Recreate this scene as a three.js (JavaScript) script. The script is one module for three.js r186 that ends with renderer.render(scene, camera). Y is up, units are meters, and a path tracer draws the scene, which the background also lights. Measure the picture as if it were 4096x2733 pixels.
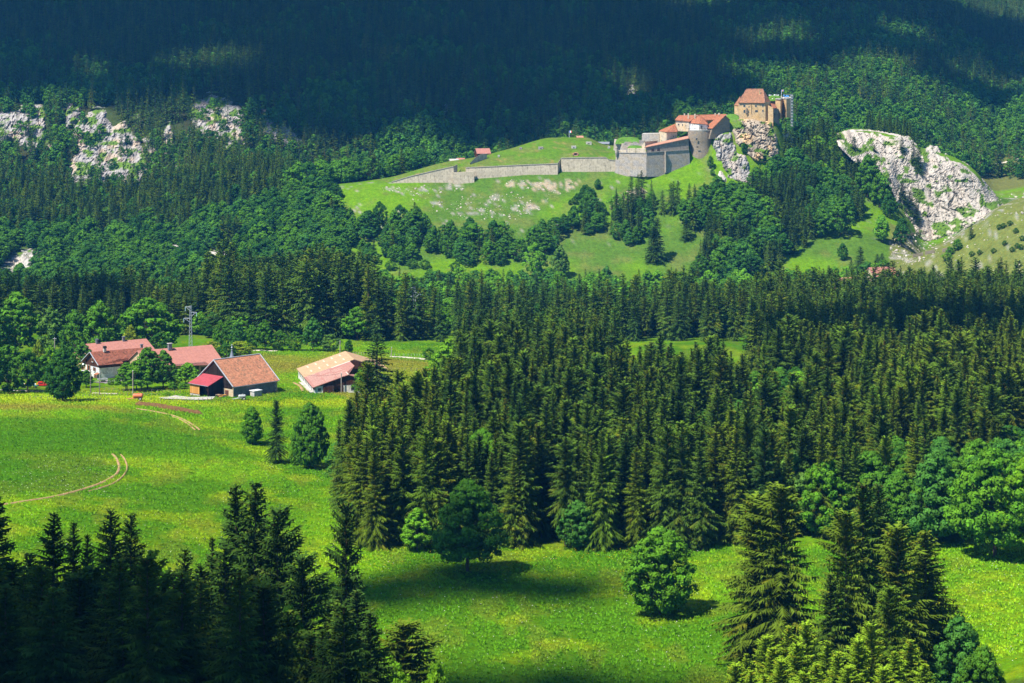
import * as THREE from 'three';
import { Sky } from 'three/addons/objects/Sky.js';
import { mergeGeometries } from 'three/addons/utils/BufferGeometryUtils.js';

// ------------------------------------------------------------------ camera, sky, sun, exposure
const F = 8000, CX = 2048, HY = 300, CAMY = 160;            // focal length and horizon row, in the photograph's pixels; eye height
const scene = new THREE.Scene();
const camera = new THREE.PerspectiveCamera(2 * Math.atan(1366.5 / F) * 180 / Math.PI, 4096 / 2733, 1, 9000);
camera.position.set(0, CAMY, 0);
camera.setViewOffset(4096, 2733, 0, 1366.5 - HY, 4096, 2733);
scene.add(camera);
const renderer = new THREE.WebGLRenderer({ antialias: true });
renderer.setSize(1024, 683);
renderer.toneMapping = THREE.LinearToneMapping;
renderer.toneMappingExposure = 2.05;
renderer.shadowMap.enabled = true;
const SUN = new THREE.Vector3(-0.75, 0, 0.66).normalize().multiplyScalar(Math.cos(0.97)).setY(Math.sin(0.97));   // from the left, a little behind the camera, 56 degrees up
const sky = new Sky();
sky.scale.setScalar(8000);
sky.name = 'sky';
sky.userData = { kind: 'structure' };
Object.assign(sky.material.uniforms.turbidity, { value: 1.6 });
sky.material.uniforms.rayleigh.value = 0.9;
sky.material.uniforms.mieCoefficient.value = 0.003;
sky.material.uniforms.mieDirectionalG.value = 0.8;
sky.material.uniforms.sunPosition.value.copy(SUN);
scene.add(sky);
scene.environmentIntensity = 0.1;
const sun = new THREE.DirectionalLight(new THREE.Color(1, 0.955, 0.87), 5);
sun.position.copy(SUN).multiplyScalar(2500).add(new THREE.Vector3(0, 0, -1000));
sun.target.position.set(0, 0, -1000);
sun.castShadow = true;
sun.shadow.radius = 1.4;
sun.shadow.mapSize.set(4096, 4096);
Object.assign(sun.shadow.camera, { left: -1500, right: 1500, top: 1500, bottom: -1500, near: 10, far: 5000 });
scene.add(sun, sun.target);
scene.fog = new THREE.FogExp2(new THREE.Color(0.08, 0.43, 1.0), 0.000042);

// ------------------------------------------------------------------ helpers
const V = (x, y, z) => new THREE.Vector3(x, y, z);
const lerp = (a, b, t) => a + (b - a) * t, clamp = (x, a = 0, b = 1) => Math.min(b, Math.max(a, x));
const ss = (a, b, x) => { const t = clamp((x - a) / (b - a)); return t * t * (3 - 2 * t); };
function rng(seed) { let a = seed >>> 0; return () => { a = (a + 0x6D2B79F5) | 0; let t = Math.imul(a ^ (a >>> 15), 1 | a); t = (t + Math.imul(t ^ (t >>> 7), 61 | t)) ^ t; return ((t ^ (t >>> 14)) >>> 0) / 4294967296; }; }
const hash = (x, y, z) => { let h = Math.imul(x, 374761393) ^ Math.imul(y, 668265263) ^ Math.imul(z, 2147483647 ^ 0x5bd1e995); h = Math.imul(h ^ (h >>> 13), 1274126177); return ((h ^ (h >>> 16)) >>> 0) / 4294967296; };
function n3(x, y, z) {
  const xi = Math.floor(x), yi = Math.floor(y), zi = Math.floor(z), f = (t) => t * t * (3 - 2 * t), u = f(x - xi), v = f(y - yi), w = f(z - zi);
  const l = (a, b, t) => a + (b - a) * t;
  return l(l(l(hash(xi, yi, zi), hash(xi + 1, yi, zi), u), l(hash(xi, yi + 1, zi), hash(xi + 1, yi + 1, zi), u), v), l(l(hash(xi, yi, zi + 1), hash(xi + 1, yi, zi + 1), u), l(hash(xi, yi + 1, zi + 1), hash(xi + 1, yi + 1, zi + 1), u), v), w);
}
function fbm(x, y, z = 0, o = 4) { let s = 0, a = 0.5, t = 0; for (let i = 0; i < o; i++) { s += a * n3(x, y, z); t += a; x = x * 2.03 + 17.1; y = y * 2.03 + 5.3; z = z * 2.03 + 9.7; a *= 0.5; } return s / t; }
function worley(x, y, z) {
  const xi = Math.floor(x), yi = Math.floor(y), zi = Math.floor(z);
  let a = 9, b = 9, id = 0, vx = 0, vy = 0;
  for (let i = -1; i < 2; i++) for (let j = -1; j < 2; j++) for (let k = -1; k < 2; k++) {
    const X = xi + i, Y = yi + j, Z = zi + k, dx = X + hash(X, Y, Z + 7) - x, dy = Y + hash(X + 31, Y, Z) - y, dz = Z + hash(X, Y + 57, Z) - z, d = Math.sqrt(dx * dx + dy * dy + dz * dz);
    if (d < a) { b = a; a = d; id = hash(X + 3, Y + 5, Z + 11); vx = dx; vy = dy; } else if (d < b) b = d;
  }
  return [a, b, id, vx, vy];
}
const taken = {};
function numbered(name) { const n = taken[name] = (taken[name] ?? -1) + 1; return n ? name + '_' + String(n).padStart(3, '0') : name; }
function tag(o, label, category, group, kind) {
  if (label) o.userData.label = label;
  if (category) o.userData.category = category;
  if (group) o.userData.group = group;
  if (kind) o.userData.kind = kind;
  return o;
}
const shade = (o) => { o.castShadow = o.receiveShadow = true; return o; };
function thing(name, label, category, base, group) { const g = new THREE.Group(); g.name = numbered(name); g.position.copy(base); scene.add(g); return tag(g, label, category, group); }
// A part: its geometry is built where it stands and then moved into its thing's own axes.
function part(name, geo, m, parent, label) {
  const o = shade(new THREE.Mesh(geo, m)); o.name = name;
  let t = parent; while (t.parent && t.parent !== scene) t = t.parent;
  geo.translate(-t.position.x, -t.position.y, -t.position.z);
  parent.add(o);
  if (label) o.userData.label = label;
  return o;
}
function solo(name, geo, m, label, category, group, kind) { const o = shade(new THREE.Mesh(geo, m)); o.name = numbered(name); scene.add(o); return tag(o, label, category, group, kind); }
const P = (px, py, d) => V((px - CX) / F * d, CAMY + (HY - py) / F * d, -d);       // the point seen at that pixel of the photograph, d metres in front of the eye
const X = (px, d) => (px - CX) / F * d;
const hOf = (py, d) => CAMY + (HY - py) / F * d;
const pyOf = (y, d) => HY - (y - CAMY) * F / d;
const inside = (poly, x, y) => { let c = false; for (let i = 0, j = poly.length - 1; i < poly.length; j = i++) { const [xi, yi] = poly[i], [xj, yj] = poly[j]; if (yi > y !== yj > y && x < (xj - xi) * (y - yi) / (yj - yi) + xi) c = !c; } return c; };
function edgeDist(poly, x, y) { let m = 1e9; for (let i = 0, j = poly.length - 1; i < poly.length; j = i++) { const [ax, ay] = poly[j], [bx, by] = poly[i], t = clamp(((x - ax) * (bx - ax) + (y - ay) * (by - ay)) / ((bx - ax) ** 2 + (by - ay) ** 2)); m = Math.min(m, Math.hypot(x - ax - t * (bx - ax), y - ay - t * (by - ay))); } return m; }

// ------------------------------------------------------------------ textures and materials
function tex(w, h, fn, srgb = true) {
  const a = new Uint8Array(w * h * 4);
  for (let y = 0; y < h; y++) for (let x = 0; x < w; x++) { const c = fn(x, y); for (let k = 0; k < 3; k++) a[(y * w + x) * 4 + k] = clamp(Array.isArray(c) ? c[k] : c) * 255; a[(y * w + x) * 4 + 3] = 255; }
  const t = new THREE.DataTexture(a, w, h); t.wrapS = t.wrapT = THREE.RepeatWrapping; t.magFilter = THREE.LinearFilter; t.needsUpdate = true;
  if (srgb) t.colorSpace = THREE.SRGBColorSpace;
  return t;
}
// tiling noise: octave cells that divide the side
function tileNoise(N, cells, seed) { const g = []; for (let i = 0; i < cells * cells; i++) g.push(hash(i % cells + seed * 131, (i / cells) | 0, seed)); return (x, y) => { const u = x / N * cells, v = y / N * cells, i = Math.floor(u), j = Math.floor(v), f = (t) => t * t * (3 - 2 * t), a = f(u - i), b = f(v - j), G = (p, q) => g[((q % cells + cells) % cells) * cells + (p % cells + cells) % cells]; return lerp(lerp(G(i, j), G(i + 1, j), a), lerp(G(i, j + 1), G(i + 1, j + 1), a), b); }; }
const N = 512;
const na = tileNoise(N, 16, 1), nb = tileNoise(N, 48, 2), nc = tileNoise(N, 128, 3), nd = tileNoise(N, 256, 4), ne = tileNoise(N, 7, 5);
const grassTex = tex(N, N, (x, y) => { const g = 0.86 + 0.12 * (na(x, y) - 0.5) + 0.14 * (nb(x, y) - 0.5) + 0.16 * (nc(x, y) - 0.5) + 0.14 * (nd(x, y) - 0.5), w = nb(y, x) - 0.5; return [g * (1 + 0.16 * w), g, g * (1 - 0.2 * w)]; });
const grassBump = tex(N, N, (x, y) => 0.3 * nb(x, y) + 0.4 * nc(y, x) + 0.3 * nd(x, y), false);
const stoneTex = tex(N, N, (x, y) => { const g = 0.92 + 0.14 * (na(x, y) - 0.5) + 0.18 * (nb(x, y) - 0.5) + 0.2 * (nc(x, y) - 0.5) - (nd(x, y) > 0.82 ? 0.14 : 0), w = ne(x, y) - 0.5; return [g * (1 + 0.06 * w), g, g * (1 - 0.14 * w)]; });
const streakTex = tex(N, N, (x, y) => { const s = nb(x, y * 0.12 | 0) * 0.5 + nc(x, (y * 0.2) | 0) * 0.5, g = 0.93 + 0.14 * (na(x, y) - 0.5) + 0.16 * (nc(x, y) - 0.5) - 0.34 * Math.max(0, s - 0.55) * 2; return [g, g * 0.985, g * 0.95]; });
const tileTex = tex(N, N, (x, y) => { const row = Math.floor(y / 16), col = Math.floor((x + (row % 2) * 8) / 16), h = hash(col % 32, row, 77), e = y % 16 < 4 ? 0.78 : 1, s = (x + (row % 2) * 8) % 16 < 2 ? 0.88 : 1, g = (0.9 + 0.18 * (h - 0.5) + 0.16 * (na(x, y) - 0.5)) * e * s, d = ss(0.55, 0.8, na(y, x)) * 0.24; return [g * (1 - d * 0.7), g * (1 - d * 0.4), g * (1 - d * 0.3)]; });
const woodTex = tex(N, N, (x, y) => { const b = Math.floor(x / 16), h = hash(b, 3, 9), g = (x % 16 < 2 ? 0.45 : 1) * (0.78 + 0.4 * (h - 0.5) + 0.3 * (nc(x, (y * 0.1) | 0) - 0.5)); return [g, g * 0.97, g * 0.94]; });
const sheetTex = tex(N, N, (x, y) => { const g = 0.93 + 0.1 * (na(x, y) - 0.5) + 0.12 * (nc(x, y) - 0.5) - (x % 8 < 2 ? 0.05 : 0), w = ss(0.66, 0.85, nb(x, y)) * 0.08; return [g + w * 0.4, g + w, g + w]; });
const C = (r, g, b) => new THREE.Color().setRGB(r, g, b);
const lam = (color, o = {}) => new THREE.MeshLambertMaterial({ color, side: THREE.DoubleSide, ...o });
const std = (color, o = {}) => new THREE.MeshStandardMaterial({ color, roughness: 0.85, side: THREE.DoubleSide, ...o });
const rep = (t, m) => { const c = t.clone(); c.repeat.set(1 / m, 1 / m); c.needsUpdate = true; return c; };
const M = {
  ground: lam(C(1, 1, 1), { vertexColors: true, map: rep(grassTex, 24), bumpMap: rep(grassBump, 24), bumpScale: 0.25 }),
  rock: lam(C(1, 1, 1), { vertexColors: true }),
  leaf: lam(C(1, 1, 1), { vertexColors: true }),
  bark: lam(C(0.075, 0.055, 0.04)), barkPale: lam(C(0.2, 0.17, 0.14)),
  castleWall: lam(C(0.378, 0.327, 0.267), { map: rep(stoneTex, 14), bumpMap: rep(stoneTex, 14), bumpScale: 0.15 }),
  paleWall: lam(C(0.546, 0.475, 0.370), { map: rep(streakTex, 18) }),
  greyWall: lam(C(0.317, 0.282, 0.238), { map: rep(streakTex, 16), bumpMap: rep(stoneTex, 12), bumpScale: 0.15 }),
  cream: lam(C(0.581, 0.458, 0.299), { map: rep(stoneTex, 20) }),
  ochre: lam(C(0.546, 0.370, 0.185), { map: rep(stoneTex, 16) }),
  rubble: lam(C(0.324, 0.261, 0.189), { map: rep(stoneTex, 6), bumpMap: rep(stoneTex, 6), bumpScale: 0.3 }),
  castleRoof: lam(C(0.440, 0.167, 0.088), { map: rep(tileTex, 9.6) }),
  keepRoof: lam(C(0.370, 0.176, 0.097), { map: rep(tileTex, 9.6) }),
  paleRoof: lam(C(0.578, 0.281, 0.187), { map: rep(tileTex, 9.6) }),
  barnRoof: lam(C(0.561, 0.246, 0.140), { map: rep(tileTex, 9.6), bumpMap: rep(tileTex, 9.6), bumpScale: 0.04 }),
  redRoof: lam(C(0.40, 0.175, 0.135), { map: rep(sheetTex, 9) }),
  crimson: lam(C(0.340, 0.064, 0.076), { map: rep(sheetTex, 9) }),
  brownRoof: lam(C(0.297, 0.108, 0.068), { map: rep(tileTex, 9.6) }),
  tanRoof: lam(C(0.426, 0.279, 0.164), { map: rep(sheetTex, 12) }),
  pinkRoof: lam(C(0.357, 0.178, 0.145), { map: rep(sheetTex, 6) }),
  sheetPale: lam(C(0.527, 0.442, 0.374)), skylight: lam(C(0.527, 0.408, 0.289)),
  white: lam(C(0.702, 0.684, 0.648), { map: rep(stoneTex, 25) }),
  greyRender: lam(C(0.21, 0.21, 0.20), { map: rep(stoneTex, 12) }),
  beige: lam(C(0.527, 0.383, 0.204), { map: rep(stoneTex, 20) }),
  gableStone: lam(C(0.546, 0.422, 0.264), { map: rep(stoneTex, 5) }),
  darkWood: lam(C(0.045, 0.035, 0.030), { map: rep(woodTex, 5) }),
  brownWood: lam(C(0.11, 0.055, 0.035), { map: rep(woodTex, 5) }),
  orangeWood: [lam(C(0.50, 0.24, 0.06)), lam(C(0.43, 0.19, 0.05)), lam(C(0.56, 0.30, 0.09))],
  greyPaint: lam(C(0.33, 0.35, 0.38)), zinc: std(C(0.22, 0.24, 0.27), { metalness: 0.4, roughness: 0.5 }),
  slate: std(C(0.13, 0.15, 0.18), { roughness: 0.5 }),
  dark: lam(C(0.055, 0.04, 0.03)), pane: std(C(0.02, 0.025, 0.03), { roughness: 0.15 }),  // dark: dark-coloured parts, and the shade painted inside gun ports and arches
  shutter: lam(C(0.25, 0.09, 0.04)), concrete: lam(C(0.468, 0.442, 0.391), { map: rep(stoneTex, 9) }),
  gravel: lam(C(0.527, 0.468, 0.383), { map: rep(stoneTex, 7) }), dirt: lam(C(0.357, 0.238, 0.119), { map: rep(stoneTex, 7) }),
  asphalt: lam(C(0.24, 0.22, 0.20), { map: rep(stoneTex, 7) }),
  steel: std(C(0.42, 0.45, 0.48), { metalness: 0.2, roughness: 0.5 }), insulator: std(C(0.35, 0.55, 0.55), { roughness: 0.2 }),
  post: lam(C(0.22, 0.18, 0.14)), pole: lam(C(0.30, 0.26, 0.22)), rust: lam(C(0.10, 0.045, 0.03)),
  tank: std(C(0.55, 0.13, 0.05), { roughness: 0.45 }), tankGrey: std(C(0.42, 0.44, 0.42), { roughness: 0.4, metalness: 0.3 }), tyre: lam(C(0.03, 0.03, 0.03)), rim: lam(C(0.5, 0.5, 0.48)),
  red: lam(C(0.5, 0.03, 0.02)), yellow: lam(C(0.7, 0.4, 0.04)), blue: lam(C(0.04, 0.2, 0.5)), flagBlue: lam(C(0.03, 0.08, 0.4)), flagWhite: lam(C(0.8, 0.8, 0.8)),
  green: lam(C(0.04, 0.25, 0.2)), manure: lam(C(1, 1, 1), { vertexColors: true }), cloud: lam(C(0.85, 0.86, 0.88)),
};

// ------------------------------------------------------------------ terrain: heights below the eye along rays, at column px and distance d
const MTN = [[1500, -70], [1560, -45], [1650, -15], [1750, 10], [2000, 75], [2600, 230], [3300, 420]];
const COLS = [
  [-900, [[40, -32], [150, -52], [250, -80], [300, -92], [350, -97], [430, -99], [520, -98], [600, -99], [700, -107], [800, -110], [900, -113], [1000, -124], [1100, -130], [1200, -124], [1300, -108], [1400, -90], [1480, -72], [1520, -50], [1560, -20], [1620, -4], [2000, 90], [2600, 245], [3300, 440]]],
  [0, [[40, -32], [150, -55], [250, -82], [300, -93], [350, -98], [430, -100], [520, -99.5], [600, -100], [650, -104.5], [700, -109], [740, -110.6], [800, -111.6], [900, -114], [1000, -124], [1100, -130], [1200, -125], [1300, -112], [1400, -95], [1480, -79], [1520, -60], [1560, -28], [1620, -12], [1700, 8], [2000, 85], [2600, 240], [3300, 430]]],
  [500, [[40, -32], [150, -56], [250, -84], [300, -95], [350, -101], [430, -103], [520, -101.5], [600, -101.5], [640, -104], [680, -108.6], [720, -110.2], [760, -111], [850, -113.5], [950, -118], [1050, -128], [1120, -130], [1200, -125], [1300, -112], [1400, -95], [1480, -80], [1530, -50], [1560, -30], [1620, -14], [1700, 6], [2000, 83], [2600, 240], [3300, 430]]],
  [1000, [[40, -32], [150, -57], [250, -87], [300, -99], [350, -104], [430, -105.5], [500, -105], [560, -104], [620, -105.5], [670, -108], [760, -110.5], [850, -113.5], [950, -118], [1050, -128], [1150, -128], [1200, -118], [1300, -96], [1380, -80], [1480, -75], [1560, -38], [1620, -15], [1700, 5], [2000, 80], [2600, 235], [3300, 425]]],
  [1200, [[40, -32], [150, -58], [250, -88], [300, -100], [350, -104.5], [430, -106], [560, -105.3], [650, -107], [700, -109], [850, -113.5], [950, -118], [1050, -128], [1150, -127], [1200, -114], [1260, -95], [1310, -79], [1340, -77], [1400, -80], [1480, -78], [1560, -45], [1620, -18], [1700, 3], [2000, 78], [2600, 232], [3300, 420]]],
  [1350, [[40, -32], [150, -58], [250, -88], [300, -101], [350, -105], [430, -106], [560, -105.5], [650, -107], [700, -109], [850, -113.5], [950, -118], [1050, -128], [1150, -126], [1200, -112], [1260, -88], [1300, -75.5], [1330, -73], [1400, -82], [1480, -78], [1560, -48], [1620, -20], ...MTN.slice(2)]],
  [1560, [[40, -32], [150, -58], [250, -88], [300, -102], [350, -105], [445, -105.5], [560, -106.5], [700, -109.5], [850, -114], [950, -119], [1050, -129], [1110, -130], [1165, -124], [1200, -112], [1250, -88], [1299, -70.7], [1330, -68], [1400, -80], [1480, -76], ...MTN.slice(1)]],
  [1800, [[40, -32], [150, -58], [250, -89], [300, -103], [345, -105], [420, -105], [445, -105.5], [560, -107], [700, -110], [850, -114], [950, -119], [1050, -129], [1110, -130], [1165, -122], [1200, -111], [1250, -89], [1301, -67.8], [1309, -60], [1330, -57.5], [1400, -75], [1480, -75], ...MTN.slice(1)]],
  [2000, [[40, -32], [150, -58], [250, -89], [300, -103], [345, -105], [445, -105.5], [560, -107], [700, -110], [850, -114], [950, -119], [1050, -129], [1110, -130], [1165, -121], [1200, -110], [1250, -88], [1301, -65], [1309, -59.4], [1350, -51.3], [1400, -64], [1480, -70], ...MTN.slice(1)]],
  [2200, [[40, -32], [150, -58], [250, -89], [300, -103], [345, -105], [445, -105.5], [560, -107], [700, -110], [850, -114], [950, -119], [1050, -129], [1110, -130], [1165, -121], [1200, -110], [1250, -87], [1301, -62.7], [1309, -57.2], [1335, -48], [1362, -43.3], [1378, -43.3], [1420, -60], [1480, -69], ...MTN.slice(1)]],
  [2340, [[40, -32], [150, -58], [250, -89], [300, -103], [345, -105], [445, -105.5], [560, -107], [700, -110], [850, -114], [950, -119], [1050, -129], [1110, -130], [1165, -121], [1200, -110], [1250, -87], [1301, -62], [1309, -54.5], [1335, -47.6], [1362, -43], [1378, -43], [1420, -60], [1480, -69], ...MTN.slice(1)]],
  [2440, [[40, -32], [150, -58], [250, -89], [300, -103], [345, -105], [445, -105.5], [560, -107], [700, -110], [850, -114], [950, -119], [1050, -129], [1110, -130], [1165, -121], [1200, -110], [1250, -86], [1301, -61.8], [1309, -55.2], [1362, -48], [1420, -60], [1480, -68], ...MTN.slice(1)]],
  [2600, [[40, -32], [150, -58], [250, -89], [300, -103], [345, -105], [445, -105.5], [560, -107], [700, -110], [850, -114], [950, -119], [1050, -129], [1110, -130], [1165, -121], [1200, -109], [1250, -84], [1301, -59.5], [1309, -51], [1340, -47], [1400, -50], [1480, -66], ...MTN.slice(1)]],
  [2800, [[40, -32], [150, -58], [250, -88], [300, -102], [345, -105], [445, -105], [560, -107], [700, -110], [850, -114], [950, -119], [1050, -129], [1110, -130], [1165, -122], [1200, -109], [1250, -82], [1290, -62], [1301, -56], [1312, -40], [1340, -36], [1400, -46], [1480, -66], ...MTN.slice(1)]],
  [2950, [[40, -32], [150, -58], [250, -87], [300, -101], [345, -104.5], [445, -104.5], [560, -106.5], [700, -110], [850, -114], [950, -119], [1050, -129], [1110, -130], [1165, -122], [1200, -110], [1250, -82], [1285, -64], [1300, -46], [1316, -29], [1345, -27], [1380, -36], [1480, -66], ...MTN.slice(1)]],
  [3090, [[40, -32], [150, -57], [250, -87], [300, -100], [345, -104], [445, -104], [560, -106], [700, -109], [850, -114], [950, -119], [1050, -129], [1110, -130], [1165, -122], [1200, -110], [1250, -82], [1290, -66], [1302, -50], [1318, -30], [1355, -27], [1390, -46], [1480, -68], ...MTN.slice(1)]],
  [3190, [[40, -32], [150, -57], [250, -86], [300, -100], [345, -103.5], [445, -103.5], [560, -105.5], [700, -109], [850, -114], [950, -118.5], [1050, -129], [1110, -130], [1165, -123], [1200, -111], [1250, -85], [1300, -68], [1335, -56], [1360, -56], [1420, -66], [1480, -70], ...MTN.slice(1)]],
  [3300, [[40, -32], [150, -57], [250, -86], [300, -99.5], [345, -103.5], [445, -103], [560, -105.5], [700, -109], [850, -114], [950, -118.5], [1050, -128], [1110, -129], [1165, -121], [1200, -110], [1260, -85], [1310, -62], [1345, -46], [1370, -45], [1430, -62], ...MTN]],
  [3420, [[40, -32], [150, -57], [250, -86], [300, -99], [345, -103], [445, -103], [560, -105], [700, -108.5], [850, -113.5], [950, -118], [1050, -127], [1110, -128], [1180, -112], [1250, -92], [1300, -72], [1322, -55], [1350, -37.5], [1375, -37], [1430, -56], ...MTN]],
  [3600, [[40, -32], [150, -56], [250, -85], [300, -98], [350, -103], [440, -103], [560, -104.5], [700, -108.5], [850, -113.5], [950, -117.5], [1050, -124], [1110, -125], [1180, -114], [1260, -96], [1300, -86], [1322, -62], [1345, -41.5], [1370, -41], [1430, -60], [1500, -68], [1560, -46], [1650, -18], [1750, 5], [2000, 66], [2600, 210], [3300, 400]]],
  [3700, [[40, -32], [150, -56], [250, -85], [300, -97], [350, -102], [440, -102.8], [560, -104.5], [700, -108.3], [850, -113.4], [950, -117], [1050, -122], [1110, -116], [1180, -104.5], [1230, -112], [1285, -110], [1303, -99], [1325, -62], [1345, -50], [1370, -53], [1430, -68], [1500, -68], [1560, -47], [1650, -20], [1750, 2], [2000, 60], [2600, 200], [3300, 390]]],
  [3800, [[40, -32], [150, -55], [250, -84], [300, -96], [350, -101], [440, -102.5], [560, -104.3], [700, -108.2], [850, -113.2], [950, -116.5], [1030, -120], [1100, -112], [1160, -97.5], [1200, -99], [1285, -105.5], [1303, -98], [1328, -62], [1345, -54.5], [1370, -58], [1430, -73], [1500, -70], [1560, -56], [1650, -28], [1750, -5], [2000, 48], [2600, 180], [3300, 360]]],
  [3900, [[40, -32], [150, -55], [250, -84], [300, -95.5], [350, -100.5], [440, -102.2], [560, -104.2], [700, -108], [850, -113], [950, -116], [1030, -118], [1100, -105], [1160, -88], [1200, -90], [1290, -98], [1310, -87], [1340, -64], [1365, -66], [1430, -76], [1500, -73], [1560, -61], [1650, -36], [1750, -12], [2000, 40], [2600, 150], [3300, 330]]],
  [3990, [[40, -32], [150, -55], [250, -83], [300, -95], [350, -100], [440, -102], [560, -104], [700, -108], [850, -113], [950, -116], [1030, -116], [1100, -96], [1160, -78.5], [1200, -79], [1290, -94], [1330, -87], [1350, -82], [1400, -86], [1500, -76], [1560, -66], [1620, -56], [1750, -20], [2000, 33], [2600, 135], [3300, 310]]],
  [4096, [[40, -32], [150, -54], [250, -83], [300, -94], [350, -99], [430, -102], [560, -104], [700, -108], [850, -113], [950, -116], [1000, -118], [1050, -108], [1100, -88], [1150, -74], [1190, -72], [1290, -92], [1400, -85], [1500, -72], [1600, -50], [1700, -25], [2000, 30], [2500, 110], [2900, 200], [3300, 300]]],
  [5000, [[40, -32], [150, -52], [250, -80], [300, -90], [350, -95], [430, -99], [560, -102], [700, -106], [850, -112], [950, -114], [1000, -112], [1050, -95], [1100, -72], [1150, -55], [1190, -50], [1290, -62], [1400, -65], [1500, -62], [1600, -45], [1700, -22], [2000, 30], [2500, 110], [2900, 200], [3300, 300]]],
];
function pchip(pts) {
  const n = pts.length, m = [];
  for (let i = 0; i < n; i++) {
    if (i === 0 || i === n - 1) { const k = i ? n - 2 : 0; m.push((pts[k + 1][1] - pts[k][1]) / (pts[k + 1][0] - pts[k][0])); continue; }
    const a = (pts[i][1] - pts[i - 1][1]) / (pts[i][0] - pts[i - 1][0]), b = (pts[i + 1][1] - pts[i][1]) / (pts[i + 1][0] - pts[i][0]);
    m.push(a * b <= 0 ? 0 : 2 / (1 / a + 1 / b));
  }
  return (x) => { let i = 0; while (i < n - 2 && x > pts[i + 1][0]) i++; const [x0, y0] = pts[i], [x1, y1] = pts[i + 1], h = x1 - x0, t = clamp((x - x0) / h), t2 = t * t, t3 = t2 * t; return (2 * t3 - 3 * t2 + 1) * y0 + (t3 - 2 * t2 + t) * h * m[i] + (3 * t2 - 2 * t3) * y1 + (t3 - t2) * h * m[i + 1]; };
}
const ROWS = [];
for (let d = 40; d < 3290;) { ROWS.push(d); d += d > 1150 && d < 1400 ? 3.5 : d > 540 && d < 780 ? 2.6 : d > 330 && d < 540 ? 2 : Math.max(2, d * 0.0075); }
ROWS.push(3290);
const PX0 = -900, PXS = 12, NC = Math.floor(5900 / PXS) + 1, NR = ROWS.length;
const colPx = COLS.map((c) => c[0]), colFn = COLS.map((c) => pchip(c[1]));
const HG = new Float32Array(NC * NR);
for (let r = 0; r < NR; r++) {
  const d = ROWS[r], v = colFn.map((f) => f(d)), k = v.length;
  const tan = v.map((_, i) => i === 0 ? (v[1] - v[0]) / (colPx[1] - colPx[0]) : i === k - 1 ? (v[k - 1] - v[k - 2]) / (colPx[k - 1] - colPx[k - 2]) : (() => { const a = (v[i] - v[i - 1]) / (colPx[i] - colPx[i - 1]), b = (v[i + 1] - v[i]) / (colPx[i + 1] - colPx[i]); return a * b <= 0 ? 0 : 2 / (1 / a + 1 / b); })());
  let i = 0;
  for (let c = 0; c < NC; c++) {
    const px = PX0 + c * PXS;
    while (i < k - 2 && px > colPx[i + 1]) i++;
    const h = colPx[i + 1] - colPx[i], t = clamp((px - colPx[i]) / h), t2 = t * t, t3 = t2 * t;
    let y = (2 * t3 - 3 * t2 + 1) * v[i] + (t3 - 2 * t2 + t) * h * tan[i] + (3 * t2 - 2 * t3) * v[i + 1] + (t3 - t2) * h * tan[i + 1];
    const x = X(px, d), amp = d > 1420 ? 9 * ss(1420, 1700, d) : d > 1150 && d < 1290 ? 1.6 : d > 560 && d < 780 ? 0.25 : 0.7;
    y += amp * (fbm(x / (d > 1420 ? 90 : 30) + 50, d / (d > 1420 ? 90 : 30)) - 0.5) * 2;
    HG[r * NC + c] = CAMY + y;
  }
}
function rowOf(d) { let a = 0, b = NR - 1; while (b - a > 1) { const m = (a + b) >> 1; if (ROWS[m] <= d) a = m; else b = m; } return a; }
function Hp(px, d) { const r = rowOf(clamp(d, 40, 3289)), t = clamp((d - ROWS[r]) / (ROWS[r + 1] - ROWS[r])), u = clamp((px - PX0) / PXS, 0, NC - 1.001), c = Math.floor(u), s = u - c, i = r * NC + c; return lerp(lerp(HG[i], HG[i + 1], s), lerp(HG[i + NC], HG[i + NC + 1], s), t); }
const Hx = (x, d) => Hp(CX + F * x / d, d);
// where the ray through a pixel meets the ground between two distances
function hit(px, py, a = 200, b = 2600) {
  let last = a, over = false;
  for (let d = a; d <= b; d += d < 1100 ? 4 : 3) { if (!over) { over = Hp(px, d) < hOf(py, d); last = d; continue; } if (Hp(px, d) >= hOf(py, d)) { let lo = last, hi = d; for (let k = 0; k < 12; k++) { const m = (lo + hi) / 2; if (Hp(px, m) >= hOf(py, m)) hi = m; else lo = m; } return hi; } last = d; }
  return null;
}
const on = (px, py, a, b) => { const d = hit(px, py, a, b) ?? (a + b) / 2; return { d, p: V(X(px, d), Hp(px, d), -d) }; };
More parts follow.
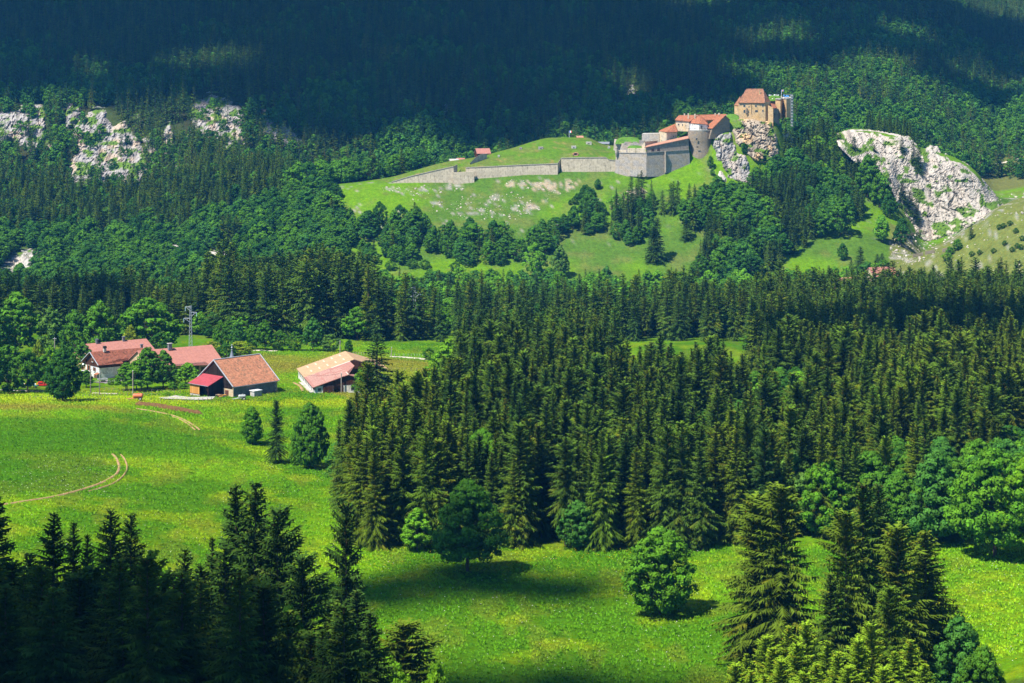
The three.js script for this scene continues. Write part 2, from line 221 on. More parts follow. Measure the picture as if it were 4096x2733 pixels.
// ------------------------------------------------------------------ ground colour: what grows or lies where, with cloud shade painted into one patch
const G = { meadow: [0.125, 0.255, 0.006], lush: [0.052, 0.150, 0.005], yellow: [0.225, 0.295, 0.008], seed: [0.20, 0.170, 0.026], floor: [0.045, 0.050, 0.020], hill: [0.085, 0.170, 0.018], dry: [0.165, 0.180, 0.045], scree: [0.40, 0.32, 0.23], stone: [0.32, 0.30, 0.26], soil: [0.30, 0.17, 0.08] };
const Z = {
  seedField: [[1000, 1408], [1480, 1408], [1780, 1440], [1780, 1760], [1420, 1640], [1200, 1500], [1010, 1530]],
  brow: [[-900, 1600], [150, 1604], [420, 1612], [620, 1650], [560, 1668], [300, 1650], [-900, 1650]],
  flowers: [[-900, 1560], [300, 1568], [900, 1600], [1400, 1585], [1420, 1650], [900, 1640], [500, 1630], [-900, 1602]],
  patch: [[-900, 1800], [300, 1800], [430, 1850], [460, 1905], [330, 1975], [-900, 2010]],  // darker grass, partly cloud shade painted into the colour
  lushSlope: [[-900, 1650], [400, 1665], [760, 1730], [1080, 1830], [1040, 1850], [600, 1835], [-900, 1790]],
  scree1: [[2020, 722], [2110, 716], [2250, 716], [2320, 720], [2310, 760], [2255, 775], [2190, 800], [2160, 830], [2100, 860], [2080, 830], [2150, 780], [2100, 752], [2030, 748]],
  scree2: [[1620, 800], [2050, 770], [2180, 830], [2080, 880], [1850, 880], [1700, 850]],
  scree3: [[2440, 830], [2480, 780], [2540, 750], [2590, 760], [2560, 800], [2480, 840]],
  scree4: [[1500, 750], [1700, 735], [1850, 720], [1900, 722], [1860, 760], [1600, 790]],
  left1: [[30, 1010], [160, 990], [180, 1100], [90, 1140], [-40, 1130]], left2: [[640, 990], [730, 980], [740, 1020], [660, 1030]], left3: [[780, 1010], [1010, 1000], [1000, 1060], [860, 1070]],
  screeR: [[3560, 960], [3640, 930], [3740, 960], [3760, 1010], [3640, 1070], [3560, 1040]],
  screeS: [[3790, 900], [3920, 800], [4096, 770], [4300, 770], [4300, 850], [4000, 860], [3850, 950], [3760, 1010]],
};
const inField = (px, py, d) => d > 330 && d < 990;
function groundColor(px, py, d, x) {
  const z = d, a = fbm(x / 38, z / 38, 1), b = fbm(x / 9 + 40, z / 9, 2), e = fbm(x / 2.4, z / 2.4, 3, 3);
  let c;
  const mix = (k, w) => { c = c.map((v, i) => lerp(v, G[k][i], w)); };
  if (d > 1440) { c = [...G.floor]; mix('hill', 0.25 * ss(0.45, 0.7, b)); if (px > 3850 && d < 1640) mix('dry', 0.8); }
  else if (d > 1010) {
    c = [...G.hill]; mix('meadow', ss(0.4, 0.65, a)); mix('dry', 0.55 * ss(0.5, 0.72, b));
    if (px > 3560 && d < 1260) { mix('dry', 0.85); mix('stone', 0.75 * ss(0.69, 0.74, e)); }
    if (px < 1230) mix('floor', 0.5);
    mix('stone', 0.8 * ss(0.72, 0.76, fbm(x / 3.1, z / 3.1, 8, 3)) * ss(1200, 1240, d) * (px < 2500 ? 1 : 0.3));
    for (const [k, thr] of [['scree1', 0.5], ['scree2', 0.66], ['scree3', 0.48], ['scree4', 0.6], ['left1', 0.45], ['left2', 0.4], ['left3', 0.45], ['screeR', 0.6], ['screeS', 0.56]]) if (inside(Z[k], px, py)) {
      const near = ss(0, 22, edgeDist(Z[k], px, py)), w = ss(thr, thr + 0.06, 0.5 * fbm(x / 7 + (py * 0.02), py / 26, 5) + 0.5 * e + 0.12 * (near - 0.6));
      mix(k === 'scree1' || k === 'scree3' ? 'scree' : 'stone', 0.9 * w);
    }
    if (d > 1303 && d < 1420 && px > 1500 && px < 2480) { c = [...G.hill]; mix('meadow', 0.4); mix('dry', 0.6 * ss(0.42, 0.62, b)); mix('soil', 0.5 * ss(0.68, 0.76, e)); }
  } else {
    c = [...G.meadow]; mix('lush', 0.8 * ss(0.42, 0.62, a)); mix('yellow', 0.5 * ss(0.48, 0.68, b)); mix('lush', 0.5 * ss(0.5, 0.68, e)); mix('seed', 0.22 * ss(0.55, 0.7, fbm(x / 5, z / 14, 22, 3)));
    const soft = (k, w) => clamp(inside(Z[k], px, py) ? ss(-2, 26, edgeDist(Z[k], px, py) + 30 * (b - 0.5)) * w : 0);
    mix('seed', soft('seedField', 0.72) * (0.6 + 0.5 * ss(0.35, 0.6, a))); mix('seed', soft('brow', 0.8)); mix('yellow', soft('flowers', 0.7)); mix('seed', soft('patch', 0.55) * ss(0.38, 0.6, b)); mix('lush', soft('patch', 0.7)); mix('lush', soft('lushSlope', 0.85));
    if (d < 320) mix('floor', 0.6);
  }
  const k = 0.86 + 0.28 * e;
  return c.map((v) => v * k);
}
{
  const pos = new Float32Array(NC * NR * 3), col = new Float32Array(NC * NR * 3), uv = new Float32Array(NC * NR * 2), idx = [];
  for (let r = 0; r < NR; r++) for (let c = 0; c < NC; c++) {
    const i = r * NC + c, d = ROWS[r], px = PX0 + c * PXS, x = X(px, d), y = HG[i];
    pos.set([x, y, -d], i * 3); uv.set([x, d], i * 2);
    col.set(groundColor(px, pyOf(y, d), d, x), i * 3);
    if (r < NR - 1 && c < NC - 1) idx.push(i, i + 1, i + NC, i + 1, i + NC + 1, i + NC);
  }
  const g = new THREE.BufferGeometry();
  g.setAttribute('position', new THREE.BufferAttribute(pos, 3)); g.setAttribute('color', new THREE.BufferAttribute(col, 3)); g.setAttribute('uv', new THREE.BufferAttribute(uv, 2)); g.setIndex(idx);
  g.computeVertexNormals();
  solo('terrain', g, M.ground, null, null, null, 'structure');
}

// ------------------------------------------------------------------ geometry from points
// faces: arrays of points in order; uv in metres along and across each face
function faces(list) {
  const pos = [], uv = [], n = V(), a = V(), b = V(), t = V(), w = V();
  for (const f of list) {
    n.set(0, 0, 0);
    for (let i = 0; i < f.length; i++) { const p = f[i], q = f[(i + 1) % f.length]; n.x += (p.y - q.y) * (p.z + q.z); n.y += (p.z - q.z) * (p.x + q.x); n.z += (p.x - q.x) * (p.y + q.y); }
    n.normalize();
    if (Math.abs(n.y) > 0.999) t.set(1, 0, 0); else t.set(n.z, 0, -n.x).normalize();
    w.crossVectors(n, t);
    const put = (p) => { pos.push(p.x, p.y, p.z); uv.push(p.dot(t), p.dot(w)); };
    for (let i = 1; i < f.length - 1; i++) { put(f[0]); put(f[i]); put(f[i + 1]); }
  }
  const g = new THREE.BufferGeometry();
  g.setAttribute('position', new THREE.Float32BufferAttribute(pos, 3)); g.setAttribute('uv', new THREE.Float32BufferAttribute(uv, 2));
  g.computeVertexNormals();
  return g;
}
// a plate: polygon given thickness along -normal
function slab(poly, th) {
  const n = V(); for (let i = 0; i < poly.length; i++) { const p = poly[i], q = poly[(i + 1) % poly.length]; n.x += (p.y - q.y) * (p.z + q.z); n.y += (p.z - q.z) * (p.x + q.x); n.z += (p.x - q.x) * (p.y + q.y); }
  n.normalize(); if (n.y < 0) { poly = [...poly].reverse(); n.negate(); }
  const low = poly.map((p) => p.clone().addScaledVector(n, -th)), f = [poly, [...low].reverse()];
  for (let i = 0; i < poly.length; i++) { const j = (i + 1) % poly.length; f.push([poly[j], poly[i], low[i], low[j]]); }
  return faces(f);
}
// upright prism over a footprint [[x, d], ...], from y0 to y1 (a number, or one height for each corner)
function prism(fp, y0, y1, batter = 0) {
  let area = 0; for (let i = 0; i < fp.length; i++) { const [ax, ad] = fp[i], [bx, bd] = fp[(i + 1) % fp.length]; area += ax * bd - bx * ad; }
  if (area < 0) { fp = [...fp].reverse(); if (Array.isArray(y1)) y1 = [...y1].reverse(); if (Array.isArray(y0)) y0 = [...y0].reverse(); }
  const cx = fp.reduce((s, p) => s + p[0], 0) / fp.length, cd = fp.reduce((s, p) => s + p[1], 0) / fp.length;
  const lo = fp.map(([x, d], i) => V(x + (x - cx) * batter, Array.isArray(y0) ? y0[i] : y0, -(d + (d - cd) * batter))), hi = fp.map(([x, d], i) => V(x, Array.isArray(y1) ? y1[i] : y1, -d)), f = [[...hi], [...lo].reverse()];
  for (let i = 0; i < fp.length; i++) { const j = (i + 1) % fp.length; f.push([lo[i], lo[j], hi[j], hi[i]]); }
  return faces(f);
}
const fpx = (list) => list.map(([px, d]) => [X(px, d), d]);
// a box between two points on the ground plane axes of a frame
function boxAt(c, u, v, su, sv, sy) { // centre c, horizontal unit axes u and v, sizes
  const p = (a, b, h) => c.clone().addScaledVector(u, a * su / 2).addScaledVector(v, b * sv / 2).add(V(0, h * sy / 2, 0));
  const q = [p(-1, -1, -1), p(1, -1, -1), p(1, 1, -1), p(-1, 1, -1), p(-1, -1, 1), p(1, -1, 1), p(1, 1, 1), p(-1, 1, 1)];
  return faces([[q[0], q[1], q[5], q[4]], [q[1], q[2], q[6], q[5]], [q[2], q[3], q[7], q[6]], [q[3], q[0], q[4], q[7]], [q[4], q[5], q[6], q[7]], [q[3], q[2], q[1], q[0]]]);
}
function rod(a, b, r, n = 6) { const g = new THREE.CylinderGeometry(r, r, a.distanceTo(b), n); g.applyQuaternion(new THREE.Quaternion().setFromUnitVectors(V(0, 1, 0), b.clone().sub(a).normalize())); const m = a.clone().add(b).multiplyScalar(0.5); return g.translate(m.x, m.y, m.z); }
const merge = (l) => mergeGeometries(l.map((g) => { g = g.index ? g.toNonIndexed() : g; for (const k of Object.keys(g.attributes)) if (!['position', 'normal', 'uv'].includes(k)) g.deleteAttribute(k); return g; }));

// ------------------------------------------------------------------ rock: a face that stands out of the hillside inside an outline, broken into blocks
function outcrop(label, poly, o) {
  const { step = 5, amp = 4, a = 1100, b = 1700, sx = 5, sy = 8, sd = 5, skew = 0, crack = 0.9, tone = [0.50, 0.46, 0.40], warm = 0.4, green = 0.25, edge = 14, seed = 1, cap = true, lean = 0, bed = 2.6, blockSize = 1.1 } = o;
  const xs = poly.map((p) => p[0]), ys = poly.map((p) => p[1]), x0 = Math.min(...xs) - step, y0 = Math.min(...ys) - step, nx = Math.ceil((Math.max(...xs) + step - x0) / step), ny = Math.ceil((Math.max(...ys) + step - y0) / step);
  const pts = [], cols = [], ok = [], D = [], fr = [], at = (i, j) => i * (ny + 1) + j;
  const pxy = (i, j) => [x0 + i * step + (hash(i, j, seed) - 0.5) * step * 0.7, y0 + j * step + (hash(i, j, seed + 1) - 0.5) * step * 0.7];
  for (let i = 0; i <= nx; i++) { let lastD = null; for (let j = ny; j >= 0; j--) { const [px, py] = pxy(i, j), k = at(i, j); let d = hit(px, py, a, b); fr[k] = d === null || (lastD !== null && d > lastD + 14); if (fr[k]) d = lastD === null ? null : lastD + 0.25; if (o.face) { const pl = o.face(px, py); d = !fr[k] && d !== null && d > 1290 ? Math.min(pl, d - 0.5) : pl; fr[k] = hit(px, py, a, b) === null; } D[k] = d; if (d !== null && (lastD === null || d >= lastD)) lastD = d; } }
  for (let r = 0; r < 10; r++) { const E = D.slice(); for (let i = 0; i <= nx; i++) for (let j = 0; j <= ny; j++) { let t = 0, n = 0; for (let p = -1; p < 2; p++) for (let q = -1; q < 2; q++) { const v = i + p < 0 || i + p > nx || j + q < 0 || j + q > ny ? null : D[at(i + p, j + q)]; if (v !== null) { t += v; n++; } } if (D[at(i, j)] !== null && n) E[at(i, j)] = t / n; } for (let k = 0; k < D.length; k++) D[k] = E[k]; }
  for (let i = 0; i <= nx; i++) for (let j = ny; j >= 0; j--) {
    const [px, py] = pxy(i, j), k = at(i, j), d = D[k], free = fr[k];
    if (d === null) { ok[k] = false; continue; }
    const sd_ = (inside(poly, px, py) ? 1 : -1) * edgeDist(poly, px, py), w = P(px, py, d), rough = fbm(w.x / 6, w.y / 6, w.z / 6 + seed * 9, 4), m = ss(-4, edge, sd_ + (rough - 0.5) * 26);
    const wob = 1.6 * (fbm(w.x / 5, w.y / 5, seed + 50, 3) - 0.5), X1 = (w.x + skew * w.y) / sx + seed + wob, Y1 = (w.y - skew * w.x) / sy + wob, Z1 = w.z / sd;
    const [f1, f2, id, vx, vy] = worley(X1, Y1, Z1), [g1, g2, id2, wx, wy] = worley(X1 * 2.7 + 4, Y1 * 2.4, Z1 * 2.7), big = fbm((w.x + skew * w.y) / 13, w.y / 16, seed * 3.3, 4);
    const gully = fbm((w.x + skew * 1.6 * w.y) / 11 + wob * 0.3, w.y / 60, seed * 1.7, 3), rid = 1 - Math.abs(2 * gully - 1), bd = (w.y * 0.92 + w.x * (skew >= 0 ? 0.4 : -0.4)) / bed + wob * 0.8, fb = bd - Math.floor(bd);
    let off = amp * (0.55 + 1.3 * (big - 0.5)) - amp * 0.3 * ss(0.92, 0.99, rid) + blockSize * (0.9 * (id - 0.4) + 0.7 * (vx * (id2 > 0.5 ? 1 : -1) + vy * (id - 0.3)) + 0.3 * (id2 - 0.5) + 0.3 * (wx * (id - 0.5) + wy * (id2 - 0.4)) - crack * 0.5 * (1 - ss(0, 0.09, f2 - f1)) - crack * 0.22 * (1 - ss(0, 0.09, g2 - g1)) + 0.5 * (fb < 0.82 ? fb * 0.6 : 0.5 - (fb - 0.82) * 4)) + (rough - 0.5) * 0.8;
    off = lerp(-2.2, Math.max(0.2, off), free ? Math.max(m, 0.6) : m) + lean * (1 - j / ny);
    pts[k] = P(px, py, d - off); ok[k] = free ? sd_ > -step * 0.3 : sd_ > -step * 2.5;
    const t = fbm(w.x / 3, w.y / 9, seed + 4, 4), st = fbm(w.x / 1.6, w.y / 14, seed + 8, 3), gr = fbm(w.x / 5, w.y / 3, seed + 14, 4);
    let c = tone.map((v) => v * (0.8 + 0.34 * t + 0.1 * (id - 0.5) + 0.07 * (id2 - 0.5)));
    const ww = warm * ss(0.52, 0.7, fbm(w.x / 8, w.y / 6, seed + 21, 3)); c = [lerp(c[0], 0.56, ww * 0.8), lerp(c[1], 0.36, ww * 0.8), lerp(c[2], 0.17, ww * 0.8)];
    const dk = 0.45 * ss(0.56, 0.72, st); c = c.map((v) => v * (1 - dk));
    const gg = ss(0.66 - green * 0.3, 0.72 - green * 0.3, gr); c = [lerp(c[0], 0.085, gg), lerp(c[1], 0.15, gg), lerp(c[2], 0.02, gg)];
    cols[k] = c;
  }
  const pos = [], col = [], tri = (p, q, r) => { for (const k of [p, q, r]) { pos.push(pts[k].x, pts[k].y, pts[k].z); col.push(...cols[k]); } };
  for (let i = 0; i < nx; i++) for (let j = 0; j < ny; j++) { const p = i * (ny + 1) + j, q = p + ny + 1; if (ok[p] && ok[q] && ok[p + 1] && ok[q + 1]) { tri(p, p + 1, q); tri(q, p + 1, q + 1); } else if (ok[p] && ok[p + 1] && ok[q + 1]) tri(p, p + 1, q + 1); else if (ok[q] && ok[p + 1] && ok[q + 1]) tri(q, p + 1, q + 1); }
  if (cap) { // the back of the crest
    const top = []; for (let i = 0; i <= nx; i++) { let j = 0; while (j <= ny && !ok[i * (ny + 1) + j]) j++; top.push(j <= ny ? i * (ny + 1) + j : -1); }
    const back = (k, n) => { const p = pts[k]; return V(p.x * (1 + 0.004 * n), p.y - (n - 1) * 3.5 - 0.6, p.z - 4.5 * n); };
    for (let i = 0; i < nx; i++) { const p = top[i], q = top[i + 1]; if (p < 0 || q < 0 || Math.abs(pts[p].y - pts[q].y) > 9) continue; let r = [pts[p], pts[q]]; for (let n = 1; n < 5; n++) { const s = [back(p, n), back(q, n)]; for (const v of [r[0], r[1], s[0], r[1], s[1], s[0]]) { pos.push(v.x, v.y, v.z); col.push(...cols[p]); } r = s; } }
  }
  const g = new THREE.BufferGeometry(); g.setAttribute('position', new THREE.Float32BufferAttribute(pos, 3)); g.setAttribute('color', new THREE.Float32BufferAttribute(col, 3));
  return solo(o.name ?? 'rock_face', g, M.rock, label, 'rock', o.group, 'structure');
}
const CRAG = [[3345, 530], [3400, 522], [3480, 524], [3560, 536], [3640, 545], [3672, 585], [3690, 598], [3725, 579], [3752, 585], [3768, 620], [3785, 612], [3806, 640], [3850, 642], [3872, 655], [3905, 690], [3950, 735], [3985, 780], [4010, 812], [3995, 850], [3960, 868], [3900, 905], [3850, 930], [3800, 962], [3765, 975], [3735, 1000], [3710, 985], [3680, 960], [3650, 900], [3610, 850], [3580, 770], [3560, 730], [3530, 720], [3500, 690], [3420, 640], [3360, 580]];
function span(poly, px) { let t = 1e9, b = -1e9; for (let i = 0, j = poly.length - 1; i < poly.length; j = i++) { const [ax, ay] = poly[j], [bx, by] = poly[i]; if ((ax <= px) !== (bx <= px)) { const y = ay + (by - ay) * (px - ax) / (bx - ax); t = Math.min(t, y); b = Math.max(b, y); } } return [t, b]; }
outcrop('tall pale limestone crag at the right end of castle ridge', CRAG, { name: 'crag', face: (px, py) => { const [t, b] = span(CRAG, clamp(px, 3350, 4005)); return lerp(1350, 1298, clamp((py - t) / Math.max(60, b - t), -0.1, 1.1)); }, step: 3.6, amp: 5, a: 1215, b: 1400, sx: 4.2, sy: 13, sd: 6, skew: 0.28, tone: [0.40, 0.355, 0.30], warm: 0.12, green: 0.32, seed: 3, crack: 1.3, blockSize: 1.5, bed: 3.2 });
outcrop('brown boulder cliff under the castle keep', [[2962, 478], [2990, 466], [3010, 452], [3040, 438], [3060, 452], [3078, 470], [3095, 492], [3105, 530], [3115, 570], [3118, 600], [3110, 650], [3060, 660], [3010, 640], [2975, 610], [2945, 570], [2922, 525], [2928, 496]], { name: 'boulder_cliff', step: 3, amp: 6.5, a: 1255, b: 1345, sx: 5, sy: 3.6, sd: 4, skew: 0.25, blockSize: 2, bed: 4, tone: [0.35, 0.285, 0.21], warm: 0.9, green: 0.30, seed: 11, crack: 1.2 });
outcrop('grey limestone pillars below the castle gable', [[2850, 545], [2880, 530], [2905, 520], [2925, 530], [2945, 570], [2960, 610], [2985, 620], [3000, 660], [3010, 700], [3010, 750], [2998, 790], [2978, 770], [2958, 735], [2930, 725], [2910, 710], [2885, 660], [2862, 620], [2848, 580]], { name: 'limestone_pillar', step: 3, amp: 7.5, a: 1245, b: 1335, sx: 3.6, sy: 12, sd: 5, skew: -0.12, tone: [0.31, 0.29, 0.265], warm: 0.2, blockSize: 1.8, green: 0.22, seed: 17, crack: 1.2 });
outcrop('tilted bedrock under the grey bastion walls', [[2450, 672], [2480, 655], [2540, 652], [2590, 662], [2660, 662], [2690, 668], [2670, 695], [2610, 705], [2600, 700], [2560, 690], [2500, 688], [2455, 684]], { name: 'bedrock', step: 3, amp: 3, a: 1255, b: 1306, sx: 1.6, sy: 6, sd: 4, skew: -0.45, tone: [0.42, 0.38, 0.33], warm: 0.3, green: 0.2, seed: 23 });
for (const [label, poly, o] of [
  ['rocky spur on wooded ridge right of the keep', [[3115, 560], [3150, 520], [3175, 560], [3200, 620], [3180, 640], [3140, 610]], { seed: 31 }],
  ['small pale rock tooth among the spruces of the ridge', [[3262, 600], [3275, 562], [3300, 590], [3310, 620], [3270, 620]], { seed: 33 }],
  ['pale rock showing above dark grove beside crag', [[3370, 680], [3395, 648], [3415, 680], [3400, 720], [3372, 710]], { seed: 35 }],
  ['low rock step under the pillar cliff', [[2860, 705], [2880, 670], [2900, 690], [2915, 720], [2880, 740]], { seed: 37 }],
]) outcrop(label, poly, { name: 'rock_spur', step: 4, amp: 5, a: 1240, b: 1400, tone: [0.42, 0.385, 0.33], ...o });
for (const [label, poly, seed] of [
  ['pale banded cliff at the left edge of mountain', [[-120, 470], [0, 440], [60, 430], [110, 395], [175, 410], [190, 470], [180, 560], [150, 640], [90, 600], [40, 560], [0, 590], [-120, 600]], 41],
  ['narrow upright rock rib left of main cliff', [[250, 470], [262, 400], [300, 400], [325, 415], [320, 480], [290, 510], [255, 520]], 43],
  ['broad pale limestone cliff on wooded mountain', [[285, 560], [300, 480], [330, 470], [370, 430], [420, 440], [450, 500], [500, 480], [530, 520], [560, 560], [585, 640], [600, 690], [545, 760], [500, 740], [430, 720], [350, 760], [290, 740], [265, 670], [300, 610]], 47],
  ['thin slanting rock streak beside main cliff', [[520, 420], [545, 430], [590, 490], [580, 510], [545, 480]], 49],
  ['slanting rock rib in middle of cliff band', [[635, 520], [680, 490], [715, 560], [750, 640], [735, 700], [680, 660], [640, 620]], 51],
  ['jagged cliff high on the wooded slope', [[745, 430], [790, 395], [850, 370], [905, 385], [960, 425], [988, 500], [985, 590], [990, 680], [940, 660], [880, 580], [800, 560], [765, 500]], 53],
  ['rounded pale rock below the jagged cliff', [[975, 660], [990, 600], [1010, 590], [1045, 620], [1040, 670], [1000, 700]], 57],
  ['slanting rock slabs at right end of cliff band', [[1020, 470], [1060, 440], [1120, 480], [1190, 530], [1215, 575], [1170, 610], [1100, 580], [1050, 530]], 59],
  ['low rock band between left edge and main cliff', [[170, 560], [230, 520], [265, 560], [270, 640], [230, 660], [185, 620]], 65],
  ['rock streaks right of main cliff', [[560, 560], [600, 520], [640, 560], [650, 640], [625, 700], [600, 640]], 67],
  ['broken rock below jagged cliff, left', [[720, 560], [760, 520], [800, 580], [830, 660], [800, 690], [750, 640]], 69],
  ['small rock scar in forest left of the keep', [[2500, 380], [2530, 340], [2550, 370], [2552, 440], [2530, 450], [2515, 420]], 61],
  ['small pinkish rock scar in the mountain forest', [[1765, 440], [1790, 420], [1800, 435], [1785, 465], [1770, 460]], 63],
]) outcrop(label, poly, { name: 'mountain_cliff', step: 4.5, amp: 9, a: 1440, b: 1800, sx: 3.2, sy: 18, sd: 5, skew: 0.3, tone: [0.30, 0.275, 0.255], warm: 0.4, green: 0.5, blockSize: 2.2, seed, edge: 20, crack: 1.1, group: 'cliffs on the wooded mountain' });
for (const [label, poly, seed] of [
  ['pale rock slab on the lower left slope', [[40, 1030], [90, 1015], [140, 1040], [150, 1110], [110, 1120], [60, 1080]], 71],
  ['small pale rock above lower left slab', [[85, 1010], [120, 1005], [155, 1030], [150, 1050], [110, 1035]], 73],
  ['pale boulder rock in the bushes above farm', [[655, 1000], [670, 970], [700, 968], [718, 990], [700, 1010], [665, 1012]], 75],
  ['scattered pale rocks in the bushy clearing', [[815, 1045], [830, 1010], [880, 1010], [930, 1020], [940, 1050], [880, 1068], [830, 1062]], 77],
]) outcrop(label, poly, { name: 'slope_rock', step: 4, amp: 4.5, a: 1120, b: 1420, sx: 4, sy: 5, skew: 0.3, tone: [0.42, 0.39, 0.35], seed, warm: 0.2 });
// ------------------------------------------------------------------ trees
class Tris {
  constructor() { this.p = []; this.c = []; }
  t(a, b, c, k) { this.p.push(a[0], a[1], a[2], b[0], b[1], b[2], c[0], c[1], c[2]); for (let i = 0; i < 3; i++) this.c.push(k[0], k[1], k[2]); }
  build() { const g = new THREE.BufferGeometry(); g.setAttribute('position', new THREE.Float32BufferAttribute(this.p, 3)); g.setAttribute('color', new THREE.Float32BufferAttribute(this.c, 3)); return g; }
}
const BARK = [0.085, 0.062, 0.045];
function limb(T, a, b, ra, rb, n = 5, k = BARK) {
  const dx = b[0] - a[0], dy = b[1] - a[1], dz = b[2] - a[2], l = Math.hypot(dx, dy, dz) || 1, u = Math.abs(dy / l) > 0.9 ? [1, 0, 0] : [0, 1, 0];
  let sx = dy * u[2] - dz * u[1], sy = dz * u[0] - dx * u[2], sz = dx * u[1] - dy * u[0]; const sl = Math.hypot(sx, sy, sz); sx /= sl; sy /= sl; sz /= sl;
  const tx = (dy * sz - dz * sy) / l, ty = (dz * sx - dx * sz) / l, tz = (dx * sy - dy * sx) / l;
  const at = (o, r, i) => { const w = i / n * 6.2832, c = Math.cos(w) * r, s = Math.sin(w) * r; return [o[0] + sx * c + tx * s, o[1] + sy * c + ty * s, o[2] + sz * c + tz * s]; };
  for (let i = 0; i < n; i++) { const p = at(a, ra, i), q = at(a, ra, i + 1), r = at(b, rb, i), s = at(b, rb, i + 1); T.t(p, q, r, k); T.t(q, s, r, k); }
}
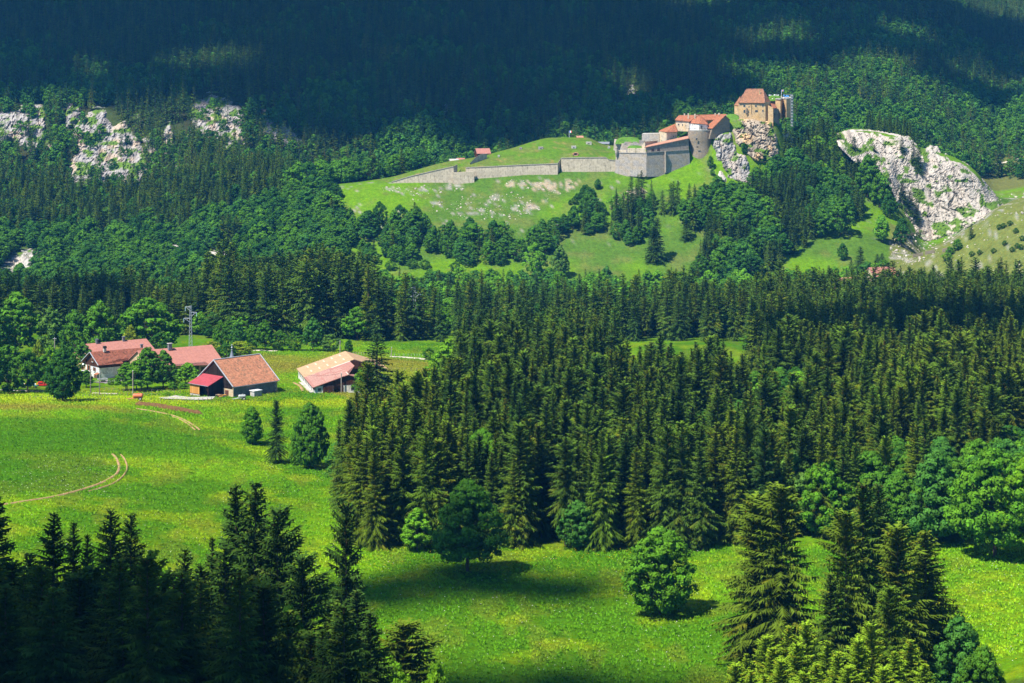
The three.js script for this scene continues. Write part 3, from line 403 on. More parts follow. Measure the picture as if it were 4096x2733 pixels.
// A spruce, 1 unit = 1 m: drooping feathered boughs round a straight stem. lod 0: near, 1: middle, 2: far
function spruce(seed, lod, o = {}) {
  const R = rng(seed), H = 28, { wide = 4.9, bare = 0.05, ragged = 0.25, droop = 1, shape = 0.64, cones = 0.25 } = o;
  const wood = new Tris(), T = new Tris();
  limb(wood, [0, -1.2, 0], [0, H * 0.55, 0], 0.36, 0.2, lod > 1 ? 3 : 6); limb(wood, [0, H * 0.55, 0], [0, H * 0.985, 0], 0.2, 0.03, lod > 1 ? 3 : 5);
  const whorls = lod === 0 ? 42 : lod === 1 ? 32 : 14, per = lod === 0 ? 7 : lod === 1 ? 6 : 5, seg0 = lod === 0 ? 0.44 : lod === 1 ? 0.85 : 2;
  const lump = Array.from({ length: 9 }, () => 1 + (R() - 0.5) * ragged * 1.2), sect = Array.from({ length: 5 }, () => 1 + (R() - 0.5) * ragged * 0.9);
  for (let w = 0; w < whorls; w++) {
    const tw = bare + (1 - bare) * Math.pow((w + 0.5) / whorls, 0.92);
    for (let b = 0; b < per; b++) {
      const t = Math.min(0.985, tw + (R() - 0.5) * 1.2 / whorls), y0 = t * H, u = clamp((t - bare) / (1 - bare));
      const az = (b + R() * 0.85) / per * 6.2832 + w * 2.4, l = Math.max(0.3, wide * Math.pow(1 - u * 0.975, shape) * lump[Math.floor(u * 8.99)] * sect[Math.floor(((az % 6.2832) / 6.2832) * 4.99)] * (1 + (R() - 0.5) * ragged * 1.8) * (u < 0.1 ? 0.65 + 3.5 * u : 1)), ca = Math.cos(az), sa = Math.sin(az);
      if (R() < ragged * 0.25 && u < 0.85) continue;
      const up = lerp(-0.2, 0.7, u ** 1.15) * droop + (R() - 0.5) * 0.22, sag = lerp(0.45, 0.12, u) * droop, k0 = 0.72 + R() * 0.6, tanned = R() < 0.12 ? 1.35 : 1;
      const base = [0.046 * k0 * tanned, 0.086 * k0, 0.009 * k0];
      const sp = (s) => { const r = s * l; return [ca * r, y0 + up * r - sag * r * s + 0.3 * sag * r * s * s * s, sa * r]; };
      const wd = (s) => (0.08 + 0.19 * Math.sin(clamp(s * 1.05 + 0.05) * 3.05)) * Math.min(l, 3.6) + 0.16;
      const seg = clamp(Math.round(l / seg0), 2, 14);
      for (let i = 0; i < seg; i++) {
        const s0 = Math.max(0.05, i / seg), s1 = (i + 1) / seg, sm = (s0 + s1) / 2, pa = sp(s0), pb = sp(s1), kk = 0.8 + R() * 0.4, q = base.map((v) => v * kk * (i >= seg - 2 ? 1.25 : 1));
        for (const side of [-1, 1]) { // side twigs, swept forward, the tips hanging
          const wv = wd(sm) * (0.65 + R() * 0.7), f = sp(Math.min(1.12, s1 + 0.08 + R() * 0.16)), hg = wv * (0.25 + R() * 0.5);
          const tip = [f[0] - sa * side * wv, f[1] - hg, f[2] + ca * side * wv];
          T.t(pa, pb, tip, q);
          if (lod === 0) { const m = sp(sm), w2 = wv * (0.4 + 0.4 * R()), g = sp(s0 + 0.05); T.t(pa, m, [g[0] - sa * side * w2, g[1] - hg * 1.2 - 0.15 * R() * l * 0.4, g[2] + ca * side * w2], base.map((v) => v * (0.7 + R() * 0.5))); }
        }
        if (lod < 2 && i > 0 && R() < 0.75) { const hg = (0.3 + 0.7 * R()) * Math.min(1.1, 0.3 + l * 0.22), m = sp(sm); T.t(pa, pb, [m[0] + (R() - 0.5) * 0.35, m[1] - hg, m[2] + (R() - 0.5) * 0.35], base.map((v) => v * (0.75 + R() * 0.4))); }
      }
      if (lod < 2 && u > 0.72 && R() < cones) for (let q = 0; q < (lod ? 1 : 2); q++) { const s = 0.4 + R() * 0.6, p = sp(s), z = 0.11 + R() * 0.07, j = (R() - 0.5) * 0.5; T.t([p[0] + z * 0.6, p[1], p[2] + j], [p[0] - z * 0.6, p[1], p[2] + j], [p[0], p[1] - z * 2.2, p[2] + j], [0.11, 0.06, 0.016]); }
    }
  }
  for (let i = 0; i < 3; i++) { const a = i * 2.1; T.t([-0.16 * Math.cos(a), H * 0.94, -0.16 * Math.sin(a)], [0.16 * Math.cos(a), H * 0.94, 0.16 * Math.sin(a)], [0, H * 1.01, 0], [0.06, 0.095, 0.012]); }
  // the dense twigs near the stem
  const core = lod === 0 ? 700 : lod === 1 ? 300 : 44;
  for (let i = 0; i < core; i++) {
    const t = Math.pow(R(), 0.9), y = H * (bare + (0.95 - bare) * t), r = wide * 0.5 * Math.pow(1 - t * 0.98, shape) * Math.sqrt(R()), az = R() * 6.2832, s = (lod === 2 ? 1.3 : lod === 1 ? 0.8 : 0.55) * (1 - t * 0.7), c = [Math.cos(az) * r, y - r * 0.35, Math.sin(az) * r], k = 0.7 + R() * 0.5;
    const q = [0.040 * k, 0.076 * k, 0.009 * k], e = () => (R() - 0.5) * 2 * s;
    T.t([c[0] + e(), c[1] + e() * 0.6, c[2] + e()], [c[0] + e(), c[1] + e() * 0.6, c[2] + e()], [c[0] + e(), c[1] - s * 0.8, c[2] + e()], q);
  }
  return { wood: wood.build(), crown: T.build(), H };
}
// A broadleaf tree: limbs that end in clumps, leaves spread over the clumps. Height 16.
function broadleaf(seed, lod, o = {}) {
  const R = rng(seed), H = 16, { wide = 6, low = 0.16, fat = 1, stems = 1, gap = 0.1, top = 0.5, hue = 0 } = o;
  const wood = new Tris(), T = new Tris();
  const nl = Math.round((lod === 0 ? 260 : lod === 1 ? 150 : 48) * fat), per = lod === 0 ? 90 : lod === 1 ? 46 : 22, sz = lod === 0 ? 0.25 : lod === 1 ? 0.36 : 0.6, lr = lod === 2 ? 1.45 : lod === 1 ? 1.1 : 0.95;
  const bulge = Array.from({ length: 7 }, () => 0.82 + R() * 0.36), prof = (t) => Math.pow(Math.max(0, Math.sin(Math.PI * Math.pow(clamp(t), top))), 0.62);
  for (let s = 0; s < stems; s++) { const a = s / stems * 6.28 + R(), r = stems > 1 ? 0.5 : 0, ex = Math.cos(a) * (r + 0.9 * (stems > 1)), ez = Math.sin(a) * (r + 0.9 * (stems > 1)); limb(wood, [Math.cos(a) * r, -1, Math.sin(a) * r], [ex, H * 0.42, ez], 0.34 / Math.sqrt(stems), 0.2 / Math.sqrt(stems), lod > 1 ? 3 : 6); limb(wood, [ex, H * 0.42, ez], [ex * 0.6, H * 0.8, ez * 0.6], 0.2 / Math.sqrt(stems), 0.06, 4); }
  for (let i = 0; i < nl; i++) {
    const t = clamp((i + R()) / nl), y = H * (low + (1.0 - low) * t * 0.96), az = R() * 6.2832, env = wide * prof(t) * bulge[Math.floor((az / 6.2832) * 6.99)];
    const rr = env * (R() < 0.72 ? 0.78 + 0.22 * R() : Math.sqrt(R()) * 0.75), c = [Math.cos(az) * rr, y + (R() - 0.5) * 0.6, Math.sin(az) * rr], cr = lr * (0.7 + R() * 0.75) * (0.7 + 0.3 * prof(t));
    if (R() < gap) continue;
    if (lod < 2 && i % 3 === 0) limb(wood, [0, Math.max(H * 0.2, y - rr * 0.7), 0], [c[0] * 0.85, c[1] - 0.3, c[2] * 0.85], 0.09, 0.03, 3);
    const k0 = 0.8 + R() * 0.42, yel = R() * 0.25;
    for (let j = 0; j < per; j++) {
      let x = R() * 2 - 1, yy = R() * 2 - 1, z = R() * 2 - 1; const l = Math.hypot(x, yy, z) || 1; x /= l; yy /= l; z /= l; if (yy < -0.35 && R() < 0.6) yy = -yy;
      const q = cr * (0.72 + 0.34 * R()), p = [c[0] + x * q * 1.1, c[1] + yy * q * 0.78, c[2] + z * q * 1.1];
      // leaf spray: a kite lying roughly along the clump
      let ax = R() - 0.5 - x * 0.2, ay = R() - 0.5 - yy * 0.3, az2 = R() - 0.5 - z * 0.2; const dt = ax * x + ay * yy + az2 * z; ax -= dt * x * 0.7; ay -= dt * yy * 0.7; az2 -= dt * z * 0.7; const al = Math.hypot(ax, ay, az2) || 1, s = sz * (0.7 + R() * 0.7); ax *= s / al; ay *= s / al; az2 *= s / al;
      const bx = (yy * az2 - z * ay) * 0.75, by = (z * ax - x * az2) * 0.75, bz = (x * ay - yy * ax) * 0.75, k = k0 * (0.82 + R() * 0.36), w = (R() - 0.5) * s * 0.6;
      const col = [(0.050 + 0.04 * yel + hue) * k, 0.142 * k, 0.011 * k];
      const A = [p[0] - ax, p[1] - ay, p[2] - az2], B = [p[0] + ax + x * w, p[1] + ay + yy * w - s * 0.25, p[2] + az2 + z * w];
      T.t(A, [p[0] + bx, p[1] + by, p[2] + bz], B, col); T.t(A, B, [p[0] - bx, p[1] - by, p[2] - bz], col);
    }
  }
  return { wood: wood.build(), crown: T.build(), H };
}
const joined = (m) => { const g = mergeGeometries([m.wood, m.crown]); return g; };
const SP = { // spruce models by level of detail
  0: [spruce(1, 0), spruce(2, 0, { wide: 4.2, ragged: 0.36, bare: 0.08 }), spruce(3, 0, { wide: 5.6, ragged: 0.3, shape: 0.6 }), spruce(4, 0, { wide: 4.0, ragged: 0.26, shape: 0.75, cones: 0.4 }), spruce(5, 0, { wide: 5.0, ragged: 0.5, bare: 0.12, droop: 1.4 }), spruce(6, 0, { wide: 6.8, ragged: 0.32, shape: 0.58, bare: 0.02 }), spruce(7, 0, { wide: 4.6, ragged: 0.42, shape: 0.56, droop: 0.7 }), spruce(8, 0, { wide: 5.4, ragged: 0.4, shape: 0.75, droop: 1.2 }), spruce(9, 0, { wide: 4.8, ragged: 0.55, shape: 0.5, bare: 0.25, droop: 1.1 }), spruce(10, 0, { wide: 5.0, ragged: 0.3, shape: 0.68, droop: 1.5 }), spruce(25, 0, { wide: 3.6, ragged: 0.5, shape: 0.6, bare: 0.18 })],
  1: [spruce(11, 1), spruce(12, 1, { wide: 4.2, ragged: 0.36 }), spruce(13, 1, { wide: 5.6, ragged: 0.3, shape: 0.6 }), spruce(14, 1, { wide: 4.0, shape: 0.75 }), spruce(15, 1, { wide: 5.0, ragged: 0.5, bare: 0.1, droop: 1.3 }), spruce(16, 1, { wide: 5.2, ragged: 0.42, shape: 0.72 }), spruce(17, 1, { wide: 4.8, ragged: 0.55, shape: 0.5, bare: 0.22 })],
  2: [spruce(21, 2, { wide: 4.4 }), spruce(22, 2, { wide: 5.2, ragged: 0.3 }), spruce(23, 2, { wide: 4.2, shape: 0.75 }), spruce(24, 2, { wide: 4.8, shape: 0.6, ragged: 0.45 }), spruce(26, 2, { wide: 4.0, shape: 0.55, ragged: 0.5 })],
};
const BL = {
  0: [broadleaf(31, 0), broadleaf(32, 0, { wide: 7.2, top: 0.6 }), broadleaf(33, 0, { wide: 4.3, low: 0.1, top: 0.62 }), broadleaf(34, 0, { wide: 6.4, low: 0.08, top: 0.75, fat: 1.15 }), broadleaf(35, 0, { wide: 5, gap: 0.3, fat: 0.8 })],
  1: [broadleaf(41, 1), broadleaf(42, 1, { wide: 7.4, top: 0.6 }), broadleaf(43, 1, { wide: 4.4, top: 0.62 }), broadleaf(44, 1, { wide: 6.2, low: 0.06, top: 0.8 }), broadleaf(45, 1, { wide: 5, gap: 0.28, stems: 2, low: 0.22 }), broadleaf(46, 1, { wide: 7.5, low: 0.02, top: 1.0, fat: 0.9 })],
  2: [broadleaf(51, 2), broadleaf(52, 2, { wide: 7.2, top: 0.6 }), broadleaf(53, 2, { wide: 4.6 }), broadleaf(54, 2, { wide: 6, low: 0.05, top: 0.8 })],
};
const JOIN = { s: {}, b: {} };
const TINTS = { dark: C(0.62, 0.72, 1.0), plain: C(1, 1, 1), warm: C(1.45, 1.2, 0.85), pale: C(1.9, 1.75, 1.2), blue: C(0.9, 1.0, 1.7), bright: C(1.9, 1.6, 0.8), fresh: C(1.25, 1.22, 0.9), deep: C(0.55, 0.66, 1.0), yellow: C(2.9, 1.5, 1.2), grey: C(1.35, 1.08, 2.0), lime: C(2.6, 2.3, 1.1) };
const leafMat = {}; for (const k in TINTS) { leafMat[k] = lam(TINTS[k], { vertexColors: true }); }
const woodMat = lam(C(1, 1, 1), { vertexColors: true });
const forest = [];                                             // every tree: { s: spruce?, x, d, y, H, w, v, tint, turn, label, group, hero }
function plant(s, px, d, H, o = {}) { const x = X(px, d); forest.push({ s, x, d, px, y: Hp(px, d) - 0.15, H, w: 1, v: 0, tint: 'plain', turn: 0, ...o }); }
const TR = rng(99);
// base pixel and top pixel give place and height; width in pixels sets the spread
function tree(s, px, pyBase, pyTop, wpx, tint, v, label, o = {}) {
  const { d } = on(px, pyBase, o.a ?? 200, o.b ?? 1450), y = Hp(px, d), H = o.H ?? (hOf(pyTop, d) - y), lod = o.lod ?? (d < 640 ? 0 : 1), m = (s ? SP : BL)[lod][v % (s ? SP : BL)[lod].length];
  m.crown.computeBoundingBox(); const bw = (m.crown.boundingBox.max.x - m.crown.boundingBox.min.x) * H / m.H;
  plant(s, px, d, H, { w: wpx ? (wpx * d / F) / bw * (s ? 1.22 : 1.08) : 1, v, tint, turn: TR() * 6.28, label, hero: true, lod, group: o.group });
}
// a top pixel and a distance, for trees whose foot is hidden
function treeAt(s, px, d, pyTop, wpx, tint, v, label, o = {}) { const y = Hp(px, d), H = hOf(pyTop, d) - y, lod = d < 640 ? 0 : 1, m = (s ? SP : BL)[lod][v % (s ? SP : BL)[lod].length]; m.crown.computeBoundingBox(); const bw = (m.crown.boundingBox.max.x - m.crown.boundingBox.min.x) * H / m.H; plant(s, px, d, H, { w: wpx ? (wpx * d / F) / bw * (s ? 1.22 : 1.08) : 1, v, tint, turn: TR() * 6.28, label, hero: true, lod, group: o.group }); }
// random trees over part of the ground
function scatter(o) {
  const R = rng(o.seed), { px: [p0, p1], d: [d0, d1], gap } = o;
  for (let d = d0; d < d1; d += gap * 0.9) for (let x = X(p0, d); x < X(p1, d); x += gap) {
    const xx = x + (R() - 0.5) * gap * 0.95, dd = d + (R() - 0.5) * gap * 0.95, px = CX + F * xx / dd, y = Hp(px, dd), py = pyOf(y, dd), r1 = R(), r2 = R(), r3 = R(), r4 = R();
    if (o.poly && !o.poly.some((q) => inside(q, px, py))) continue;
    if (o.not && o.not.some((q) => inside(q, px, py))) continue;
    const t = o.kind(px, py, dd, xx, r1); if (!t) continue;
    const H = lerp(t.H[0], t.H[1], r2);
    if (pyOf(y + H, dd) < -170) continue;
    plant(t.s, px, dd, H, { w: (t.w ?? 1) * (0.82 + 0.4 * r3), v: Math.floor(r4 * 60), tint: t.tint[Math.floor(r3 * 997) % t.tint.length], turn: r2 * 47, label: t.label, group: t.group, zone: o.zone });
  }
}
const CONIF = ['plain', 'plain', 'dark', 'warm', 'plain', 'dark', 'warm'], LEAVES = ['plain', 'fresh', 'plain', 'pale', 'deep', 'blue', 'fresh'];

// single trees
tree(0, 1870, 2289, 1912, 245, 'plain', 0, 'dark rounded broadleaf tree alone in shade on near meadow');
tree(0, 2640, 2458, 2106, 285, 'fresh', 3, 'bushy bright green broadleaf tree alone on near meadow');
tree(0, 1010, 1776, 1625, 88, 'fresh', 2, 'small slender leafy tree on slope below the barn');
tree(1, 1103, 1852, 1603, 100, 'dark', 4, 'narrow ragged dark spruce between two leafy trees');
tree(0, 1238, 1874, 1610, 150, 'plain', 3, 'dense tall leafy tree right of narrow ragged spruce');
tree(0, 1176, 1862, 1762, 44, 'pale', 4, 'thin pale sapling beside narrow ragged spruce');
tree(0, 250, 1604, 1392, 150, 'deep', 3, 'dense dark rounded tree at edge of yellow flowered field');
tree(1, 1505, 1580, 1336, 170, 'dark', 2, 'big dark spruce at right end of large barn');
tree(0, 1445, 1590, 1470, 70, 'fresh', 4, 'leafy tree against the right end of large barn');
tree(0, 1796, 1560, 1362, 190, 'bright', 0, 'bright yellow green tree at the corner of seeded field', { a: 600 });
treeAt(0, 2270, 600, 1490, 200, 'bright', 1, 'light green broadleaf crown rising inside conifer wood');
treeAt(0, 1930, 470, 1712, 230, 'fresh', 1, 'tall green broadleaf behind the dark meadow tree');
tree(0, 1668, 2205, 2030, 140, 'pale', 4, 'pale green bush at wood edge left of dark meadow tree');
tree(0, 2310, 2195, 2000, 150, 'blue', 3, 'bluish green small tree at wood edge beside tall spruces');
tree(0, 3980, 2225, 1790, 390, 'fresh', 1, 'huge bright green broadleaf crown at right wood edge');
tree(0, 4110, 2240, 1830, 260, 'bright', 0, 'light broadleaf tree cut by the right picture edge');
tree(0, 3745, 2185, 1790, 260, 'blue', 4, 'bluish grey green poplar left of huge bright crown');
tree(0, 3480, 2140, 1800, 240, 'plain', 0, 'mid green broadleaf behind the right spruce group');
tree(0, 3310, 2150, 1830, 230, 'fresh', 3, 'fresh green broadleaf at wood edge between spruces');
tree(0, 3170, 2140, 1800, 210, 'grey', 4, 'grey green broadleaf behind the paired spruces');
// the spruce group on the right, young trees at its foot
tree(1, 3020, 2668, 1985, 340, 'warm', 5, 'left of the paired big brownish spruces on near meadow');
tree(1, 3125, 2672, 1942, 370, 'warm', 5, 'right of the paired big brownish spruces on near meadow');
treeAt(1, 3445, 340, 1930, 300, 'plain', 4, 'tall spruce at back left of the right spruce group');
treeAt(1, 3385, 322, 2050, 300, 'warm', 5, 'leftmost broad spruce of the right spruce group');
treeAt(1, 3530, 345, 1935, 260, 'dark', 2, 'dark tall spruce behind the right spruce group');
treeAt(1, 3600, 322, 2108, 360, 'warm', 5, 'brown tinged broad spruce right of centre in group');
treeAt(1, 3705, 330, 2122, 320, 'warm', 0, 'rightmost tall spruce of the right spruce group');
treeAt(1, 3330, 318, 2290, 220, 'plain', 0, 'shorter spruce in front of right spruce group');
treeAt(1, 3560, 296, 2350, 240, 'fresh', 5, 'young dark green spruce in front of brownish spruce');
for (const [px, d, top, w, v, nth] of [[2985, 300, 2610, 150, 3], [3060, 296, 2545, 170, 5], [3150, 298, 2500, 170, 2], [3235, 292, 2490, 170, 5], [3310, 290, 2560, 150, 0], [3440, 284, 2560, 170, 5], [3010, 280, 2680, 160, 2], [3130, 278, 2640, 170, 5], [3270, 276, 2650, 170, 2], [3390, 274, 2660, 160, 5], [3640, 290, 2560, 190, 2], [3540, 272, 2670, 170, 5], [3700, 282, 2650, 160, 0], [2950, 288, 2660, 170, 5], [3090, 288, 2590, 180, 2], [3190, 284, 2570, 180, 5], [3350, 282, 2600, 170, 2], [3490, 288, 2500, 180, 5], [3580, 284, 2600, 170, 0], [3220, 268, 2690, 180, 5], [3060, 268, 2700, 180, 2]].sort((p, q) => p[0] - q[0]).map((p, i) => [...p, ['leftmost', 'second', 'third', 'fourth', 'fifth', 'sixth', 'seventh', 'eighth', 'ninth', 'tenth', 'eleventh', 'twelfth', 'thirteenth', 'fourteenth', 'fifteenth', 'sixteenth', 'seventeenth', 'eighteenth', 'nineteenth', 'twentieth', 'rightmost'][i]])) treeAt(1, px, d, top, w * 1.1, 'lime', v, `${nth} from left of young yellow green spruces below right spruce group`, { group: 'young spruces at the bottom right' });
treeAt(0, 3840, 300, 2460, 260, 'blue', 4, 'bluish leafy tree right of the young spruces');
treeAt(0, 3930, 285, 2580, 200, 'plain', 3, 'leafy bush at lower right end of spruce group');
treeAt(1, 1615, 268, 2488, 420, 'warm', 5, 'small sunlit spruce top at bottom centre edge');
treeAt(0, 1550, 255, 2632, 260, 'bright', 3, 'bright leafy bush left of small sunlit spruce');
treeAt(0, 1745, 250, 2650, 190, 'bright', 4, 'bright leafy bush right of small sunlit spruce');
// the dark wood in the bottom left corner
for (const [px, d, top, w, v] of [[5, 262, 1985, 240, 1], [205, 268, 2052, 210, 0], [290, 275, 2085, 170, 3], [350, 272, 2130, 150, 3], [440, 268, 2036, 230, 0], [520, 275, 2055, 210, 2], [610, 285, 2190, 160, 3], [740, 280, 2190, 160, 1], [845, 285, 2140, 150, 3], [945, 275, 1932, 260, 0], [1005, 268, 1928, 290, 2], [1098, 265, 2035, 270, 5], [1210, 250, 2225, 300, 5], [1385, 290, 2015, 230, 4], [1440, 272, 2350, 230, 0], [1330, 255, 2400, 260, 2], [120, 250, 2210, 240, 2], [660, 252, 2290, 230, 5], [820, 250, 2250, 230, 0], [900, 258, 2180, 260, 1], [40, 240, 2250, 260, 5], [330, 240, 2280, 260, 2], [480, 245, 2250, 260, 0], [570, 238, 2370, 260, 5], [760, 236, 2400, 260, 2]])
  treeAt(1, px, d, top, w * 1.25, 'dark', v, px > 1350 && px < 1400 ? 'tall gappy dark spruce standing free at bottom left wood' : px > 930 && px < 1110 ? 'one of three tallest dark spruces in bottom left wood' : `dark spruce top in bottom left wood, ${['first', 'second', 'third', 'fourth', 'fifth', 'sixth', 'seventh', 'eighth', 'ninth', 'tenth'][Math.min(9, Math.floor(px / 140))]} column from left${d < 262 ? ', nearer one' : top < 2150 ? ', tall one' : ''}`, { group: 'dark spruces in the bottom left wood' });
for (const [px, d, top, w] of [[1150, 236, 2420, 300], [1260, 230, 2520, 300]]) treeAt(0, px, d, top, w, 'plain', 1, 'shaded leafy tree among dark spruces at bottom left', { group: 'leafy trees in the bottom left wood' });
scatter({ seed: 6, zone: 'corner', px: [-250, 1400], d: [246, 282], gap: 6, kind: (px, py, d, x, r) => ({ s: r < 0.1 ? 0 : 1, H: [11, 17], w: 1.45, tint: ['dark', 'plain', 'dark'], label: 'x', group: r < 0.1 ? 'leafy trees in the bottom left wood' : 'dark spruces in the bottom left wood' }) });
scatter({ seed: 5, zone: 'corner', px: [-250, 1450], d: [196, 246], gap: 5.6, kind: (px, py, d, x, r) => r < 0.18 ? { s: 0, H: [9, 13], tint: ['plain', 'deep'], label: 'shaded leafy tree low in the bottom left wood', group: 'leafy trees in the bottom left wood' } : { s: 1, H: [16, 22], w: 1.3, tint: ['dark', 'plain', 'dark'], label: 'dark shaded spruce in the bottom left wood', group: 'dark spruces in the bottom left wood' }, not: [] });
// trees round the farm
for (const [px, base, top, w, tint, v, label] of [
  [590, 1420, 1192, 290, 'fresh', 1, 'largest domed light green tree behind the farm'], [520, 1425, 1230, 130, 'fresh', 3, 'tall light green tree left of the largest dome'], [395, 1432, 1205, 165, 'fresh', 0, 'rounded green tree third from left behind farm'], [300, 1436, 1240, 150, 'plain', 3, 'dense green tree behind the white chalet'], [205, 1430, 1228, 120, 'grey', 4, 'grey green half bare tree left of chalet'], [60, 1425, 1172, 220, 'fresh', 0, 'tall light green tree at left picture edge'], [-60, 1440, 1190, 200, 'plain', 1, 'broad green tree cut by left picture edge'],
  [520, 1442, 1300, 80, 'yellow', 3, 'small brownish olive tree behind the red farm roofs'], [640, 1440, 1330, 110, 'deep', 5, 'dark leafy tree behind the long red roof'], [150, 1500, 1358, 60, 'yellow', 3, 'yellow flowering bush left of chalet'], [200, 1510, 1380, 80, 'bright', 3, 'yellow green tree behind dense dark rounded tree'], [330, 1490, 1370, 100, 'plain', 0, 'green tree touching the white chalet'], [455, 1468, 1368, 55, 'plain', 3, 'small round tree between the chalet and red roof'],
  [30, 1566, 1380, 170, 'plain', 5, 'low spreading tree at far left of farm lane'], [110, 1570, 1400, 150, 'plain', 1, 'spreading leafy tree over the lane left of farm'], [-40, 1575, 1370, 170, 'deep', 1, 'dark leafy tree at left edge by lane'], [170, 1540, 1420, 80, 'fresh', 4, 'light leafy tree near the yellow trailer'],
  [505, 1562, 1450, 90, 'fresh', 4, 'leafy tree left in the farmyard clump'], [590, 1558, 1392, 140, 'plain', 0, 'tallest leafy tree in the farmyard clump'], [652, 1554, 1402, 110, 'plain', 0, 'leafy tree right in the farmyard clump'], [555, 1566, 1440, 110, 'fresh', 4, 'leafy tree in front of farmyard clump'], [345, 1550, 1478, 52, 'plain', 4, 'small leafy tree before the white chalet'],
  [748, 1535, 1450, 80, 'pale', 4, 'half bare sapling in front of beige farmhouse'], [700, 1540, 1500, 60, 'fresh', 5, 'low green bush before the beige farmhouse'], [728, 1556, 1528, 36, 'pale', 4, 'small fruit tree beside the shed'], [690, 1560, 1526, 34, 'fresh', 4, 'small fruit tree in the garden'], [670, 1586, 1566, 26, 'bright', 5, 'bright green garden bush left of concrete yard'], [442, 1540, 1514, 30, 'fresh', 5, 'round green bush by the farm road'],
  [845, 1425, 1362, 90, 'yellow', 5, 'yellowish flowering bush behind the long red roof'], [960, 1428, 1364, 110, 'yellow', 5, 'yellowish flowering bush right of the steeple'], [905, 1436, 1372, 90, 'deep', 5, 'dark green bush behind the steeple'],
  [885, 1402, 1280, 75, 'fresh', 1, 'round light green tree in hedge row, leftmost'], [950, 1402, 1288, 75, 'blue', 1, 'round bluish green tree in hedge row'], [1010, 1400, 1300, 60, 'fresh', 3, 'light green tree in hedge row right of bluish one'], [1060, 1402, 1280, 80, 'plain', 0, 'tall green tree in middle of hedge row'], [1120, 1402, 1320, 80, 'plain', 3, 'green tree in hedge row, fourth from right'], [1180, 1404, 1325, 70, 'plain', 5, 'low green tree in hedge row, third from right'], [1250, 1404, 1270, 90, 'blue', 0, 'tall pale tree near right end of hedge row'], [1320, 1406, 1335, 90, 'grey', 5, 'grey green bush at right end of hedge row'], [1396, 1412, 1358, 42, 'deep', 3, 'small round dark tree in meadow beyond large barn'], [1715, 1440, 1390, 55, 'plain', 5, 'low bush at the end of pale lane'],
]) tree(0, px, base, top, w, tint, v, label, { a: 560 });
tree(1, 505, 1465, 1358, 46, 'dark', 3, 'small dark conifer between chalet and red roof', { a: 560 });
// trees on the castle hill, one by one
for (const [s, px, base, top, w, tint, v, label] of [
  [0, 1520, 905, 805, 70, 'deep', 1, 'dark round tree on the castle slope, leftmost of three'], [0, 1600, 905, 818, 75, 'deep', 3, 'dark round tree on castle slope, middle of three'], [0, 1665, 905, 825, 60, 'plain', 0, 'dark round tree on castle slope, rightmost of three'],
  [0, 1880, 950, 868, 70, 'deep', 3, 'isolated round tree below the castle scree'], [0, 1975, 985, 880, 62, 'deep', 2, 'upright dark tree below the castle scree'], [0, 2350, 855, 760, 70, 'plain', 1, 'round green tree right of castle scree'], [0, 2140, 1105, 970, 110, 'pale', 1, 'broad pale tree beside the hillside path'], [0, 2240, 1110, 985, 80, 'grey', 0, 'grey green tree right of hillside path'],
  [0, 1180, 790, 660, 120, 'fresh', 1, 'big round tree at left foot of castle crest'], [0, 2000, 1060, 985, 60, 'plain', 3, 'tree at lower edge of hillside belt'],
  [1, 2630, 1045, 870, 90, 'dark', 2, 'group spruce on the slope meadow, left'], [1, 2612, 1048, 905, 80, 'dark', 0, 'lower spruce beside slope meadow spruce'], [1, 2745, 960, 870, 60, 'dark', 2, 'lone spruce at upper right of slope meadow'],
  [0, 3362, 945, 800, 130, 'plain', 1, 'largest round tree on right castle meadow'], [0, 3288, 945, 835, 110, 'plain', 3, 'round tree left of largest meadow tree'], [0, 3372, 1042, 972, 48, 'deep', 3, 'small conical tree alone on right meadow'], [1, 3442, 1072, 985, 60, 'dark', 2, 'dark spruce at foot of right meadow'], [1, 3528, 1062, 1012, 44, 'dark', 0, 'small dark spruce right at foot of meadow'], [1, 3510, 1070, 1015, 40, 'dark', 0, 'smallest spruce at the foot of right meadow'],
  [0, 3528, 970, 858, 62, 'pale', 2, 'pale tall tree on right meadow'], [0, 3605, 985, 890, 76, 'deep', 1, 'dark round tree left of the barrier fences'], [0, 3612, 935, 868, 50, 'deep', 3, 'small dark bush under crag'], [0, 3560, 870, 775, 80, 'deep', 1, 'dark tree at left foot of crag'],
  [1, 3612, 830, 722, 60, 'dark', 2, 'spruce before left part of crag'], [1, 3640, 870, 760, 56, 'dark', 0, 'lower spruce before the left part of crag'], [1, 3668, 905, 820, 40, 'dark', 1, 'thin spruce at crag foot'], [1, 3608, 640, 548, 40, 'dark', 0, 'spruce standing on crag terrace, left'], [1, 3655, 670, 560, 40, 'dark', 1, 'spruce standing on crag terrace, middle'], [1, 3675, 700, 585, 50, 'dark', 2, 'spruce standing on the crag terrace, right'], [1, 3500, 640, 575, 36, 'dark', 3, 'slim spruce on left crag slabs'],
  [0, 3470, 790, 620, 110, 'plain', 0, 'bright leafy tree left of crag slabs'], [0, 3520, 830, 690, 100, 'fresh', 1, 'leafy tree below the crag slabs'], [1, 3415, 680, 545, 60, 'dark', 0, 'spruce at left end of crag slabs'],
  [1, 3885, 955, 895, 32, 'dark', 0, 'spruce at the lower right foot of crag'], [0, 3832, 1000, 955, 50, 'fresh', 3, 'light bush under the crag, right'], [0, 3790, 1040, 1010, 50, 'bright', 5, 'light green bush below barrier fences'], [0, 3800, 1020, 985, 46, 'fresh', 3, 'light green bush between crag and right hill'],
]) tree(s, px, base, top, w, tint, v, label, { a: 1060, b: 1420, lod: 1 });
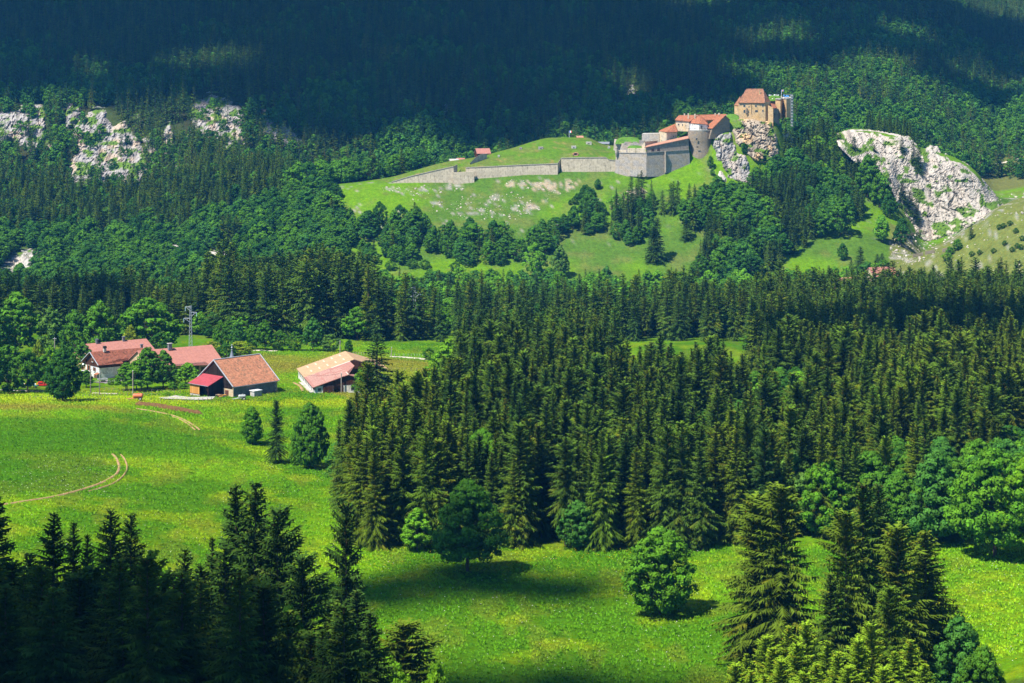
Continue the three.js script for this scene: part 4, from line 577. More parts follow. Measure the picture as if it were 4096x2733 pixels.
for (const [px, py] of [[3888, 1018], [3920, 1012], [4065, 925], [4015, 905], [4040, 895], [4085, 990], [4050, 1000], [4070, 985], [3975, 1005], [4020, 975], [3998, 910], [4090, 955]]) tree(0, px, py + 8, py - 14, 26, 'deep', 5, 'small dark bush dotted on stony right hillside', { a: 1040, b: 1240, lod: 1, group: 'bushes on the right hillside' });
for (const [px, py] of [[1700, 1075], [1820, 1085], [1560, 1080], [1650, 1072], [1420, 1090], [1980, 1120]]) tree(0, px, py, py - 38, 50, 'plain', 5, 'low bush on the meadow under castle hill', { a: 1120, b: 1290, lod: 1, group: 'bushes on the lower castle meadow' });

// woods
const near = (px) => px < 1480 ? 'at the left wood end' : px < 1760 ? 'left of dark meadow tree' : px < 1990 ? 'behind dark meadow tree' : px < 2240 ? 'right of dark meadow tree' : px < 2480 ? 'left of bushy meadow tree' : px < 2780 ? 'behind bushy meadow tree' : px < 3000 ? 'right of bushy meadow tree' : px < 3260 ? 'behind the paired spruces' : px < 3560 ? 'behind right spruce group' : px < 3820 ? 'left of huge bright crown' : 'near right picture edge';
const tone = { plain: 'green', warm: 'yellowish', dark: 'dark', fresh: 'light green', pale: 'pale', deep: 'deep green', blue: 'bluish' };
const describe = (t) => { const row = t.d < 458 ? 'front row' : t.d < 490 ? 'second row' : t.d < 560 ? 'middle' : t.d < 640 ? 'back part' : 'far back'; return `${t.H > (t.s ? 26 : 15) ? 'tallest' : t.H > (t.s ? 23 : 13) ? 'tall' : 'short'} ${t.w > 1.08 ? 'broad ' : t.w < 0.9 ? 'narrow ' : ''}${tone[t.tint] ?? 'green'} ${t.s ? 'spruce' : 'leafy tree'} in wood's ${row}, ${near(t.px)}`; };
const wood = (s, H, tint, label, group, w) => ({ s, H, tint, label, group, w });
scatter({ seed: 11, zone: 'wood', px: [1300, 4500], d: [444, 700], gap: 5.7, poly: [[[1395, 2198], [1342, 1990], [1370, 1900], [1480, 1850], [1700, 1850], [1790, 1640], [1850, 1560], [2380, 1570], [2440, 1680], [3000, 1690], [3060, 1560], [4700, 1540], [4700, 2205], [3700, 2190], [3100, 2160], [2950, 2200]]],
  kind: (px, py, d, x, r) => { const f = py > 2120, n = fbm(x / 25, d / 25, 4); if (px > 3000 && py > 2000 ? n > 0.42 : px < 2950 && py > 2040 ? false : n > 0.63) return wood(0, [11, 17], LEAVES, f ? 'leafy tree in the front row of the wood' : 'leafy tree inside the conifer wood', 'leafy trees of the conifer wood'); return wood(1, f ? [20, 28] : [17, 29], px < 1800 || px > 3500 ? ['warm', 'warm', 'plain', 'warm', 'fresh', 'pale'] : ['plain', 'warm', 'plain', 'dark', 'fresh'], f ? 'spruce in the front row of the wood facing near meadow' : px > 3000 ? 'spruce in the right part of the conifer wood' : px < 1900 ? 'spruce at the left end of the conifer wood' : 'spruce in the middle of conifer wood', 'spruces of the conifer wood', 0.92); } });
scatter({ seed: 12, zone: 'wood', px: [1700, 2480], d: [700, 780], gap: 6.6, poly: [[[1800, 1640], [1850, 1500], [2100, 1470], [2420, 1480], [2500, 1570], [2450, 1640]]], kind: (px, py, d, x, r) => r < 0.12 ? wood(0, [11, 16], LEAVES) : wood(1, [21, 29], CONIF) });
scatter({ seed: 13, zone: 'wood', px: [3030, 4500], d: [700, 950], gap: 6.2, kind: (px, py, d, x, r) => r < 0.06 ? wood(0, [11, 16], ['plain', 'deep', 'fresh']) : wood(1, [17, 27], ['plain', 'dark', 'plain', 'warm']) });
scatter({ seed: 14, zone: 'line', px: [-300, 4500], d: [862, 960], gap: 6.8, kind: (px, py, d, x, r) => { const n = fbm(x / 22, d / 22, 31), k = 0.72 + 0.62 * fbm(x / 14, d / 30, 33); if (px > 1700 && px < 3040 && d < 880 && r < 0.5) return null; if (px < 850 && d < 880) return null; if (px > 1450 && px < 3000 && n > 0.58) return r < 0.5 ? wood(0, [7, 12], LEAVES) : null; return r < 0.12 ? wood(0, [9, 15], LEAVES) : wood(1, (px < 820 ? [18, 25] : px < 1500 ? [26, 35] : px < 3000 ? [17, 25] : [18, 27]).map((h) => h * k), ['dark', 'plain', 'dark', 'plain', 'warm'], 'x', 'y', 1.1); } });
scatter({ seed: 15, zone: 'low', px: [1250, 3560], d: [1060, 1152], gap: 7, kind: (px, py, d, x, r) => r < 0.1 ? wood(1, [12, 18], CONIF) : r < 0.85 ? wood(0, [9, 16], ['pale', 'fresh', 'pale', 'blue', 'plain']) : null });
// lower left slope
scatter({ seed: 16, zone: 'slope', px: [-400, 1330], d: [1080, 1530], gap: 6.3, not: [Z.left1, Z.left2, Z.left3], kind: (px, py, d, x, r) => { if (px > 1180 && d > 1300) return null; if ((px > 250 && px < 620 && py < 800 && d > 1440) || (px > 0 && px < 180 && py < 690 && d > 1450)) return r < 0.3 ? wood(r < 0.1 ? 1 : 0, [5, 10], ['plain', 'deep']) : null; const n = fbm(x / 45, d / 45, 6), c = ss(1230, 1400, d) * 0.75 + (n - 0.5) * 1.6; return r < 0.06 ? null : c > 0.42 && hash(x * 7 | 0, d * 7 | 0, 2) > 0.3 ? wood(1, [15, 25], ['plain', 'plain', 'dark', 'warm']) : wood(0, [6, 16], ['plain', 'deep', 'plain', 'blue', 'fresh', 'deep']); } });
// castle hill
const LEFTCREST = [[1215, 790], [1330, 772], [1400, 768], [1500, 752], [1600, 735], [1720, 700], [1720, 640], [1215, 690]];
scatter({ seed: 17, zone: 'hill', px: [1150, 1420], d: [1335, 1440], gap: 7.5, kind: (px, py, d, x, r) => wood(0, [13, 19], ['plain', 'deep', 'fresh']) });
scatter({ seed: 171, zone: 'hill', px: [1380, 1720], d: [1338, 1420], gap: 7.5, kind: (px, py, d, x, r) => r < 0.25 ? wood(1, [14, 19], CONIF) : r < 0.8 ? wood(0, [11, 16], ['plain', 'deep', 'fresh']) : null });
scatter({ seed: 18, zone: 'hill', px: [1180, 2500], d: [1165, 1290], gap: 6, poly: [[[1150, 860], [1230, 810], [1290, 850], [1370, 900], [1480, 915], [1640, 915], [1800, 965], [1990, 975], [2110, 985], [2200, 945], [2300, 880], [2350, 850], [2420, 860], [2430, 910], [2210, 1010], [2060, 1062], [1860, 1066], [1690, 1058], [1450, 1066], [1240, 1130], [1100, 1130]]], kind: (px, py, d, x, r) => { const n = fbm(x / 12, d / 12, 41); return n > 0.62 ? null : r < 0.12 ? wood(1, [10, 19], CONIF) : r < 0.9 ? wood(0, [4 + 8 * n, 9 + 12 * n], ['fresh', 'plain', 'plain', 'blue', 'plain', 'deep'], 'x', 'y', 0.75 + 0.5 * hash(x * 9 | 0, d * 9 | 0, 1)) : null; } });
scatter({ seed: 19, zone: 'hill', px: [2380, 2720], d: [1165, 1290], gap: 6, poly: [[[2420, 880], [2470, 830], [2560, 800], [2690, 840], [2600, 900], [2590, 960], [2500, 1010], [2440, 960]]], kind: (px, py, d, x, r) => r < 0.6 ? wood(1, [12, 22], ['dark', 'plain']) : r < 0.9 ? wood(0, [8, 13], LEAVES) : null });
scatter({ seed: 20, zone: 'hill', px: [2640, 3480], d: [1160, 1340], gap: 5.8, poly: [[[2680, 850], [2850, 790], [2900, 800], [3000, 790], [3060, 720], [3130, 680], [3200, 680], [3330, 760], [3400, 800], [3460, 860], [3445, 885], [3340, 910], [3260, 960], [3190, 1030], [3090, 1085], [2950, 1130], [2780, 1130], [2830, 980], [2740, 900]]], kind: (px, py, d, x, r) => { const n = fbm(x / 22, d / 22, 9); return r < 0.03 ? null : n > 0.58 ? wood(1, [13, 21], ['dark', 'plain']) : wood(0, [9, 17], px > 3080 ? ['plain', 'deep', 'deep', 'blue'] : ['plain', 'deep', 'blue', 'plain', 'fresh']); } });
scatter({ seed: 21, zone: 'hill', px: [3120, 3460], d: [1290, 1400], gap: 6, poly: [[[3130, 640], [3170, 590], [3210, 590], [3330, 560], [3350, 600], [3440, 680], [3470, 760], [3330, 770], [3200, 700]]], kind: (px, py, d, x, r) => r < 0.62 ? wood(1, [13, 21], ['dark', 'plain']) : wood(0, [8, 13], ['plain', 'fresh', 'bright']) });
scatter({ seed: 22, zone: 'hill', px: [2850, 3010], d: [1270, 1325], gap: 5, poly: [[[2690, 660], [2780, 640], [2850, 640], [2860, 720], [2780, 720]], [[2920, 500], [2950, 500], [2965, 600], [3000, 650], [2975, 650], [2935, 580]]], kind: (px, py, d, x, r) => r < 0.7 ? wood(0, [5, 9], ['plain', 'fresh', 'deep']) : null });
scatter({ seed: 221, zone: 'hill', px: [3480, 3680], d: [1362, 1400], gap: 5, kind: (px, py, d, x, r) => r < 0.8 ? wood(1, [10, 15], ['dark', 'plain']) : null });
scatter({ seed: 222, zone: 'hill', px: [2240, 2440], d: [1200, 1300], gap: 4.5, poly: [[[2300, 800], [2340, 760], [2400, 720], [2420, 735], [2390, 790], [2330, 850], [2240, 860]]], kind: (px, py, d, x, r) => r < 0.7 ? wood(0, [3.5, 7], ['plain', 'deep']) : null });
// the mountain
const CL = [[[-120, 420], [190, 420], [190, 640], [-120, 620]], [[250, 430], [450, 430], [620, 690], [560, 770], [260, 770]], [[635, 500], [750, 500], [750, 700], [650, 660]], [[745, 390], [860, 370], [985, 420], [990, 690], [860, 600], [770, 560]], [[1020, 440], [1215, 550], [1190, 620], [1040, 570]], [[975, 590], [1050, 590], [1050, 700], [975, 700]], [[2500, 350], [2555, 350], [2555, 455], [2500, 455]]];
scatter({ seed: 23, zone: 'mountain', px: [-700, 4800], d: [1470, 2480], gap: 6.4, not: [[[3960, 640], [4400, 610], [4400, 700], [3960, 690]], [[3930, 715], [4060, 715], [4060, 790], [3930, 790]]], kind: (px, py, d, x, r) => {
  if (px < 1330 && d < 1535 && d < 1500) return null;
  if (CL.some((q) => inside(q, px, py)) && hash(x * 10 | 0, d * 10 | 0, 3) < 0.8) return null;
  const n = fbm(x / 70, d / 70, 12), up = ss(1600, 1900, d), right = ss(2600, 3600, px) * (1 - ss(1900, 2100, d)), low = 1 - ss(1560, 1700, d);
  const leafy = 0.2 + (n - 0.5) * 2.4 - 0.3 * up + 0.4 * right + 0.22 * low;
  if (d > 1900 && px > 3200 && n > 0.6) return r < 0.4 ? wood(0, [8, 12], ['fresh', 'plain']) : wood(1, [14, 19], ['plain', 'blue']);
  return r < leafy ? wood(0, [10, 16], ['plain', 'deep', 'plain', 'blue', 'plain', 'deep', 'fresh']) : wood(1, [16, 24], ['dark', 'plain', 'dark', 'plain', 'dark', 'warm', 'deep']);
} });

// build them: the 300 of each kind that show largest are things, the rest a mass
{
  const size = (t) => (t.hero ? 1000 : 0) + t.H / t.d * 1000, M4 = new THREE.Matrix4(), Q = new THREE.Quaternion(), UPV = V(0, 1, 0);
  const lodOf = (t) => t.lod ?? (t.d < 700 ? 0 : t.d < 1450 ? 1 : 2), batches = new Map();
  for (const s of [1, 0]) {
    const all = forest.filter((t) => t.s === s).sort((a, b) => size(b) - size(a));
    let made = 0;
    for (const t of all) {
      const lod = lodOf(t), set = (s ? SP : BL)[lod], m = set[t.v % set.length], k = t.H / m.H;
      const seen = t.px > -30 && t.px < 4126 && pyOf(t.y + t.H, t.d) < 2720;
      if (made < 300 && seen && (t.hero || (t.d < 720 && t.label))) {
        if (t.zone === 'wood') t.label = describe(t); else if (t.zone === 'corner') t.label = `${t.w > 1.2 ? 'broad ' : t.w < 1.05 ? 'slim ' : ''}${t.s ? 'dark spruce' : 'shaded leafy tree'} ${t.d < 215 ? 'lowest' : t.d < 232 ? 'low' : 'higher'} in bottom left wood, ${t.px < 250 ? 'at left edge' : t.px < 550 ? 'left of its centre' : t.px < 850 ? 'at its centre' : t.px < 1150 ? 'under its three tallest spruces' : 'at its right end'}`;
        const g = thing(s ? 'spruce_tree' : 'leafy_tree', t.label, s ? 'spruce' : 'tree', V(t.x, t.y, -t.d), t.group);
        g.rotation.set((hash(made, 1, 1) - 0.5) * 0.05, t.turn, (hash(made, 2, 1) - 0.5) * 0.05); g.scale.set(k * t.w, k, k * t.w);
        const a = shade(new THREE.Mesh(m.wood, woodMat)); a.name = 'trunk'; const b = shade(new THREE.Mesh(m.crown, leafMat[t.tint])); b.name = 'crown'; g.add(a, b); made++;
      } else {
        const vi = t.v % set.length, key = [s, lod, vi, t.d > 1440 ? 'far' : t.d > 1000 ? 'hill' : t.d > 320 ? 'near' : 'dark'].join();
        if (!batches.has(key)) batches.set(key, []); batches.get(key).push(t);
      }
    }
  }
  const LAB = { far: ['mountain_forest', 'dense dark mixed forest covering the mountain slope'], hill: ['hillside_wood', 'mixed trees covering the castle hill and lower slopes'], near: ['conifer_wood', 'crowded trees filling the wood beyond near meadow'], dark: ['shaded_wood', 'crowded shaded trees low in bottom left wood'] };
  for (const [key, list] of batches) {
    const [s, lod, vi, z] = key.split(','), set = (s === '1' ? SP : BL)[lod], m = set[vi], jk = lod + ',' + vi, J = JOIN[s === '1' ? 's' : 'b'];
    J[jk] ??= joined(m);
    const im = shade(new THREE.InstancedMesh(J[jk], M.leaf, list.length)), c = new THREE.Color();
    list.forEach((t, i) => { const k = t.H / m.H; M4.compose(V(t.x, t.y, -t.d), Q.setFromEuler(new THREE.Euler((hash(i, 1, 9) - 0.5) * 0.06, t.turn, (hash(i, 2, 9) - 0.5) * 0.06)), V(k * t.w, k, k * t.w)); im.setMatrixAt(i, M4); const q = 0.86 + 0.28 * hash(i, lod | 0, 5); c.copy(TINTS[t.tint]).multiplyScalar(q); im.setColorAt(i, c); });
    im.name = numbered(LAB[z][0]); tag(im, LAB[z][1], 'forest', 'woods that read as one mass', 'stuff'); scene.add(im);
  }
  console.log('trees', forest.length);
}
// ------------------------------------------------------------------ the castle
function wallRun(label, pts, o = {}) { // pts: [px, d, row of the top, row of the foot]
  const th = o.th ?? 2.2, m = o.mat ?? M.paleWall, base = P(pts[0][0], pts[0][3], pts[0][1]), g = thing(o.name ?? 'rampart_wall', label, 'wall', base, o.group), f = [];
  const A = pts.map(([px, d, t, b]) => { const p = P(px, t, d), q = P(px, b, d); q.y -= 2.5; return [q, p, p.clone().add(V(0, 0, -th)), q.clone().add(V(0, 0, -th))]; });
  for (let i = 0; i < A.length - 1; i++) { const a = A[i], b = A[i + 1]; f.push([a[0], b[0], b[1], a[1]], [a[1], b[1], b[2], a[2]], [a[2], b[2], b[3], a[3]]); }
  f.push([A[0][3], A[0][0], A[0][1], A[0][2]]); const z = A.at(-1); f.push([z[0], z[3], z[2], z[1]]);
  part('masonry', faces(f), m, g);
  if (o.coping !== false) { const c = []; for (let i = 0; i < A.length - 1; i++) { const a = A[i][1], b = A[i + 1][1], e = V(0, 0, 0.25), up = V(0, 0.35, 0), bk = V(0, 0, -th - 0.4); const q = [a.clone().add(e), b.clone().add(e)], r = q.map((p) => p.clone().add(up)), s = r.map((p) => p.clone().add(bk)), t = q.map((p) => p.clone().add(bk)); c.push([q[0], q[1], r[1], r[0]], [r[0], r[1], s[1], s[0]], [t[0], t[1], q[1], q[0]], [s[0], s[1], t[1], t[0]], [t[0], q[0], r[0], s[0]], [q[1], t[1], s[1], r[1]]); } part('coping', faces(c), M.castleWall, g); }
  return g;
}
wallRun('long pale wedge shaped rampart rising at the left of fort', [[1566, 1299, 729, 737], [1640, 1298, 707, 735], [1720, 1297.5, 688, 729], [1814, 1297, 667, 722], [1829, 1302, 661, 716]]);
wallRun('low pale wall below gap in the left rampart', [[1811, 1295.5, 690, 722], [1897, 1295, 686, 716]], { coping: false });
wallRun('long pale rampart along foot of the grassy mound', [[1863, 1299, 672, 714], [1940, 1298.5, 669, 708], [2030, 1298, 664, 702], [2120, 1298, 660, 696], [2231, 1297, 656, 692]]);
wallRun('short shaded rampart return at the mound corner', [[2231.5, 1297.3, 656, 692], [2244, 1304, 635, 686]]);
wallRun('bright pale rampart between the mound and grey bastion', [[2245, 1300, 634, 686], [2340, 1299, 632, 684], [2424, 1299, 631, 684], [2437, 1299, 641, 684], [2463, 1299, 643, 684]]);
wallRun('curved pale wall tip at left end of grassy mound', [[1880, 1312, 655, 662], [1900, 1316, 634, 654], [1922, 1321, 620, 646], [1948, 1326, 617, 640]]);
// windows: a surround and a dark pane on the wall that runs from A to B ([px, d] each)
function onWall(A, B, px) { const a = V(X(...A), 0, -A[1]), b = V(X(...B), 0, -B[1]), k = (px - CX) / F, t = (k * A[1] - a.x) / ((b.x - a.x) - k * (B[1] - A[1])), d = A[1] + t * (B[1] - A[1]), u = b.clone().sub(a).normalize(), n = V(-u.z, 0, u.x); if (n.z < 0) n.negate(); return { d, u, n }; }
function win(g, A, B, px, py, w, h, o = {}) {
  const { d, u, n } = onWall(A, B, px), c = P(px, py, d), W = w * d / F, H = h * d / F;
  const f = part(o.name ?? 'window', boxAt(c.clone().addScaledVector(n, 0.02), u, n, W + (o.rim ?? 0.3), 0.16, H + (o.rim ?? 0.3)), o.frame ?? M.paleWall, g);
  part('pane', boxAt(c.clone().addScaledVector(n, 0.08), u, n, W, 0.12, H), o.pane ?? (o.name ? M.dark : M.pane), f);  // embrasure, arch, opening: no hole, a dark sheet painted as the shade inside
  return f;
}
const lift = (pts) => pts.map(([px, py, d]) => P(px, py, d));
function roofFaces(list, th = 0.3) { return merge(list.map((f) => slab(lift(f), th))); }
function block(g, name, fp, top, bottom, dRef, m, batter) { const y1 = Array.isArray(top) ? top.map((t, i) => hOf(t, fp[i][1])) : hOf(top, dRef); return part(name, prism(fpx(fp), hOf(bottom, dRef), y1, batter), m, g); }
function grassMound(g, px0, px1, d0, d1, pyTop, pyFoot) { // a turfed hump with an uneven skin
  const n = 26, m = 10, pos = [], idx = [], col = [], uv = [], dm = (d0 + d1) / 2, yf = hOf(pyFoot, dm), yt = hOf(pyTop, dm);
  for (let i = 0; i <= n; i++) for (let j = 0; j <= m; j++) { const u = i / n * 2 - 1, v = j / m * 2 - 1, d = lerp(d0, d1, j / m), x = X(lerp(px0, px1, i / n), d), e = Math.pow(Math.max(0, (1 - Math.abs(u) ** 2.6) * (1 - Math.abs(v) ** 3)), 0.45), y = yf + (yt - yf) * e * (0.9 + 0.15 * fbm(x / 4, d / 4)); pos.push(x, y, -d); uv.push(x, d); const k = 0.8 + 0.5 * fbm(x / 2, d / 2, 4); col.push(0.11 * k, 0.23 * k, 0.028 * k); if (i < n && j < m) { const a = i * (m + 1) + j; idx.push(a, a + m + 1, a + 1, a + 1, a + m + 1, a + m + 2); } }
  const q = new THREE.BufferGeometry(); q.setAttribute('position', new THREE.Float32BufferAttribute(pos, 3)); q.setAttribute('uv', new THREE.Float32BufferAttribute(uv, 2)); q.setAttribute('color', new THREE.Float32BufferAttribute(col, 3)); q.setIndex(idx); q.computeVertexNormals();
  return part('turf', q, M.ground, g);
}
{ // grey bastion with its roofed gallery
  const g = thing('bastion', 'grey angular bastion with red roofed gallery and corner turret', 'bastion', P(2586, 690, 1300));
  block(g, 'wall', [[2464, 1298], [2586, 1287], [2757, 1300], [2757, 1335], [2464, 1335]], [612, 610, 598, 598, 612], 705, 1294, M.castleWall, 0.04);
  const sh = block(g, 'gallery_wall', [[2585, 1289], [2755, 1301.5], [2755, 1312], [2592, 1304]], [589, 553, 553, 589], 612, 1294, M.greyWall);
  part('cordon', merge([boxAt(P(2525, 611.5, 1292.4), V(X(2586, 1287) - X(2464, 1298), 0, 11).normalize(), V(0, 0, 1), 20.3, 0.7, 0.5), boxAt(P(2671, 604.5, 1293.2), V(X(2757, 1300) - X(2586, 1287), 1.3, -13).normalize(), V(0, 0, 1), 31.5, 0.7, 0.5)]), M.castleWall, g);
  part('gallery_roof', slab(lift([[2577, 590, 1288], [2755, 553, 1300.5], [2753, 543, 1312], [2590, 580, 1304]]), 0.35), M.paleRoof, g);
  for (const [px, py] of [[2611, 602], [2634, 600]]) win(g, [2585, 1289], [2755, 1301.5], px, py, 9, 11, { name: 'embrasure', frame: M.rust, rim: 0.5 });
  block(g, 'buttress', [[2658, 1291], [2664, 1290.5], [2664, 1296], [2658, 1296]], 606, 690, 1292, M.greyWall);
  for (const [a, b, t, bt, d] of [[2511, 2541, 594, 613, 1293.6], [2546, 2583, 594, 612, 1291], [2473, 2504, 602, 613, 1297]]) block(g, 'merlon', [[a, d], [b, d - (b - a) * 0.075], [b, d + 4], [a, d + 5]], t, bt, d, M.paleWall);
  const t = part('turret', new THREE.CylinderGeometry(0.95, 0.95, 3.2, 10).translate(...P(2466, 605, 1296.5).toArray()), M.castleWall, g);
  part('turret_roof', new THREE.SphereGeometry(1.0, 10, 6, 0, 6.3, 0, 1.6).translate(...P(2466, 595.5, 1296.5).toArray()), M.greyWall, t);
  part('corbel', new THREE.CylinderGeometry(0.95, 0.2, 2.2, 10).translate(...P(2466, 622, 1296.5).toArray()), M.castleWall, t);
}
{ const g = thing('upper_bastion', 'low walled bastion topped with a bright grass mound', 'bastion', P(2515, 605, 1330)); block(g, 'wall', [[2456, 1335], [2492, 1322], [2574, 1320], [2580, 1342], [2458, 1352]], [572, 574, 572, 566, 556], 612, 1330, M.castleWall, 0.05); grassMound(g, 2461, 2566, 1324, 1350, 547, 574); for (const [a, b, t, bt, d] of [[2498, 2526, 568, 577, 1321.5], [2531, 2550, 568, 576, 1320.8], [2556, 2576, 562, 575, 1320.2]]) block(g, 'merlon', [[a, d], [b, d], [b, d + 3], [a, d + 3]], t, bt, d, M.castleWall); grassMound(g, 2510, 2570, 1306, 1318, 581, 594); }
{ const g = thing('low_rampart', 'low pale topped rampart left of the hip roofed guardhouse', 'wall', P(2600, 565, 1320)); block(g, 'wall', [[2568, 1322], [2638, 1316], [2640, 1330], [2574, 1334]], [536, 534, 532, 533], 575, 1320, M.castleWall, 0.03); block(g, 'coping', [[2569, 1323], [2638, 1317], [2639, 1329], [2574, 1333]], [535, 533.4, 531.4, 532.4], 540, 1322, M.concrete); }
{ const g = thing('sloped_wall', 'small sloping wall with tiled top between bastion and guardhouse', 'wall', P(2600, 590, 1306)); block(g, 'wall', [[2567, 1306], [2580, 1302], [2630, 1308], [2630, 1314], [2572, 1312]], [583, 566, 563, 563, 583], 600, 1305, M.cream); part('coping', slab(lift([[2579, 567, 1301], [2631, 563, 1307], [2631, 561.5, 1310], [2581, 565, 1304]]), 0.3), M.greyWall, g); }
{ const g = thing('guardhouse', 'cream guardhouse under red hipped roof left of the barracks', 'building', P(2670, 565, 1315));
  block(g, 'wall', [[2636, 1317], [2666, 1309], [2709, 1314], [2708, 1328], [2640, 1332]], 527, 580, 1312, M.cream);
  const e = [[2633, 524, 1318], [2666, 528, 1308], [2711, 527, 1313.5], [2710, 525, 1329], [2638, 522, 1333]], r = [2701, 495, 1322];
  part('roof', roofFaces(e.map((p, i) => [p, e[(i + 1) % 5], r])), M.castleRoof, g);
  win(g, [2636, 1317], [2666, 1309], 2646, 561, 3, 3); win(g, [2666, 1309], [2709, 1314], 2693, 546, 3, 6); }
{ const g = thing('barracks', 'long cream barracks with red tiled roof and chimneys', 'building', P(2800, 515, 1325));
  block(g, 'wall', [[2703, 1321], [2757, 1311.5], [2770, 1324], [2902, 1328], [2902, 1345], [2705, 1340]], [480, 485, 482, 476, 474, 476], 525, 1318, M.cream);
  const rf = part('roof', roofFaces([[[2700, 480, 1320], [2758, 486, 1310.5], [2778, 468, 1322], [2716, 461, 1331]], [[2758, 486, 1310.5], [2772, 484, 1323], [2778, 468, 1322]], [[2772, 484, 1322.5], [2904, 477, 1327], [2904, 456, 1337], [2778, 462, 1331]], [[2716, 461, 1331], [2778, 468, 1322], [2778, 461, 1332]], [[2700, 480, 1320], [2716, 461, 1331], [2702, 476, 1342]], [[2702, 476, 1342], [2716, 461, 1331], [2904, 456, 1337], [2904, 474, 1347]]]), M.castleRoof, g);
  for (const [px, t, b, d, w] of [[2738, 454, 464, 1329, 5], [2753, 453, 480, 1319, 5], [2790, 461, 474, 1325, 5], [2861, 453, 462, 1334, 5], [2876, 452, 462, 1335, 6]]) part('chimney', boxAt(P(px, (t + b) / 2, d), V(1, 0, 0), V(0, 0, 1), w * d / F, 0.8, (b - t) * d / F), M.paleWall, rf);
  for (const [px, py, w, h] of [[2715, 498, 7, 6], [2731, 500, 4, 8], [2729, 482, 5, 6], [2744, 503, 3, 6]]) win(g, [2703, 1321], [2757, 1311.5], px, py, w, h);
  for (const [px, py] of [[2837, 482], [2838, 500]]) win(g, [2770, 1324], [2902, 1328], px, py, 4, 6); }
{ const g = thing('pavilion', 'white walled pavilion with hipped red roof on castle terrace', 'building', P(2795, 517, 1312));
  block(g, 'wall', [[2751, 1313], [2797, 1306], [2831, 1309], [2830, 1324], [2756, 1326]], 495, 524, 1308, M.white);
  const e = [[2748, 492, 1313.5], [2797, 495, 1305], [2833, 498, 1308], [2832, 490, 1326], [2752, 486, 1328]], r1 = [2792, 462, 1316], r2 = [2803, 461, 1317];
  const rf = part('roof', roofFaces([[e[0], e[1], r2, r1], [e[1], e[2], r2], [e[2], e[3], r2], [e[3], e[4], r1, r2], [e[4], e[0], r1]]), M.castleRoof, g);
  part('chimney', boxAt(P(2780, 466, 1315), V(1, 0, 0), V(0, 0, 1), 0.9, 0.9, 3.4), M.paleWall, rf);
  for (const px of [2757, 2764, 2771, 2777]) win(g, [2751, 1313], [2797, 1306], px, 499, 1.8, 7, { rim: 0.05 });
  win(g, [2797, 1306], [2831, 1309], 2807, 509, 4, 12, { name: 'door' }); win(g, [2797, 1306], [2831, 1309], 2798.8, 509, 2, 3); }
{ const g = thing('gable_house', 'rubble stone gable house with long red roof beside tower', 'building', P(2880, 545, 1306));
  const W = lift([[2849, 515, 1302], [2900, 463, 1303.5], [2919, 479, 1307], [2920, 552, 1309], [2838, 556, 1302]]);
  part('wall', faces([W, W.map((p) => p.clone().add(V(-2, 0, -13))).reverse(), [W[2], W[3], W[3].clone().add(V(-2, 0, -13)), W[2].clone().add(V(-2, 0, -13))], [W[0], W[4], W[4].clone().add(V(-2, 0, -13)), W[0].clone().add(V(-2, 0, -13))]]), M.rubble, g);
  part('roof', roofFaces([[[2848, 515, 1301], [2901, 461, 1302.6], [2884, 456, 1319], [2819, 511, 1313]], [[2901, 461, 1302.6], [2921, 479, 1306.4], [2905, 474, 1322], [2884, 456, 1319]]], 0.35), M.castleRoof, g);
  win(g, [2849, 1302], [2920, 1309], 2880, 511, 3, 6); }
{ const g = thing('round_tower', 'weathered grey round tower below castle terrace', 'tower', P(2800, 640, 1309)), c = P(2800, 580, 1310.5), top = hOf(524, 1305), bot = hOf(655, 1305), pts = [];
  for (let i = 0; i <= 12; i++) { const t = i / 12; pts.push(new THREE.Vector2(lerp(8.6, 7.5, t) + 0.25 * Math.sin(t * 9), lerp(bot, top, t))); }
  const geo = new THREE.LatheGeometry(pts, 40), p = geo.attributes.position, uv = geo.attributes.uv; for (let i = 0; i < p.count; i++) { const a = Math.atan2(p.getZ(i), p.getX(i)), k = 1 + 0.05 * (fbm(a * 3, p.getY(i) / 4, 3) - 0.5); uv.setXY(i, a * 8, p.getY(i)); p.setX(i, p.getX(i) * k); p.setZ(i, p.getZ(i) * k); }
  geo.computeVertexNormals(); part('wall', geo.translate(c.x, 0, c.z), M.rubble, g);
  part('terrace', new THREE.CylinderGeometry(7.9, 7.7, 0.7, 40).translate(c.x, top + 0.2, c.z), M.concrete, g);
  const rl = part('railing', new THREE.TorusGeometry(7.7, 0.09, 5, 44).rotateX(Math.PI / 2).translate(c.x, top + 1.5, c.z), M.dark, g);
  for (let i = 0; i < 26; i++) { const a = i / 26 * 6.283; part('baluster', rod(V(c.x + Math.cos(a) * 7.7, top + 0.4, c.z + Math.sin(a) * 7.7), V(c.x + Math.cos(a) * 7.7, top + 1.5, c.z + Math.sin(a) * 7.7), 0.05, 4), M.dark, rl); }
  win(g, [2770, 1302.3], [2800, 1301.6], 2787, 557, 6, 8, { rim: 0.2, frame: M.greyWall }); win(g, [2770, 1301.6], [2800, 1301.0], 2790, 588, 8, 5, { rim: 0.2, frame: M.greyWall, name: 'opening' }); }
{ const g = thing('grass_terrace', 'walled grass terrace between gable house and keep', 'terrace', P(2930, 500, 1320)); block(g, 'wall', [[2906, 1320], [2960, 1314], [2960, 1336], [2902, 1342]], [485, 479, 462, 458], 520, 1318, M.rubble); grassMound(g, 2898, 2962, 1316, 1344, 455, 481); part('kiosk', boxAt(P(2947, 461, 1326), V(1, 0, 0), V(0, 0, 1), 2.2, 2, 1), M.castleWall, g); }
